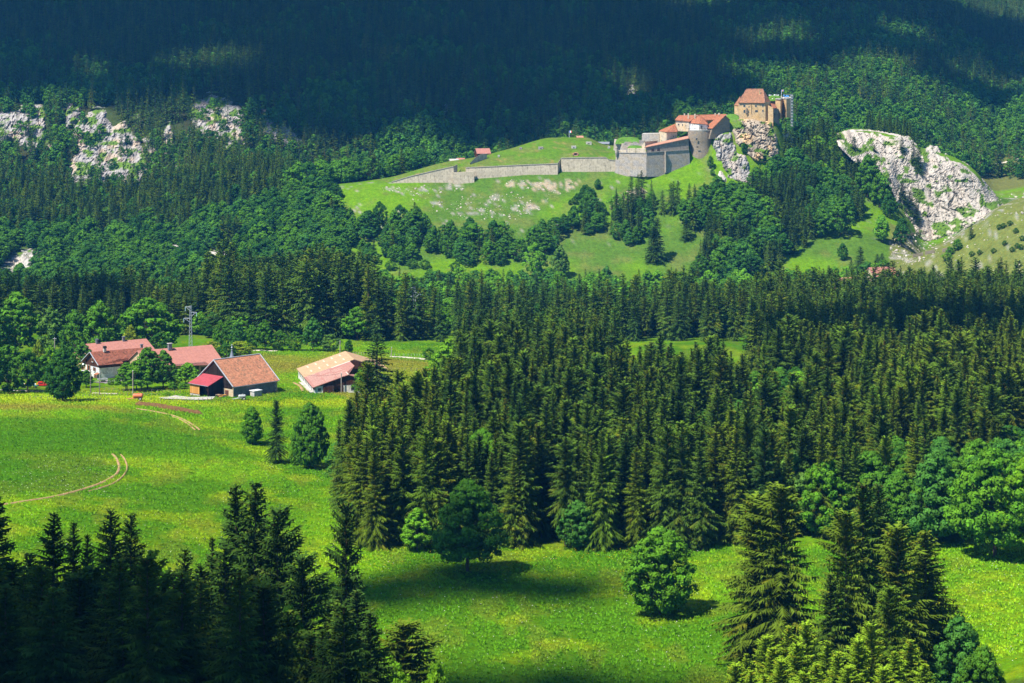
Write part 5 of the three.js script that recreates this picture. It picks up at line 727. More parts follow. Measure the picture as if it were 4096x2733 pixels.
{ // the keep
  const g = thing('castle_keep', 'ochre castle keep with tall hipped roof on the rock', 'castle', P(3020, 480, 1322));
  block(g, 'wall', [[2954, 1331], [2957, 1318], [3006, 1315.6], [3062, 1314], [3076, 1318], [3083, 1327], [3080, 1342], [2960, 1344]], 408, 505, 1318, M.ochre);
  const e = [[2951, 409, 1332], [2955, 411, 1317], [3060, 412, 1312.8], [3082, 409, 1324], [3083, 405, 1343], [2956, 405, 1346]], r1 = [2986, 357, 1327], r2 = [3053, 357, 1326];
  const rf = part('roof', roofFaces([[e[0], e[1], r1], [e[1], e[2], r2, r1], [e[2], e[3], r2], [e[3], e[4], r2], [e[4], e[5], r1, r2], [e[5], e[0], r1]], 0.4), M.keepRoof, g);
  part('chimney', boxAt(P(3039, 371, 1322), V(1, 0, 0), V(0, 0, 1), 0.8, 0.9, 3.2), M.ochre, rf);
  part('ridge_cap', merge([rod(P(2986, 356.6, 1327), P(3053, 356.6, 1326), 0.22), rod(P(3053, 357, 1326), P(3060, 411, 1313), 0.2), rod(P(2986, 357, 1327), P(2955, 410, 1317), 0.2)]), M.paleRoof, rf);
  for (const [px, py, w, h] of [[2978, 423.5, 8, 8], [2978, 445.5, 7, 11], [2996, 427, 3, 4.5], [2996, 447.5, 3, 3.5]]) win(g, [2957, 1318], [3006, 1315.6], px, py, w, h);
  for (const [px, py, w, h] of [[3024, 424, 7, 7], [3026, 444.5, 10.5, 7.5], [3052, 423, 5, 9.5], [3052, 443, 5, 8]]) win(g, [3006, 1315.6], [3062, 1314], px, py, w, h);
  const or = part('oriel', boxAt(P(2987, 442, 1315.9), V(1, 0, 0), V(0, 0, 1), 0.95, 1.4, 3.2), M.rubble, g); part('corbel', new THREE.ConeGeometry(0.7, 1.6, 5).rotateX(Math.PI).translate(...P(2987, 457, 1315.9).toArray()), M.rubble, or);
  part('downpipe', rod(P(3006, 412, 1315.3), P(3006, 456, 1315.3), 0.09), M.dark, g);
  block(g, 'pilaster', [[3072, 1314.5], [3093, 1313], [3094, 1322], [3076, 1323]], [421, 431, 431, 421], 505, 1315, M.ochre);
}
{ const g = thing('keep_turret', 'small hip roofed turret house at left of keep', 'building', P(2948, 455, 1334)); block(g, 'wall', [[2938, 1336], [2957, 1332], [2960, 1345], [2940, 1346]], 421, 470, 1334, M.ochre); const e = [[2936, 421, 1336], [2958, 423, 1331], [2964, 419, 1346], [2938, 418, 1347]], r = [2961, 386, 1342]; part('roof', roofFaces([[e[0], e[1], r], [e[1], e[2], r], [e[2], e[3], r], [e[3], e[0], r]]), M.keepRoof, g); win(g, [2938, 1336], [2957, 1332], 2952, 437, 2, 8); }
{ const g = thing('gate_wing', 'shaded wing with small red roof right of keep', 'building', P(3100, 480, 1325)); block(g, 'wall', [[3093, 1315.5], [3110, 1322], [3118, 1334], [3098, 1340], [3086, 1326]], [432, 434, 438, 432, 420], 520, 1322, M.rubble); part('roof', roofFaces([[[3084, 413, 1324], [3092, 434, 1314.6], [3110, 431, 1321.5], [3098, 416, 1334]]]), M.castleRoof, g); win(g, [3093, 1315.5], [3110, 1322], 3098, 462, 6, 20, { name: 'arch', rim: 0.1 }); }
{ const g = thing('grass_platform', 'grass topped gun platform behind the keep roof', 'terrace', P(3098, 405, 1345)); block(g, 'wall', [[3074, 1340], [3126, 1338], [3128, 1362], [3076, 1364]], [404, 402, 386, 386], 460, 1340, M.castleWall); grassMound(g, 3070, 3128, 1336, 1366, 380, 403); }
{ const g = thing('flanking_tower', 'tall square tower right of the keep', 'tower', P(3112, 450, 1333)); block(g, 'wall', [[3102, 1332], [3122, 1329], [3131, 1338], [3112, 1348]], 397, 475, 1333, M.ochre); block(g, 'coping', [[3101, 1331.5], [3122.5, 1328], [3132, 1338], [3112, 1349]], 394, 397.5, 1333, M.concrete); }
{ const g = thing('end_tower', 'angular pale tower at right end of the fortress', 'tower', P(3148, 445, 1338)); block(g, 'wall', [[3130, 1340], [3146, 1331], [3164, 1334], [3166, 1352], [3132, 1354]], [394, 395, 391, 388, 388], 470, 1336, M.ochre); part('cornice', slab(lift([[3129, 393.5, 1340], [3146, 394.5, 1330.4], [3165, 390.5, 1333.4], [3167, 387.5, 1352], [3131, 387.5, 1354]]), 0.5), M.concrete, g); }
{ const g = thing('blue_tarpaulin', 'blue tarpaulin lying on the end tower top', 'tarpaulin', P(3145, 389, 1340)); const n = 10, pos = [], idx = []; for (let i = 0; i <= n; i++) for (let j = 0; j <= 4; j++) { const p = P(lerp(3134, 3156, i / n), lerp(391.5, 385, j / 4), lerp(1333.5, 1342, j / 4)); p.y += 0.5 + 0.7 * Math.sin(i * 1.3) * (1 - i / n) + 0.25 * Math.cos(j * 2); pos.push(p.x, p.y, p.z); if (i < n && j < 4) { const a = i * 5 + j; idx.push(a, a + 5, a + 1, a + 1, a + 5, a + 6); } } const q = new THREE.BufferGeometry(); q.setAttribute('position', new THREE.Float32BufferAttribute(pos, 3)); q.setIndex(idx); q.computeVertexNormals(); part('sheet', q, M.blue, g); part('rope', rod(P(3134, 389, 1335), P(3156, 389, 1337), 0.06), M.flagWhite, g); }
{ const g = thing('scaffold', 'tall grey scaffold clad against fortress end', 'scaffold', P(3168, 500, 1338)), y0 = hOf(505, 1338), y1 = hOf(381, 1338);
  for (const [px, d] of [[3164.5, 1333], [3171, 1334], [3165.5, 1340], [3172, 1341]]) part('upright', rod(V(X(px, d), y0, -d), V(X(px, d), y1, -d), 0.12, 5), M.steel, g);
  for (let i = 0; i <= 10; i++) { const y = lerp(y0, y1 - 0.5, i / 10); part('deck', boxAt(V(X(3168.3, 1337), y, -1337), V(1, 0, 0), V(0, 0, 1), 1.2, 7, 0.12), M.concrete, g); part('guard_rail', boxAt(V(X(3168, 1333), y + 1, -1333), V(1, 0, 0), V(0, 0, 1), 1.3, 0.1, 0.1), M.steel, g); part('netting', boxAt(V(X(3168, 1332.8), y + 0.55, -1332.8), V(1, 0, 0), V(0, 0, 1), 0.9, 0.04, 0.5), M.concrete, g); }
  for (const [px, d] of [[3134, 1336], [3148, 1336], [3162, 1337]]) part('top_post', rod(P(px, 386, d), P(px, 378, d), 0.07, 4), M.steel, g); part('top_rail', rod(P(3134, 378.5, 1336), P(3164, 378.5, 1337), 0.07, 4), M.steel, g); }
for (const [px, py, w] of [[3078, 381, 5], [3084, 381, 4], [3098, 380, 6], [3105, 380, 4], [3113, 380.5, 5], [3090, 395, 4]]) { const g = thing('sandbag', 'white bulk bag on the gun platform edge', 'bag', P(px, py + 3, 1338), 'white bags on the gun platform'); const s = w * 1338 / F; part('sack', new THREE.SphereGeometry(s * 0.55, 8, 6).scale(1, 0.75, 0.9).translate(...P(px, py + 0.6, 1337.5).toArray()), M.flagWhite, g); part('tie', new THREE.ConeGeometry(s * 0.2, s * 0.3, 5).translate(...P(px, py - 2, 1337.5).toArray()), M.flagWhite, g); }
function flag(label, px, top, foot, d, w, h, cols) { const g = thing('flag', label, 'flag', P(px, foot, d)); part('pole', rod(P(px, foot, d), P(px, top, d), 0.09, 5), M.flagWhite, g); cols.forEach((m, i) => { const a = px + 0.5 + w * i / cols.length, b = px + 0.5 + w * (i + 1) / cols.length, s = 0.25; part('stripe', slab([P(a, top + h, d - s * i), P(b, top + h, d - s * (i + 1)), P(b, top, d - s * (i + 1)), P(a, top, d - s * i)], 0.04), m, g); }); }
flag('blue flag on a pole over the fortress end tower', 3126.5, 359, 390, 1336, 9, 7, [M.flagBlue, M.yellow, M.flagBlue]);
flag('blue white red flag on the grassy mound', 2277, 523, 560, 1372, 10, 8, [M.flagBlue, M.flagWhite, M.red]);
// on the turfed mound
for (const [px, py, w, h, m, label] of [[2163, 592, 20, 7, M.castleWall, 'grey stone casemate front set in the grassy mound'], [2295, 589, 19, 8, M.concrete, 'pale casemate with pointed top on the mound'], [2355, 573, 22, 8, M.concrete, 'pale stone slab casemate near mound crest'], [2083, 594, 10, 6, M.castleWall, 'small stone vent left on the grassy mound'], [1995, 625, 8, 5, M.concrete, 'small pale stone vent low on the mound'], [2436, 591, 9, 6, M.concrete, 'small pale casemate near the upper bastion']]) { const { d } = on(px, py + h / 2, 1303, 1385), g = thing('casemate', label, 'casemate', P(px, py + h / 2, d)), s = d / F; part('wall', boxAt(P(px, py + 1, d + 0.4), V(1, 0, 0), V(0, 0, 1), w * s, 2.4, h * s + 1), m, g); part('slit_shade', boxAt(P(px, py + 1.5, d - 0.85), V(1, 0, 0), V(0, 0, 1), w * s * 0.3, 0.2, h * s * 0.3), M.dark, g); }  // slits are dark boxes on the front, painted as shade within
{ const { d } = on(2303, 622, 1303, 1385), g = thing('gun_port', 'arched pale gun port low on grassy mound', 'casemate', P(2303, 622, d)); part('surround', new THREE.TorusGeometry(1.35, 0.45, 6, 16).scale(1.2, 0.75, 1).translate(...P(2303, 617.5, d - 0.3).toArray()), M.paleRoof, g); part('opening', new THREE.CircleGeometry(1.25, 16).scale(1.2, 0.75, 1).translate(...P(2303, 617.5, d - 0.3).toArray()), M.dark, g); }  // the opening is a dark disc standing for its unlit inside
function hut(name, label, c, ang, L, W, wallH, rise, wallM, roofM, over = 0.4) { // a plain gabled building, c on the ground; returns its frame
  const g = thing(name, label, 'building', c), u = V(Math.cos(ang), 0, -Math.sin(ang)), v = V(Math.sin(ang), 0, Math.cos(ang)), at = (a, b, h) => c.clone().addScaledVector(u, a).addScaledVector(v, b).add(V(0, h, 0)), l = L / 2, w = W / 2;
  const A = at(-l, -w, -1.5), B = at(l, -w, -1.5), D = at(l, w, -1.5), E = at(-l, w, -1.5), up = (p) => p.clone().setY(c.y + wallH), r1 = at(-l, 0, wallH + rise), r2 = at(l, 0, wallH + rise);
  part('wall', faces([[A, B, up(B), up(A)], [D, E, up(E), up(D)], [B, D, up(D), r2, up(B)], [E, A, up(A), r1, up(E)]]), wallM, g);
  const k = over / w * rise, rf = part('roof', merge([slab([at(-l - over, w + over, wallH - k), at(l + over, w + over, wallH - k), at(l + over, 0, wallH + rise + 0.12), at(-l - over, 0, wallH + rise + 0.12)], 0.22), slab([at(-l - over, -w - over, wallH - k), at(l + over, -w - over, wallH - k), at(l + over, 0, wallH + rise + 0.12), at(-l - over, 0, wallH + rise + 0.12)], 0.22)]), roofM, g);
  return { g, at, u, v, rf, l, w };
}
{ const { p } = on(2322, 557, 1330, 1372); hut('lookout_hut', 'tiny orange roofed hut on top of the grassy mound', V(p.x, hOf(556, 1368), -1368), 0.1, 4, 3.2, 1.2, 0.9, M.cream, M.paleRoof); }
{ const h = hut('fort_barn', 'dark gabled barn with pink roof at left of fort', P(1930, 625, 1345), 0.25, 9, 8, 2.2, 3, M.brownWood, M.redRoof); }
hut('fort_shed', 'grey roofed shed behind the grassy mound', P(2408, 580, 1385), -0.15, 10, 6, 1.0, 1.1, M.cream, M.zinc);
hut('fort_shed', 'low pale roofed shed left of the fort', P(1815, 648, 1350), 0.2, 5.5, 5, 1, 1, M.cream, M.concrete);
hut('fort_shed', 'low pink roofed shed left of the fort barn', P(1842, 644, 1352), 0.2, 5, 4, 1, 0.9, M.cream, M.redRoof);
// avalanche barriers under the crag
for (const [px, py, n, w] of [[3685, 936, 9, 46], [3655, 930, 0, 0], [3672, 1024, 8, 38], [3720, 1013, 9, 36], [3785, 1003, 8, 28], [3645, 942, 6, 20]]) { if (!n) continue; const a = on(px - w / 2, py + 6, 1060, 1320), b = on(px + w / 2, py, 1060, 1320), g = thing('barrier_fence', px === 3685 ? 'upper dark timber barrier at crag foot' : px === 3672 ? 'lowest dark timber barrier on stony slope' : px === 3720 ? 'middle dark timber barrier on stony slope' : px === 3785 ? 'right dark timber barrier below crag' : 'short dark timber barrier left of upper one', 'fence', a.p); const up = V(0, 2.1, 0); for (let i = 0; i <= n; i++) { const p = a.p.clone().lerp(b.p, i / n); p.y = Hx(p.x, -p.z) - 0.3; part('post', rod(p, p.clone().add(up), 0.22, 5), M.post, g); } for (const h of [0.5, 1.2, 1.8]) part('rail', rod(a.p.clone().add(V(0, h, 0)), b.p.clone().add(V(0, h, 0)), 0.16, 5), M.post, g); }
// two houses behind the wood and a ski lift style post on the right hill
hut('village_house', 'pink roofed house half hidden behind spruces, lower left', P(3405, 1185, 1010), 0.45, 15, 11, 5, 4.5, M.white, M.redRoof);
hut('village_house', 'pink roofed house half hidden behind spruces, upper right', P(3525, 1135, 1030), 0.35, 14, 10, 4.5, 4, M.cream, M.redRoof);
// ------------------------------------------------------------------ the farm
// own axes of a building: u along, v across (both level), heights below the eye
function axes(x, d, ux, ud, vx, vd) { const lu = Math.hypot(ux, ud), lv = Math.hypot(vx, vd), u = V(ux / lu, 0, -ud / lu), v = V(vx / lv, 0, -vd / lv), o = V(x, CAMY, -d); const at = (a, b, h) => o.clone().addScaledVector(u, a).addScaledVector(v, b).add(V(0, h, 0)); at.u = u; at.v = v; return at; }
function opening(g, at, a, b, h, w, hh, along, o = {}) { // a window or door on the face where the other axis is fixed
  const u = along === 'u' ? at.u : at.v, n = along === 'u' ? at.v : at.u, s = o.out ?? -1, c = at(a, b, h).addScaledVector(n, s * 0.04);
  const f = part(o.name ?? 'window', boxAt(c, u, n, w + (o.rim ?? 0.2), 0.14, hh + (o.rim ?? 0.2)), o.frame ?? M.white, g);
  part('pane', boxAt(c.clone().addScaledVector(n, s * 0.06), u, n, w, 0.1, hh), o.pane ?? M.pane, f);
  if (o.shut) for (const k of [-1, 1]) part('shutter', boxAt(c.clone().addScaledVector(n, s * 0.08).addScaledVector(u, k * (w * 0.75)), u, n, w * 0.46, 0.08, hh), M.shutter, f);
  if (o.sill) part('sill', boxAt(c.clone().addScaledVector(n, s * 0.15).add(V(0, -hh / 2 - 0.12, 0)), u, n, w + 0.5, 0.3, 0.14), M.white, f);
  return f;
}
{ // the stone barn with the orange tiled roof
  const at = axes(-93.4, 670, 0.688, 0.725, -0.725, 0.688), L = 19, W = 19.8, e = -104.0, r = -96.6, b = -112;
  const g = thing('stone_barn', 'stone barn with large orange tiled roof and dark gable', 'barn', at(L / 2, W / 2, -109));
  part('wall', faces([[at(0, 0, b), at(L, 0, b), at(L, 0, e), at(0, 0, e)], [at(L, 0, b), at(L, W, b), at(L, W, e), at(L, W / 2, r), at(L, 0, e)], [at(L, W, b), at(0, W, b), at(0, W, e), at(L, W, e)]]), M.greyRender, g);
  part('gable_wall', faces([[at(0, W, b), at(0, 0, b), at(0, 0, e), at(0, W, e)]]), M.gableStone, g);
  part('gable_boards', slab([at(-0.12, W - 0.2, e + 0.1), at(-0.12, 0.2, e + 0.1), at(-0.12, W / 2, r - 0.1)].reverse(), 0.1), M.darkWood, g);
  part('gable_boards', faces([[at(-0.06, 5.4, e - 1.4), at(-0.06, 0.3, e - 1.4), at(-0.06, 0.3, e + 0.1), at(-0.06, 5.4, e + 0.1)]]), M.darkWood, g);
  const k = 0.55, drop = k * (r - e) / (W / 2);
  const rf = part('roof', merge([slab([at(-0.5, -k, e - drop), at(L + 0.5, -k, e - drop), at(L + 0.5, W / 2, r + 0.15), at(-0.5, W / 2, r + 0.15)], 0.25), slab([at(-0.5, W + k, e - drop), at(L + 0.5, W + k, e - drop), at(L + 0.5, W / 2, r + 0.15), at(-0.5, W / 2, r + 0.15)], 0.25)]), M.barnRoof, g);
  for (const [p, q] of [[at(-0.55, -k, e - drop), at(-0.55, W / 2, r + 0.12)], [at(-0.55, W + k, e - drop), at(-0.55, W / 2, r + 0.12)], [at(L + 0.55, -k, e - drop), at(L + 0.55, W / 2, r + 0.12)]]) part('bargeboard', rod(p, q, 0.2, 4), M.greyPaint, rf);
  part('ridge', rod(at(-0.5, W / 2, r + 0.25), at(L + 0.5, W / 2, r + 0.25), 0.16, 6), M.greyPaint, rf);
  part('gutter', rod(at(-0.4, -k - 0.1, e - drop - 0.2), at(L + 0.4, -k - 0.1, e - drop - 0.2), 0.12, 6), M.zinc, rf);
  part('downpipe', rod(at(4, -0.12, e - 0.6), at(4, -0.12, -109.6), 0.08, 5), M.zinc, g);
  for (let i = 0; i < 9; i++) part('quoin', boxAt(at(L - (i % 2 ? 0.3 : 0.5), -0.02, -110.3 + i * 0.66), at.u, at.v, i % 2 ? 0.6 : 1.0, 0.14, 0.5), M.gableStone, g);
  for (const a of [9.6, 11.8]) { const w = opening(g, at, a, 0, -108.6, 0.7, 1.5, 'u', { frame: M.concrete, rim: 0.5 }); }
  opening(g, at, 0, 3.4, -107.4, 1.6, 2.6, 'v', { name: 'door', pane: M.rust, frame: M.shutter });
  // lean-to on the gable
  const s0 = 5.4, s1 = 15.5, w = 6.2, hi = -101.5, lo = -104.1, f = -108.9;
  part('shed_roof', slab([at(-w - 0.5, s0 - 0.4, lo), at(-w - 0.5, s1 + 0.4, lo), at(-0.1, s1 + 0.4, hi), at(-0.1, s0 - 0.4, hi)], 0.16), M.crimson, g);
  part('shed_side', faces([[at(0, s0, -111), at(-w, s0, -111), at(-w, s0, lo - 0.15), at(0, s0, hi - 0.15)]]), M.darkWood, g);
  part('shed_side', faces([[at(0, s1, -111), at(-w, s1, -111), at(-w, s1, lo - 0.15), at(0, s1, hi - 0.15)]]), M.darkWood, g);
  const sw = part('shed_wall', boxAt(at(-w + 0.15, (s1 + 10.2) / 2, -108.9), at.v, at.u, s1 - 10.2, 0.3, 2.6), M.concrete, g);
  for (let i = 0; i < 16; i++) part('board', boxAt(at(-w, 10.3 + (i + 0.5) * (s1 - 10.3) / 16, (lo - 0.2 + -107.4) / 2), at.v, at.u, (s1 - 10.3) / 16 - 0.03, 0.08 + 0.03 * hash(i, 1, 1), lo - 0.2 + 107.4), M.orangeWood[(hash(i, 2, 7) * 3) | 0], g);
  opening(g, at, -w + 0.15, 14.2, -108.2, 0.7, 0.6, 'v', { name: 'vent', rim: 0.1, frame: M.concrete });
  part('post', rod(at(-w, s0 + 0.2, -111), at(-w, s0 + 0.2, lo - 0.1), 0.14, 6), M.brownWood, g); part('brace', rod(at(-w, s0 + 0.3, -106), at(-w, s0 + 1.4, lo - 0.2), 0.1, 5), M.brownWood, g);
  part('gutter', rod(at(-w - 0.55, s0 - 0.4, lo - 0.1), at(-w - 0.55, s1 + 0.5, lo - 0.1), 0.1, 6), M.zinc, g);
  // things by the barn
  const kx = at(7.6, -2.6, 0), gy = Hx(kx.x, -kx.z);
  const kg = thing('concrete_hut', 'small concrete hut with slab roof before grey barn wall', 'hut', V(kx.x, gy, kx.z)); part('wall', boxAt(V(kx.x, gy + 0.7, kx.z), at.u, at.v, 3.2, 2.2, 2), M.concrete, kg); part('roof', boxAt(V(kx.x, gy + 1.85, kx.z), at.u, at.v, 3.7, 2.7, 0.25), M.white, kg);
  for (let i = 0; i < 14; i++) { const p = at(-1.2 - hash(i, 1, 2) * 1.4, 2.2 + (i % 7) * 0.42, 0); const y = Hx(p.x, -p.z) + 0.25 + (i / 7 | 0) * 0.4; const o = solo('log', rod(V(p.x, y, p.z), V(p.x - 1.1, y, p.z + 0.6), 0.2 + 0.07 * hash(i, 5, 5), 7), [M.post, M.orangeWood[0], M.brownWood][i % 3], 'short cut log in the woodpile by barn gable', 'log', 'woodpile at the barn gable'); }
}
function tanker(name, label, px, py, len, rad, body, turn, axle = true) { // a slurry tank on two wheels
  const { p } = on(px, py, 560, 760), g = thing(name, label, 'trailer', p); g.rotation.y = turn; const q = (geo) => geo.translate(p.x, p.y, p.z), mk = (n, geo, m, par = g) => part(n, q(geo), m, par);
  const pts = []; for (let i = 0; i <= 14; i++) { const t = i / 14, e = Math.min(t, 1 - t) * len; pts.push(new THREE.Vector2(rad * Math.sqrt(clamp(1 - (1 - Math.min(1, e / (rad * 0.55))) ** 2)) + 0.001, t * len - len / 2)); }
  const tank = mk('tank', new THREE.LatheGeometry(pts, 18).rotateZ(Math.PI / 2).translate(0, rad + 0.75, 0), body); mk('hatch', new THREE.CylinderGeometry(0.25, 0.25, 0.2, 10).translate(0.2, rad * 2 + 0.8, 0), body, tank);
  for (const z of [-1, 1]) { const wh = mk('wheel', new THREE.TorusGeometry(0.42, 0.17, 8, 18).translate(len * 0.22, 0.58, z * rad * 0.95), M.tyre); mk('rim', new THREE.CylinderGeometry(0.36, 0.36, 0.2, 14).rotateX(Math.PI / 2).translate(len * 0.22, 0.58, z * rad * 0.95), M.rim, wh); }
  mk('frame', merge([rod(V(-len / 2 - 0.3, 0.75, -0.4), V(len / 2 - 0.3, 0.75, -0.4), 0.09), rod(V(-len / 2 - 0.3, 0.75, 0.4), V(len / 2 - 0.3, 0.75, 0.4), 0.09)]), body); mk('drawbar', merge([rod(V(-len / 2 - 1.9, 0.5, 0), V(-len / 2 + 0.2, 0.75, 0.35), 0.08), rod(V(-len / 2 - 1.9, 0.5, 0), V(-len / 2 + 0.2, 0.75, -0.35), 0.08)]), body); mk('jack', rod(V(-len / 2 - 1.5, 0, 0), V(-len / 2 - 1.5, 0.8, 0), 0.05), M.zinc);
}
tanker('slurry_tanker', 'orange slurry tanker trailer parked in meadow', 551, 1602, 3.4, 0.72, M.tank, 0.1);
tanker('slurry_tanker', 'grey tank trailer beside the concrete hut', 968, 1601, 2.6, 0.55, M.tankGrey, 0.25);
{ // long farmhouse with the red roof
  const at = axes(-128.8, 730, 0.84, 0.54, 0.54, -0.84), e = -104.6, r = -100.1, b = -112, L0 = -8, L1 = 20.2, W = 9.5;
  const g = thing('farmhouse', 'beige farmhouse with long plain red roof behind barn', 'house', at(6, 5, -109));
  part('wall', faces([[at(L0, W - 1.2, b), at(L1 - 4.6, W - 1.2, b), at(L1 - 4.6, W - 1.2, e + 0.4), at(L0, W - 1.2, e + 0.4)], [at(L1 - 4.6, W - 1.2, b), at(L1 - 4.6, W + 1.5, b), at(L1 - 4.6, W + 1.5, e - 0.4), at(L1 - 4.6, W - 1.2, e + 0.4)], [at(L1 - 4.6, W + 1.5, b), at(L1, W + 1.5, b), at(L1, W + 1.5, e - 1), at(L1 - 4.6, W + 1.5, e - 0.9)], [at(L1, W + 1.5, b), at(L1, -W, b), at(L1, -W, e), at(L1, 0, r), at(L1, W + 1.5, e - 1)], [at(L0, -W, b), at(L0, W - 1.2, b), at(L0, W - 1.2, e), at(L0, 0, r), at(L0, -W, e)], [at(L1, -W, b), at(L0, -W, b), at(L0, -W, e), at(L1, -W, e)]]), M.beige, g);
  const s = (r - e) / W, rf = part('roof', merge([slab([at(L0 - 0.6, 0, r + 0.1), at(L1 + 0.6, 0, r + 0.1), at(L1 + 0.6, W + 2.4, r + 0.1 - s * (W + 2.4)), at(L1 - 5.2, W + 2.4, r + 0.1 - s * (W + 2.4)), at(L1 - 6.4, W + 0.3, r + 0.1 - s * (W + 0.3)), at(L0 - 0.6, W + 0.3, r + 0.1 - s * (W + 0.3))], 0.25), slab([at(L0 - 0.6, 0, r + 0.1), at(L1 + 0.6, 0, r + 0.1), at(L1 + 0.6, -W - 0.6, e - 0.3), at(L0 - 0.6, -W - 0.6, e - 0.3)], 0.25)]), M.redRoof, g);
  part('gutter', rod(at(L0, W + 0.5, r - s * (W + 0.3) - 0.1), at(L1 - 6.4, W + 0.5, r - s * (W + 0.3) - 0.1), 0.11), M.zinc, rf);
  const ch = part('chimney', boxAt(at(3.6, 1.2, r + 0.7), at.u, at.v, 1.3, 1.1, 2.2), M.greyRender, rf); part('cap', boxAt(at(3.6, 1.2, r + 1.95), at.u, at.v, 1.7, 1.5, 0.2), M.concrete, ch);
  part('eave_boards', boxAt(at(4, W - 1.1, e + 0.1), at.u, at.v, 22, 0.12, 0.9), M.brownWood, g);
  for (const [a, h, w, hh] of [[3, -107.6, 1.6, 2.2], [7.4, -107.4, 1.1, 1.6], [10.4, -107.2, 2.8, 2.4], [13.6, -107.6, 1.3, 1.5]]) opening(g, at, a, W - 1.2, h, w, hh, 'u', { out: 1, frame: M.brownWood });
  opening(g, at, L1 - 2.2, W + 1.5, -108, 1, 1.8, 'u', { out: 1, name: 'door', pane: M.white, frame: M.concrete });
}
{ // white chalet
  const at = axes(-149.3, 725, 0.82, 0.57, -0.62, 0.78), L = 13.5, W = 12.5, e = -105, r = -101.2, b = -111.5, L2 = 8.2;
  const g = thing('chalet', 'white walled chalet with brown boarded gable and tiled roof', 'house', at(6, 6, -110));
  part('wall', faces([[at(0, 0.8, b), at(L2, 0.8, b), at(L2, 0.8, e - 1.2), at(0, 0.8, e - 1.2)], [at(L2, 0.8, b), at(L2, 2.4, b), at(L2, 2.4, e - 0.3), at(L2, 0.8, e - 0.3)], [at(L2, 2.4, b), at(L + 6, 2.4, b), at(L + 6, 2.4, e - 0.4), at(L2, 2.4, e - 0.4)], [at(L + 6, 2.4, b), at(L + 6, W, b), at(L + 6, W, e), at(L + 6, W / 2, r), at(L + 6, 2.4, e)], [at(0, W - 0.8, b), at(0, 0.8, b), at(0, 0.8, e - 1.2), at(0, W - 0.8, e - 1.2)], [at(L + 6, W - 0.8, b), at(0, W - 0.8, b), at(0, W - 0.8, e), at(L + 6, W - 0.8, e)]]), M.white, g);
  part('gable_boards', faces([[at(-0.1, W - 0.8, e - 1.2), at(-0.1, 0.7, e - 1.2), at(-0.1, 0.7, e + 0.2), at(-0.1, W / 2, r - 0.2), at(-0.1, W - 0.8, e + 0.2)]]), M.brownWood, g);
  part('side_boards', faces([[at(-0.1, 0.7, e - 1.4), at(L2, 0.7, e - 1.4), at(L2, 0.7, e + 0.2), at(-0.1, 0.7, e + 0.2)], [at(L2, 2.3, e - 0.6), at(L + 6, 2.3, e - 0.6), at(L + 6, 2.3, e + 0.8), at(L2, 2.3, e + 0.8)]]), M.brownWood, g);
  const s = (r - e) / (W / 2), R = (v) => r + 0.12 - Math.abs(v - W / 2) * s;
  const rf = part('roof', merge([slab([at(-1, -0.5, R(-0.5)), at(L2 + 0.5, -0.5, R(-0.5)), at(L2 + 0.5, 1.7, R(1.7)), at(L + 6.6, 1.7, R(1.7)), at(L + 6.6, W / 2, R(W / 2)), at(-1, W / 2, R(W / 2))], 0.25), slab([at(-1, W + 0.5, R(W + 0.5)), at(L + 6.6, W + 0.5, R(W + 0.5)), at(L + 6.6, W / 2, R(W / 2)), at(-1, W / 2, R(W / 2))], 0.25)]), M.brownRoof, g);
  for (const v of [-0.5, W + 0.5]) part('bargeboard', rod(at(-1.05, v, R(v)), at(-1.05, W / 2, R(W / 2)), 0.17, 4), M.greyPaint, rf); part('bargeboard', rod(at(L + 6.65, 1.7, R(1.7)), at(L + 6.65, W / 2, R(W / 2)), 0.15, 4), M.greyPaint, rf);
  const ch = part('chimney', boxAt(at(4.4, W / 2 - 0.8, r + 0.5), at.u, at.v, 0.9, 0.8, 1.4), M.concrete, rf); part('cowl', boxAt(at(4.4, W / 2 - 0.8, r + 1.6), at.u, at.v, 1.1, 1, 0.8), M.dark, ch);
  opening(g, at, -0.1, W / 2 - 0.6, e + 1.1, 0.8, 1.3, 'v', { shut: 1, sill: 1 });
  for (const [v, h, w, hh] of [[W * 0.72, -107.2, 1.3, 1.9], [W * 0.36, -107.2, 1, 1.3], [W * 0.3, -109.7, 0.9, 1.2]]) opening(g, at, 0, v, h, w, hh, 'v', { shut: 1, sill: 1 });
  opening(g, at, 0, W * 0.12, -110, 0.9, 1.9, 'v', { name: 'door', pane: M.shutter }); part('porch_roof', slab([at(-1.2, W * 0.04, -108.7), at(-1.2, W * 0.22, -108.7), at(0, W * 0.22, -108.2), at(0, W * 0.04, -108.2)], 0.12), M.castleRoof, g);
  opening(g, at, L2 + 1.4, 2.4, -106.4, 0.9, 0.9, 'u', { shut: 1 }); opening(g, at, L2 + 4.6, 2.4, -106.4, 0.9, 0.9, 'u', { shut: 1 }); opening(g, at, L2 + 2.4, 2.4, -109.8, 1.1, 2, 'u', { name: 'door', pane: M.shutter });
  const bal = part('balcony', boxAt(at(-0.7, W - 2.4, -108.4), at.v, at.u, 4.6, 1.4, 0.2), M.white, g); for (let i = 0; i < 8; i++) part('baluster', rod(at(-1.35, W - 4.6 + i * 0.62, -108.4), at(-1.35, W - 4.6 + i * 0.62, -107.4), 0.05, 4), M.shutter, bal);
  part('satellite_dish', new THREE.SphereGeometry(0.5, 10, 6, 0, 6.3, 0, 0.8).rotateX(1.2).translate(...at(-0.6, W - 0.2, -106.3).toArray()), M.flagWhite, g);
}
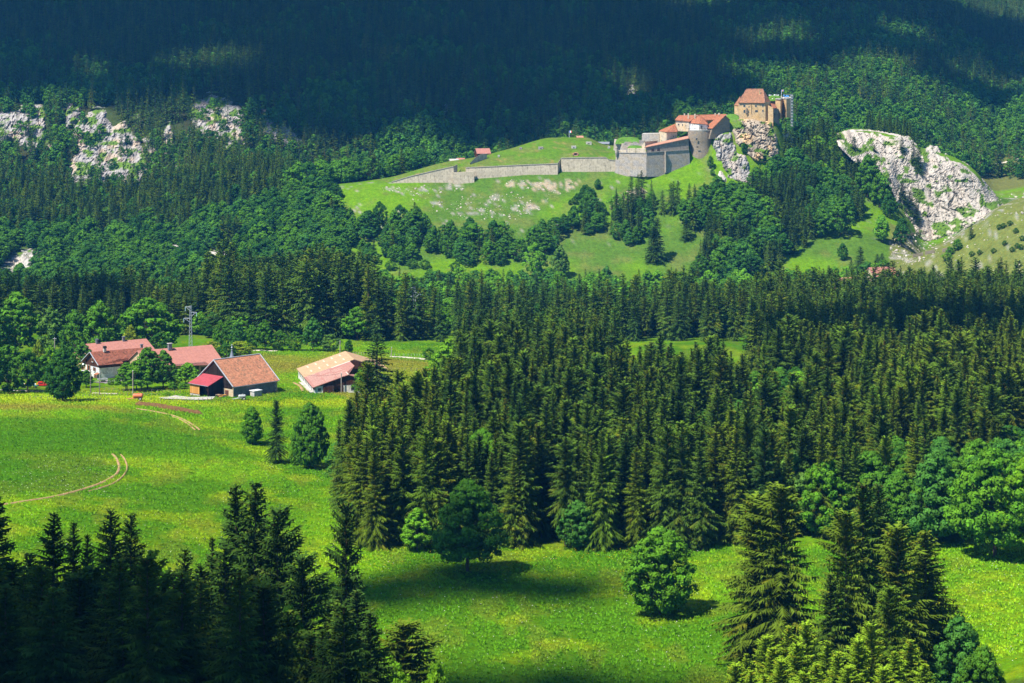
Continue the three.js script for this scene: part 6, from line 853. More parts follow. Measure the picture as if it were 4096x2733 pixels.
{ // red roofed house behind the chalet
  const at = axes(-160, 752, 0.8, 0.6, 0.6, -0.8), e = -105.2, r = -101.2, b = -112, L = 24, W = 9;
  const g = thing('rear_house', 'house with broad pink red roof behind the chalet', 'house', at(L / 2, 0, -110));
  part('wall', faces([[at(0, W, b), at(L, W, b), at(L, W, e), at(0, W, e)], [at(L, W, b), at(L, -W, b), at(L, -W, e), at(L, 0, r), at(L, W, e)], [at(0, -W, b), at(0, W, b), at(0, W, e), at(0, 0, r), at(0, -W, e)], [at(L, -W, b), at(0, -W, b), at(0, -W, e), at(L, -W, e)]]), M.beige, g);
  const rf = part('roof', merge([1, -1].map((k) => slab([at(-0.7, k * (W + 0.8), e - 0.35), at(L + 0.7, k * (W + 0.8), e - 0.35), at(L + 0.7, 0, r + 0.12), at(-0.7, 0, r + 0.12)], 0.25))), M.redRoof, g);
  for (const [a, v] of [[4, 0.4], [15, 0.3], [19.5, 6.4]]) { const c = part('chimney', boxAt(at(a, v, r + 0.6 - Math.abs(v) * 0.42), at.u, at.v, 0.8, 0.8, 2), M.greyRender, rf); part('cap', boxAt(at(a, v, r + 1.7 - Math.abs(v) * 0.42), at.u, at.v, 1.1, 1.1, 0.15), M.zinc, c); }
  for (const a of [3, 7, 11]) opening(g, at, a, W, -107.4, 1, 1.4, 'u', { out: 1, shut: 1 });
}
{ // large barn on the right: a low pitched cattle shed
  const at = axes(-67.3, 680, -10, 43, 0.974, 0.227), L = 44, e = -106.1, s = 3.8 / 11.7, b = -112, H = (v) => e + 0.1 + s * v, Lm = 23;
  const g = thing('cattle_barn', 'large low pitched barn with tan and pink sheet roof', 'barn', at(20, 8, -109.5));
  part('wall', faces([[at(L, 0, b), at(0, 0, b), at(0, 0, e), at(L, 0, e)], [at(0, 0, b), at(0, 6.7, b), at(0, 6.7, -105.7), at(0, 0, -105.9)], [at(0, 9.7, b), at(0, 19, b), at(0, 19, -105.7), at(0, 9.7, -105.7)], [at(0, 19, b), at(L, 29, b), at(L, 29, H(5)), at(0, 19, H(5))], [at(L, 29, b), at(L, 0, b), at(L, 0, e), at(L, 17.2, H(17.2)), at(L, 29, H(5))]]), M.white, g);
  part('front_boards', faces([[at(-0.06, 1.2, -105.8), at(-0.06, 19, -105.8), at(-0.06, 19, H(5.5)), at(-0.06, 11.7, H(11.7) - 0.1), at(-0.06, 1.2, H(1.1))]]), M.brownWood, g);
  part('inner_gable', faces([[at(Lm, 10, H(8)), at(Lm, 29, H(5)), at(Lm, 17.2, H(17.2) - 0.1)]]), M.brownWood, g);
  for (let i = 0; i < 9; i++) part('wall_panel', boxAt(at(1.6 + i * 4.8, -0.05, -106.6), at.u, at.v, 4.3, 0.12, 0.9), i > 4 ? M.orangeWood[i % 3] : M.brownWood, g);
  for (let i = 0; i < 10; i++) opening(g, at, 2 + i * 4.3, 0, -107.6, 1.1, 0.9, 'u', { frame: M.concrete });
  const t = part('roof', slab([at(Lm, -0.6, H(-0.6)), at(L + 0.6, -0.6, H(-0.6)), at(L + 0.6, 17.2, H(17.2)), at(Lm, 17.2, H(17.2))], 0.2), M.tanRoof, g, 'tan sheet roof slope');
  part('right_slope', slab([at(Lm, 17.2, H(17.2)), at(L + 0.6, 17.2, H(17.2)), at(L + 0.6, 29.5, H(4.9)), at(Lm, 29.5, H(4.9))], 0.2), M.tanRoof, t);
  const pk = part('roof', slab([at(-0.6, -0.6, H(-0.6)), at(Lm, -0.6, H(-0.6)), at(Lm, 15.5, H(15.5)), at(11, 15.5, H(15.5)), at(4.5, 11.7, H(11.7)), at(-0.6, 11.7, H(11.7))], 0.18), M.pinkRoof, g, 'pink weathered sheet roof slope');
  part('right_slope', slab([at(-0.6, 11.7, H(11.7)), at(5, 11.7, H(11.7)), at(5, 19.5, H(4)), at(-0.6, 19.5, H(4))], 0.18), M.pinkRoof, pk); part('verge', rod(at(-0.62, 11.7, H(11.7)), at(5, 11.7, H(11.7) + 0.02), 0.18, 5), M.sheetPale, pk);
  for (let i = 0; i < 5; i++) for (const a of [28, 38]) part('skylight', slab([at(a, 2.6 + i * 2.9, H(2.6 + i * 2.9) + 0.05), at(a + 3.6, 2.6 + i * 2.9, H(2.6 + i * 2.9) + 0.05), at(a + 3.6, 3.1 + i * 2.9, H(3.1 + i * 2.9) + 0.05), at(a, 3.1 + i * 2.9, H(3.1 + i * 2.9) + 0.05)], 0.08), M.skylight, t);
  for (let i = 0; i < 12; i++) { const a = 1.2 + i * 1.95; for (let j = 0; j < 3; j++) { const v0 = 0.3 + j * 4, v1 = Math.min(v0 + 2.6 + 1.2 * hash(i, j, 4), 11.4 + (a > 5 ? 3.4 : 0)); if (hash(i, j, 8) < 0.25) continue; part('lap_joint', slab([at(a, v0, H(v0) + 0.04), at(a + 0.1 + 0.14 * hash(i, j, 2), v0, H(v0) + 0.04), at(a + 0.1 + 0.1 * hash(i, j, 3), v1, H(v1) + 0.04), at(a, v1, H(v1) + 0.04)], 0.06), M.sheetPale, pk); } }
  part('ridge_sheet', slab([at(Lm - 1.4, 9, H(9) + 0.06), at(Lm - 0.5, 9, H(9) + 0.06), at(Lm - 0.5, 15.6, H(15.6) + 0.06), at(Lm - 1.4, 15.6, H(15.6) + 0.06)], 0.08), M.sheetPale, pk);
  opening(g, at, 0, 1.8, -107.1, 1, 0.9, 'v', { out: -1, frame: M.concrete }); for (const v of [13.2, 15.4]) opening(g, at, 0, v, -107.0, 1.1, 0.9, 'v', { out: -1, frame: M.concrete });
  part('door_frame', merge([boxAt(at(-0.05, 6.65, -107.4), at.v, at.u, 0.2, 0.25, 3.2), boxAt(at(-0.05, 9.75, -107.4), at.v, at.u, 0.2, 0.25, 3.2)]), M.brownWood, g); part('floor', faces([[at(0, 0, -108.6), at(0, 19, -108.6), at(L, 19, -109.2), at(L, 0, -109.2)]]), M.dirt, g); part('sliding_door', boxAt(at(-0.2, 4.7, -107.3), at.v, at.u, 3.4, 0.12, 2.9), M.brownWood, g);
}
{ // chapel with its slate spire
  const c = on(927, 1505, 690, 760), d = 706, p = V(X(927, d), Hx(X(927, d), d), -d), g = thing('chapel', 'small chapel with slate spire and cross behind barn', 'chapel', p), y = hOf(1433, d);
  part('wall', boxAt(V(p.x, (p.y + y) / 2 - 1, p.z), V(1, 0, 0), V(0, 0, 1), 2.2, 2.2, y - p.y + 1), M.beige, g);
  const sp = part('spire', new THREE.LatheGeometry([[1.15, 0], [0.72, 0.9], [0.4, 2.0], [0.16, 2.9]].map((q) => new THREE.Vector2(...q)), 6).translate(p.x, y, p.z), M.slate, g);
  part('collar', new THREE.ConeGeometry(0.34, 0.4, 8).translate(p.x, y + 3.1, p.z), M.slate, sp); part('ball', new THREE.SphereGeometry(0.3, 10, 8).translate(p.x, y + 3.75, p.z), M.steel, sp);
  part('cross', merge([rod(V(p.x, y + 3.9, p.z), V(p.x, y + 5, p.z), 0.06), rod(V(p.x - 0.34, y + 4.65, p.z), V(p.x + 0.34, y + 4.65, p.z), 0.06)]), M.steel, sp);
}
// roads and yards, laid on the ground
function ribbon(name, pts, w, m, lift_ = 0.07, a = 330, b = 1000) {
  const c = new THREE.CatmullRomCurve3(pts.map(([px, py]) => { const q = on(px, py, a, b).p; return V(q.x, 0, q.z); })), n = Math.max(12, Math.round(c.getLength() / 1.2)), pos = [], uv = [], idx = [];
  for (let i = 0; i <= n; i++) { const p = c.getPoint(i / n), t = c.getTangent(i / n), s = V(-t.z, 0, t.x).normalize(); for (let k = 0; k < 5; k++) { const f = k / 4 - 0.5, q = p.clone().addScaledVector(s, w * f * (1 + 0.25 * (fbm(i * 0.4, k * 3.1) - 0.5))); pos.push(q.x, Hx(q.x, -q.z) + lift_ - (k === 0 || k === 4 ? lift_ * 1.6 : 0), q.z); uv.push(f * w, i * 1.2); if (i < n && k < 4) { const z = i * 5 + k; idx.push(z, z + 1, z + 5, z + 1, z + 6, z + 5); } } }
  const g = new THREE.BufferGeometry(); g.setAttribute('position', new THREE.Float32BufferAttribute(pos, 3)); g.setAttribute('uv', new THREE.Float32BufferAttribute(uv, 2)); g.setIndex(idx); g.computeVertexNormals();
  return solo(name, g, m, null, null, null, 'structure');
}
function patch(name, poly, m, lift_ = 0.06, a = 560, b = 1000) {
  const p = poly.map(([px, py]) => on(px, py, a, b).p), sh = new THREE.Shape(p.map((q) => new THREE.Vector2(q.x, -q.z))), g0 = new THREE.ShapeGeometry(sh), f = [], pp = g0.attributes.position, ix = g0.index.array, split = (A, B, Cc, n) => { if (n === 0) { f.push([A, B, Cc].map(([x, d]) => V(x, Hx(x, d) + lift_, -d))); return; } const m_ = (p_, q) => [(p_[0] + q[0]) / 2, (p_[1] + q[1]) / 2], ab = m_(A, B), bc = m_(B, Cc), ca = m_(Cc, A); split(A, ab, ca, n - 1); split(ab, B, bc, n - 1); split(ca, bc, Cc, n - 1); split(ab, bc, ca, n - 1); };
  for (let i = 0; i < ix.length; i += 3) split(...[0, 1, 2].map((k) => [pp.getX(ix[i + k]), pp.getY(ix[i + k])]), 3);
  const g = faces(f), u = g.attributes.uv, ps = g.attributes.position; for (let i = 0; i < u.count; i++) u.setXY(i, ps.getX(i), ps.getZ(i));
  return solo(name, g, m, null, null, null, 'structure');
}
const TRACK = [[-60, 2030], [60, 2012], [200, 1990], [330, 1958], [420, 1925], [466, 1895], [476, 1866], [464, 1832], [450, 1818]];
ribbon('dirt_track', TRACK, 0.9, M.dirt, 0.2); ribbon('dirt_track', TRACK.slice(3).map(([x, y], i) => [x + 32 - (i === 0 ? 10 : 0), y + (i < 2 ? 10 : 2)]), 0.6, M.dirt, 0.2);
ribbon('dirt_track', [[545, 1636], [600, 1644], [680, 1660], [740, 1682], [785, 1710], [800, 1722]], 0.7, M.dirt, 0.2); ribbon('dirt_track', [[690, 1668], [730, 1684], [765, 1708], [782, 1722]], 0.5, M.dirt, 0.2);
ribbon('farm_road', [[395, 1533], [430, 1526], [480, 1520], [540, 1512]], 7, M.asphalt, 0.2, 560); ribbon('farm_lane', [[372, 1573], [420, 1575], [470, 1576]], 2.4, M.gravel, 0.2, 560); ribbon('farm_lane', [[-80, 1560], [40, 1562], [130, 1566], [180, 1566]], 2.6, M.gravel, 0.2, 560);
ribbon('gravel_lane', [[1560, 1427], [1620, 1430], [1670, 1434], [1720, 1440]], 3.2, M.gravel, 0.2, 600); ribbon('gravel_lane', [[1000, 1402], [1060, 1403], [1110, 1405]], 2.5, M.gravel, 0.2, 600);
ribbon('barn_track', [[1176, 1532], [1200, 1545], [1212, 1566]], 1.3, M.dirt, 0.2, 560); ribbon('barn_track', [[1200, 1530], [1222, 1548], [1236, 1568]], 1.6, M.dirt, 0.2, 560);
patch('concrete_yard', [[632, 1594], [700, 1585], [756, 1592], [860, 1590], [850, 1600], [780, 1603], [700, 1600], [655, 1599]], M.concrete, 0.3); patch('barn_apron', [[1196, 1532], [1208, 1530], [1258, 1572], [1240, 1573]], M.concrete, 0.25);
ribbon('hill_road', [[3915, 663], [3960, 658], [4010, 652], [4120, 640]], 5, M.gravel, 0.3, 1450, 1750); ribbon('hill_path', [[2070, 1032], [2110, 1045], [2160, 1075], [2230, 1105]], 2.2, M.asphalt, 0.15, 1120, 1290);
{ // the long dung heap in the meadow
  const a = on(535, 1618, 560, 700).p, b = on(815, 1660, 560, 700).p, n = 90, m = 12, pos = [], col = [], idx = [];
  for (let i = 0; i <= n; i++) for (let j = 0; j <= m; j++) { const t = i / n, v = j / m * 2 - 1, c = a.clone().lerp(b, t), w = 1.7 * (0.75 + 0.5 * fbm(t * 9, 2)) * Math.min(1, Math.min(t, 1 - t) * 14 + 0.15), x = c.x + v * w * 0.45, z = c.z + v * w, e = Math.max(0, 1 - v * v), h = Math.pow(e, 0.7) * 1.25 * (0.5 + 0.9 * fbm(t * 24, v * 2, 3)) * Math.min(1, Math.min(t, 1 - t) * 12 + 0.1) + (fbm(t * 150, v * 9, 6, 2) - 0.5) * 0.5 * e; pos.push(x, Hx(x, -z) + h - 0.08, z); const k = 0.6 + 0.8 * fbm(t * 120, v * 8, 1, 3); col.push(0.125 * k, 0.07 * k, 0.028 * k); if (i < n && j < m) { const q = i * (m + 1) + j; idx.push(q, q + 1, q + m + 1, q + 1, q + m + 2, q + m + 1); } }
  const g = new THREE.BufferGeometry(); g.setAttribute('position', new THREE.Float32BufferAttribute(pos, 3)); g.setAttribute('color', new THREE.Float32BufferAttribute(col, 3)); g.setIndex(idx);
  solo('dung_heap', g.toNonIndexed(), M.manure, 'long brown dung heap lying across the meadow', 'heap');
}
// poles, pylons, lines
function pole(label, px, py, top, o = {}) { const { d, p } = on(px, py, 560, 1000), g = thing('utility_pole', label, 'pole', p), t = V(p.x, hOf(top, d), p.z); part('shaft', rod(V(p.x, p.y - 0.5, p.z), t, 0.17, 7), M.pole, g); if (o.holes) for (let i = 0; i < 9; i++) part('hole_shade', boxAt(V(p.x + 0.02, lerp(p.y + 0.5, t.y - 2.5, i / 9), p.z + 0.15), V(1, 0, 0), V(0, 0, 1), 0.16, 0.1, 0.4), M.dark, g); if (o.arm) part('crossarm', rod(t.clone().add(V(-0.7, -0.3, 0)), t.clone().add(V(0.7, -0.3, 0)), 0.07), M.steel, g); part('cap', new THREE.ConeGeometry(0.2, 0.2, 6).translate(t.x, t.y + 0.1, t.z), M.steel, g); return t; }  // holes are dark boxes on the shaft, shade painted instead of cut
const p1 = pole('tall concrete pole left of two before the chalet', 362, 1576, 1476, { holes: 1 }), p2 = pole('shorter concrete pole right of two before the chalet', 398, 1586, 1490, { holes: 1 }), p3 = pole('bare wooden pole beside the orange tanker', 531, 1588, 1484), p4 = pole('concrete pole in front of the large barn', 1365, 1572, 1493), p5 = pole('thin wooden pole behind large barn', 1360, 1416, 1365), p6 = pole('slanting support pole by the pale lane', 1566, 1428, 1390), p7 = pole('small pole among trees left of chalet', 218, 1440, 1352, { arm: 1 });
function cable(label, a, b, sag, r = 0.03) { const c = new THREE.QuadraticBezierCurve3(a, a.clone().add(b).multiplyScalar(0.5).add(V(0, -sag * 2, 0)), b); solo('overhead_cable', new THREE.TubeGeometry(c, 18, r, 4), M.dark, label, 'cable'); }
cable('thin overhead cable from barn pole to large barn', p4, P(1215, 1500, 690), 0.6); cable('thin overhead cable between the two concrete poles', p1, p2, 0.3); cable('thin overhead cable from concrete pole to wooden pole', p2, p3, 0.8);
function pylon(label, px, d, topPy, footPy, arms, k) { // lattice mast
  const p = V(X(px, d), Hp(px, d), -d), g = thing('lattice_pylon', label, 'pylon', p), H = hOf(topPy, d) - p.y, half = (t) => lerp(0.7, 0.25, Math.min(1, t * 1.25)) * k, leg = (i, t) => { const a = [[-1, -1], [1, -1], [1, 1], [-1, 1]][i % 4]; return V(p.x + a[0] * half(t), p.y + t * H, p.z + a[1] * half(t)); }, n = 13;
  for (let i = 0; i < 4; i++) part('leg', rod(leg(i, 0), leg(i, 1), 0.045 * k, 4), M.steel, g);
  for (let j = 0; j < n; j++) for (let i = 0; i < 4; i++) { const a = j / n, b = (j + 1) / n; part('brace', merge([rod(leg(i, a), leg(i + 1, b), 0.03 * k, 3), rod(leg(i + 1, a), leg(i, b), 0.03 * k, 3)]), M.steel, g); }
  const tips = []; for (const [t, w] of arms) { const y = p.y + t * H, s = Math.sign(w), tip = V(p.x + w, y, p.z); const arm = part('crossarm', merge([rod(V(p.x + s * half(t), y, p.z - 0.3), tip, 0.07 * k, 4), rod(V(p.x + s * half(t), y, p.z + 0.3), tip, 0.07 * k, 4), rod(V(p.x + s * half(t), y - 1.5 * k, p.z), tip, 0.07 * k, 4), rod(V(p.x + w * 0.5, y, p.z), V(p.x + w * 0.45, y - 0.85 * k, p.z), 0.05 * k, 4)]), M.steel, g); part('insulator', rod(tip, tip.clone().add(V(0, -1.7 * k, 0)), 0.11 * k, 6), M.insulator, arm); tips.push(tip.clone().add(V(0, -1.7 * k, 0))); }
  return tips;
}
const ta = pylon('lattice pylon standing before the conifers left of centre', 762, 800, 1222, 1345, [[0.97, -2.1], [0.86, 2.4], [0.74, -2.7]], 1), tb = pylon('lattice pylon top rising above the conifers at centre', 1657, 905, 1146, 1300, [[0.97, -2.4], [0.86, 3.0], [0.78, -3.4]], 1.5);
ta.forEach((a, i) => cable(['upper', 'middle', 'lower'][i] + ' power line between the two pylons', a, tb[i], 5, 0.035));
// fences: posts with wires
function fence(label, pts, n, m = M.post, h = 1.1) { const c = new THREE.CatmullRomCurve3(pts.map(([px, py]) => on(px, py, 500, 1000).p)), g = thing('wire_fence', label, 'fence', c.getPoint(0)), tops = []; for (let i = 0; i <= n; i++) { const p = c.getPoint(i / n); p.y = Hx(p.x, -p.z); const l = V((hash(i, n, 3) - 0.5) * 0.3, h, 0); part('post', rod(V(p.x, p.y - 0.3, p.z), p.clone().add(l), 0.075, 5), m, g); tops.push(p.clone().add(l.multiplyScalar(0.85))); } for (let i = 0; i < n; i++) part('wire', rod(tops[i], tops[i + 1], 0.012, 3), M.zinc, g); }
fence('post and wire fence below the farm lane', [[330, 1590], [420, 1588], [520, 1582], [640, 1588]], 22); fence('post and wire fence along the flower field edge', [[120, 1598], [260, 1602], [400, 1606], [640, 1610]], 18); fence('post and wire fence before the concrete yard', [[640, 1604], [720, 1608], [800, 1606], [880, 1600]], 14); fence('post and wire fence in the farmyard meadow', [[380, 1560], [480, 1566], [600, 1570], [720, 1576]], 16); fence('white post fence along the pale lane', [[1560, 1424], [1640, 1425], [1690, 1426]], 9, M.concrete, 1.0); fence('white post fence on meadow beyond large barn', [[1415, 1418], [1450, 1420], [1500, 1422]], 7, M.concrete, 1.0);
fence('post and wire fence under the wood edge left', [[1450, 2198], [1620, 2204], [1760, 2206]], 12, M.post, 1.1); fence('post and wire fence under the wood edge centre', [[2060, 2198], [2300, 2200], [2560, 2202]], 18, M.post, 1.1);
{ // flatbed trailer by the chalet, wagon with flowers, small parked car
  const { p } = on(410, 1530, 600, 760), g = thing('flatbed_trailer', 'small grey flatbed trailer parked beside the chalet', 'trailer', p), u = V(0.95, 0, -0.3).normalize(), v = V(0.3, 0, 0.95).normalize(), c = (a, b, h) => p.clone().addScaledVector(u, a).addScaledVector(v, b).add(V(0, h, 0));
  part('bed', boxAt(c(0, 0, 0.95), u, v, 3.4, 1.6, 0.12), M.tankGrey, g); for (const b of [-0.8, 0.8]) part('side_panel', boxAt(c(0, b, 1.2), u, v, 3.4, 0.06, 0.45), M.tankGrey, g); for (const a of [-1.7, 1.7]) part('end_panel', boxAt(c(a, 0, 1.2), u, v, 0.06, 1.6, 0.45), M.tankGrey, g);
  for (const a of [-0.1, 0.7]) for (const b of [-0.75, 0.75]) part('wheel', new THREE.TorusGeometry(0.28, 0.11, 7, 14).rotateY(0.3).translate(...c(a, b, 0.4).toArray()), M.tyre, g); part('drawbar', rod(c(-1.7, 0, 0.7), c(-2.9, 0, 0.5), 0.06), M.zinc, g);
}
{ const { p } = on(118, 1552, 600, 760), g = thing('hay_wagon', 'green flatbed wagon with yellow crates under the trees', 'trailer', p), c = (a, h, z = 0) => p.clone().add(V(a, h, z)); part('bed', boxAt(c(0, 0.9), V(1, 0, 0), V(0, 0, 1), 6, 2, 0.25), M.green, g); for (const a of [-2, 2]) for (const z of [-0.9, 0.9]) part('wheel', new THREE.TorusGeometry(0.35, 0.14, 7, 14).translate(...c(a, 0.48, z).toArray()), M.tyre, g); for (let i = 0; i < 9; i++) solo('crate', boxAt(c(-2.6 + i * 0.65, 1.24 + 0.05 * (i % 3), 0.3), V(1, 0, 0), V(0, 0, 1), 0.55, 0.8, 0.45), i % 3 === 1 ? M.flagWhite : M.yellow, i % 3 === 1 ? 'white crate on the green wagon under trees' : 'yellow crate on the green wagon under trees', 'crate', 'crates on the green wagon'); }
{ const { p } = on(168, 1545, 600, 760), g = thing('parked_car', 'red car half hidden behind trees left of chalet', 'car', p), c = (a, h, z = 0) => p.clone().add(V(a, h, z)); const sh = new THREE.Shape([[-2, 0.35], [2, 0.35], [2.05, 0.8], [1.1, 0.95], [0.6, 1.45], [-1.2, 1.5], [-1.9, 1.0]].map((q) => new THREE.Vector2(...q))); part('body', new THREE.ExtrudeGeometry(sh, { depth: 1.5, bevelSize: 0.08, bevelThickness: 0.08, bevelSegments: 2 }).translate(p.x, p.y, p.z - 0.75), M.red, g); for (const a of [-1.25, 1.25]) for (const z of [-0.75, 0.75]) part('wheel', new THREE.TorusGeometry(0.24, 0.1, 7, 14).translate(...c(a, 0.33, z).toArray()), M.tyre, g); part('side_window', boxAt(c(-0.3, 1.2, 0.84), V(1, 0, 0), V(0, 0, 1), 1.5, 0.04, 0.35), M.pane, g); }
// ------------------------------------------------------------------ clouds overhead: they shade the bottom left wood, the near meadow, the wood on the right and the mountain
function cloud(label, px, d, alt, blobs, seed) { // blobs: [right, away, radius] on the ground, metres, from the point at column px, distance d
  const R = rng(seed), y0 = Hp(px, d), t = (alt - y0) / SUN.y, c = V(X(px, d), y0, -d).addScaledVector(SUN, t), list = [];
  for (const [a, b, r] of blobs) for (let k = 0; k < 5; k++) { const s = r * (k ? 0.35 + 0.3 * R() : 1), w = k ? r * (0.7 + 0.2 * R()) : 0, an = R() * 6.28, g = new THREE.IcosahedronGeometry(s, 4), p = g.attributes.position; for (let i = 0; i < p.count; i++) { const v = V().fromBufferAttribute(p, i), q = 0.75 + 0.5 * fbm(v.x / (r * 0.35) + seed, v.y / (r * 0.35), v.z / (r * 0.35), 4); p.setXYZ(i, v.x * q, v.y * q * 0.42, v.z * q); } g.deleteAttribute('uv'); g.deleteAttribute('normal'); g.translate(c.x + a + Math.cos(an) * w, c.y + (k ? 0.2 * s : 0), c.z - b + Math.sin(an) * w); list.push(g); }
  const g = mergeGeometries(list); g.computeVertexNormals();
  solo('cloud', g, M.cloud, label, 'cloud', null, 'structure');
}
cloud('broad cumulus cloud above the bottom left wood', 420, 235, 1150, [[-62, 14, 44], [-28, 4, 42], [-6, 6, 29], [-100, 20, 44], [-30, -40, 42], [0, -44, 32], [-70, -40, 40]], 1);
cloud('small cumulus cloud above the near meadow', 1900, 412, 1150, [[-22, -6, 14], [-2, 4, 15], [16, -2, 11]], 2);
cloud('long flat cloud above the lower edge of meadow', 2150, 344, 1150, [[-30, -4, 12], [-12, -5, 13], [8, -5, 13], [24, -6, 10]], 3);
cloud('cumulus cloud above the right half of wood', 3500, 740, 1200, [[-15, 0, 34], [40, 20, 46], [95, 10, 36]], 4);
cloud('long cumulus cloud above the mountain', 1700, 1700, 1500, [[-350, 40, 80], [-190, 120, 80], [-60, -40, 90], [80, -20, 85], [-450, 70, 90], [-400, 160, 95], [-270, 190, 90], [-520, 120, 90], [-260, 60, 70], [-170, 210, 95], [-190, 165, 85], [-60, 230, 100], [-210, 290, 110], [30, 300, 115], [160, 290, 105], [-110, 330, 115], [-380, 260, 110], [60, 130, 100], [-100, 150, 95], [220, 60, 80], [200, 170, 80], [-70, -140, 55], [40, -150, 55], [140, -120, 55], [230, -60, 50]], 5);
cloud('unseen cumulus cloud added to shade the left cliffs', 500, 1640, 1500, [[-80, -10, 55], [20, -30, 50], [90, -20, 45]], 8);  // out of view, put here to darken the cliffs
cloud('cumulus cloud above the right mountain flank', 3500, 1820, 1500, [[0, 0, 60], [110, 90, 60], [-90, -80, 45], [40, -130, 40], [130, -40, 45], [-20, 130, 80], [150, 200, 90], [-120, 60, 50], [-90, 95, 60], [40, 220, 90]], 6);
cloud('cloud above the conifer line at left', 700, 930, 1200, [[-60, 0, 26], [-20, 4, 24]], 7);

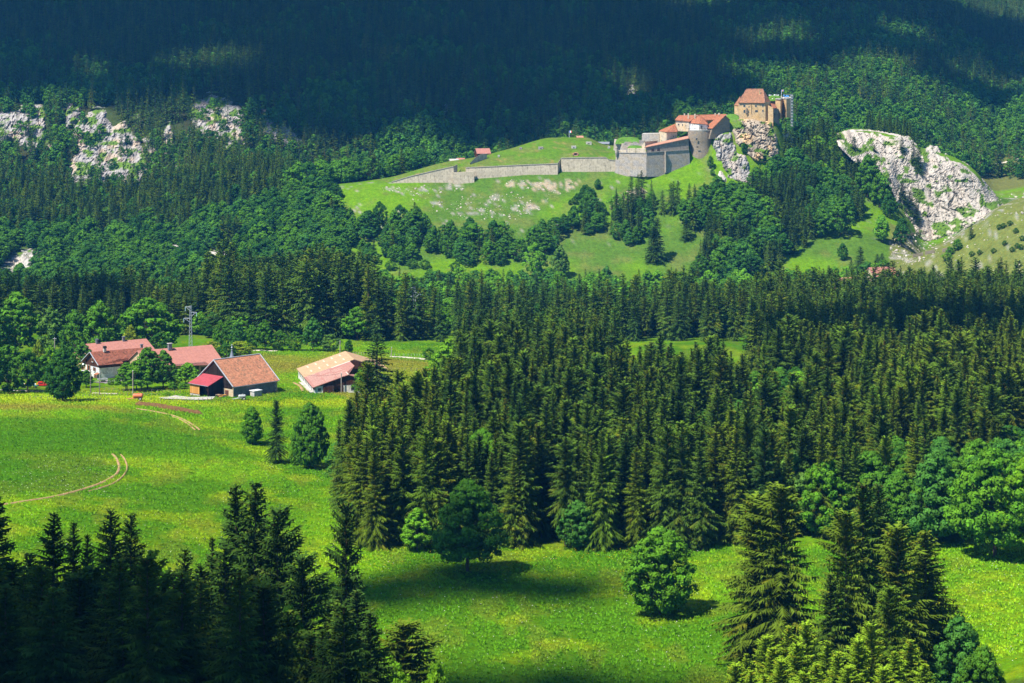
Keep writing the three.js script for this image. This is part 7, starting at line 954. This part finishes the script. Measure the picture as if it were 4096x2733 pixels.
// ------------------------------------------------------------------ grass tufts, flowers and stones
{
  const R = rng(77), blade = new Tris();
  for (let i = 0; i < 7; i++) { const a = R() * 6.28, r = R() * 0.16, l = 0.2 + R() * 0.28, w = 0.05, x = Math.cos(a) * r, z = Math.sin(a) * r, b = R() * 6.28, k = 0.8 + R() * 0.4; blade.t([x - Math.cos(b) * w, -0.02, z - Math.sin(b) * w], [x + Math.cos(b) * w, -0.02, z + Math.sin(b) * w], [x + Math.cos(a) * l * 0.5, l, z + Math.sin(a) * l * 0.5], [k, k, k]); }
  const geo = blade.build(), spots = [], cols = [];
  const area = (p0, p1, d0, d1, n, f) => { for (let i = 0; i < n; i++) { const d = Math.sqrt(lerp(d0 * d0, d1 * d1, R())), px = lerp(p0, p1, R()), x = X(px, d), y = Hp(px, d), py = pyOf(y, d); if (f && !f(px, py, d, x)) continue; spots.push([x, y, d, 0.7 + R() * 0.9, R() * 6.28]); const c = groundColor(px, py, d, x), k = 1.7 * (0.9 + 0.25 * R()); cols.push(c.map((v) => v * k)); } };
  const open = (px, py) => !(py < 2200 && px > 1400);
  area(1350, 4160, 340, 446, 16000, (px, py, d) => py > 2180); area(-60, 1420, 345, 690, 26000, (px, py) => open(px, py)); area(900, 1800, 690, 850, 7000);
  const im = shade(new THREE.InstancedMesh(geo, M.leaf, spots.length)), M4 = new THREE.Matrix4(), Q = new THREE.Quaternion(), c = new THREE.Color();
  spots.forEach(([x, y, d, s, a], i) => { M4.compose(V(x, y, -d), Q.setFromAxisAngle(V(0, 1, 0), a), V(s * 1.5, s, s * 1.5)); im.setMatrixAt(i, M4); im.setColorAt(i, c.setRGB(...cols[i])); });
  im.name = 'meadow_grass'; tag(im, 'tufted green grass growing over the open meadows', 'grass', null, 'stuff'); scene.add(im);
  const fl = new Tris(); for (let i = 0; i < 5; i++) { const a = i / 5 * 6.28; fl.t([0, 0.42, 0], [Math.cos(a) * 0.05, 0.45, Math.sin(a) * 0.05], [Math.cos(a + 1.1) * 0.05, 0.45, Math.sin(a + 1.1) * 0.05], [1, 1, 1]); } fl.t([-0.012, 0, 0], [0.012, 0, 0], [0, 0.43, 0], [0.15, 0.3, 0.05]);
  const fg = fl.build(), fs = [], put = (n, p0, p1, q0, q1, col, f) => { for (let i = 0; i < n; i++) { const px = lerp(p0, p1, R()), py = lerp(q0, q1, R()); if (f && !f(px, py)) continue; const d = hit(px, py, 330, 800); if (d) fs.push([X(px, d), Hp(px, d), d, 0.8 + R() * 0.8, col]); } };
  const W = [0.75, 0.75, 0.68], Y = [0.75, 0.52, 0.02];
  put(260, 1450, 2900, 2215, 2700, W); put(120, 3700, 4096, 2240, 2700, W); put(160, 0, 470, 1830, 1990, W); put(220, 100, 1350, 1850, 2300, W); put(260, 1450, 2900, 2200, 2300, Y); put(2600, 0, 1400, 1560, 1625, Y, (px, py) => inside(Z.flowers, px, py) || R() < 0.3); put(900, 1000, 1750, 1410, 1540, Y); put(500, 400, 760, 1550, 1610, Y); put(400, 1450, 1750, 1385, 1425, Y); put(120, 3700, 4096, 2230, 2733, Y);
  const fm = shade(new THREE.InstancedMesh(fg, M.leaf, fs.length)); fs.forEach(([x, y, d, s, col], i) => { M4.compose(V(x, y, -d), Q.setFromAxisAngle(V(0, 1, 0), i), V(s * 1.5, s, s * 1.5)); fm.setMatrixAt(i, M4); fm.setColorAt(i, c.setRGB(...col)); });
  fm.name = 'meadow_flowers'; tag(fm, 'white and yellow flowers dotted over the meadows', 'flowers', null, 'stuff'); scene.add(fm);
  const st = new THREE.IcosahedronGeometry(0.5, 1), sp = st.attributes.position; for (let i = 0; i < sp.count; i++) { const v = V().fromBufferAttribute(sp, i), k = 0.75 + 0.6 * n3(v.x * 3 + 9, v.y * 3, v.z * 3); sp.setXYZ(i, v.x * k, v.y * k * 0.7, v.z * k); } st.deleteAttribute('normal'); st.deleteAttribute('uv');
  const ss_ = []; for (const [k, n, s0, s1] of [['scree1', 420, 0.3, 1.4], ['scree2', 420, 0.3, 1.3], ['scree3', 260, 0.3, 1.4], ['scree4', 200, 0.3, 1.5], ['screeR', 300, 0.4, 1.8], ['screeS', 420, 0.4, 2.0], ['left1', 120, 0.6, 2.4], ['left3', 160, 0.6, 2.4]]) { const q = Z[k], xs = q.map((p) => p[0]), ys = q.map((p) => p[1]); for (let i = 0; i < n; i++) { const px = lerp(Math.min(...xs), Math.max(...xs), R()), py = lerp(Math.min(...ys), Math.max(...ys), R()); if (!inside(q, px, py)) continue; const d = hit(px, py, 1040, 1420); if (!d) continue; if (fbm(X(px, d) / 8, py / 30, 5) < 0.47 && R() < 0.8) continue; ss_.push([X(px, d), Hp(px, d), d, lerp(s0, s1, R() ** 3)]); } }
  for (let i = 0; i < 140; i++) { const px = lerp(3640, 4096, R()), py = lerp(860, 1130, R()), d = hit(px, py, 1040, 1240); if (d) ss_.push([X(px, d), Hp(px, d), d, lerp(0.25, 0.9, R() ** 3)]); }
  const sm = shade(new THREE.InstancedMesh(st, lam(C(0.4, 0.365, 0.31)), ss_.length)); ss_.forEach(([x, y, d, s], i) => { M4.compose(V(x, y + s * 0.1, -d), Q.setFromAxisAngle(V(0.3, 1, 0.2).normalize(), i * 1.7), V(s * 1.3, s, s)); sm.setMatrixAt(i, M4); sm.setColorAt(i, c.setRGB(1, 0.97, 0.93).multiplyScalar(0.7 + 0.5 * hash(i, 1, 1))); });
  sm.name = 'loose_stones'; tag(sm, 'pale loose stones strewn over the castle slopes', 'stones', null, 'stuff'); scene.add(sm);
}

renderer.render(scene, camera);
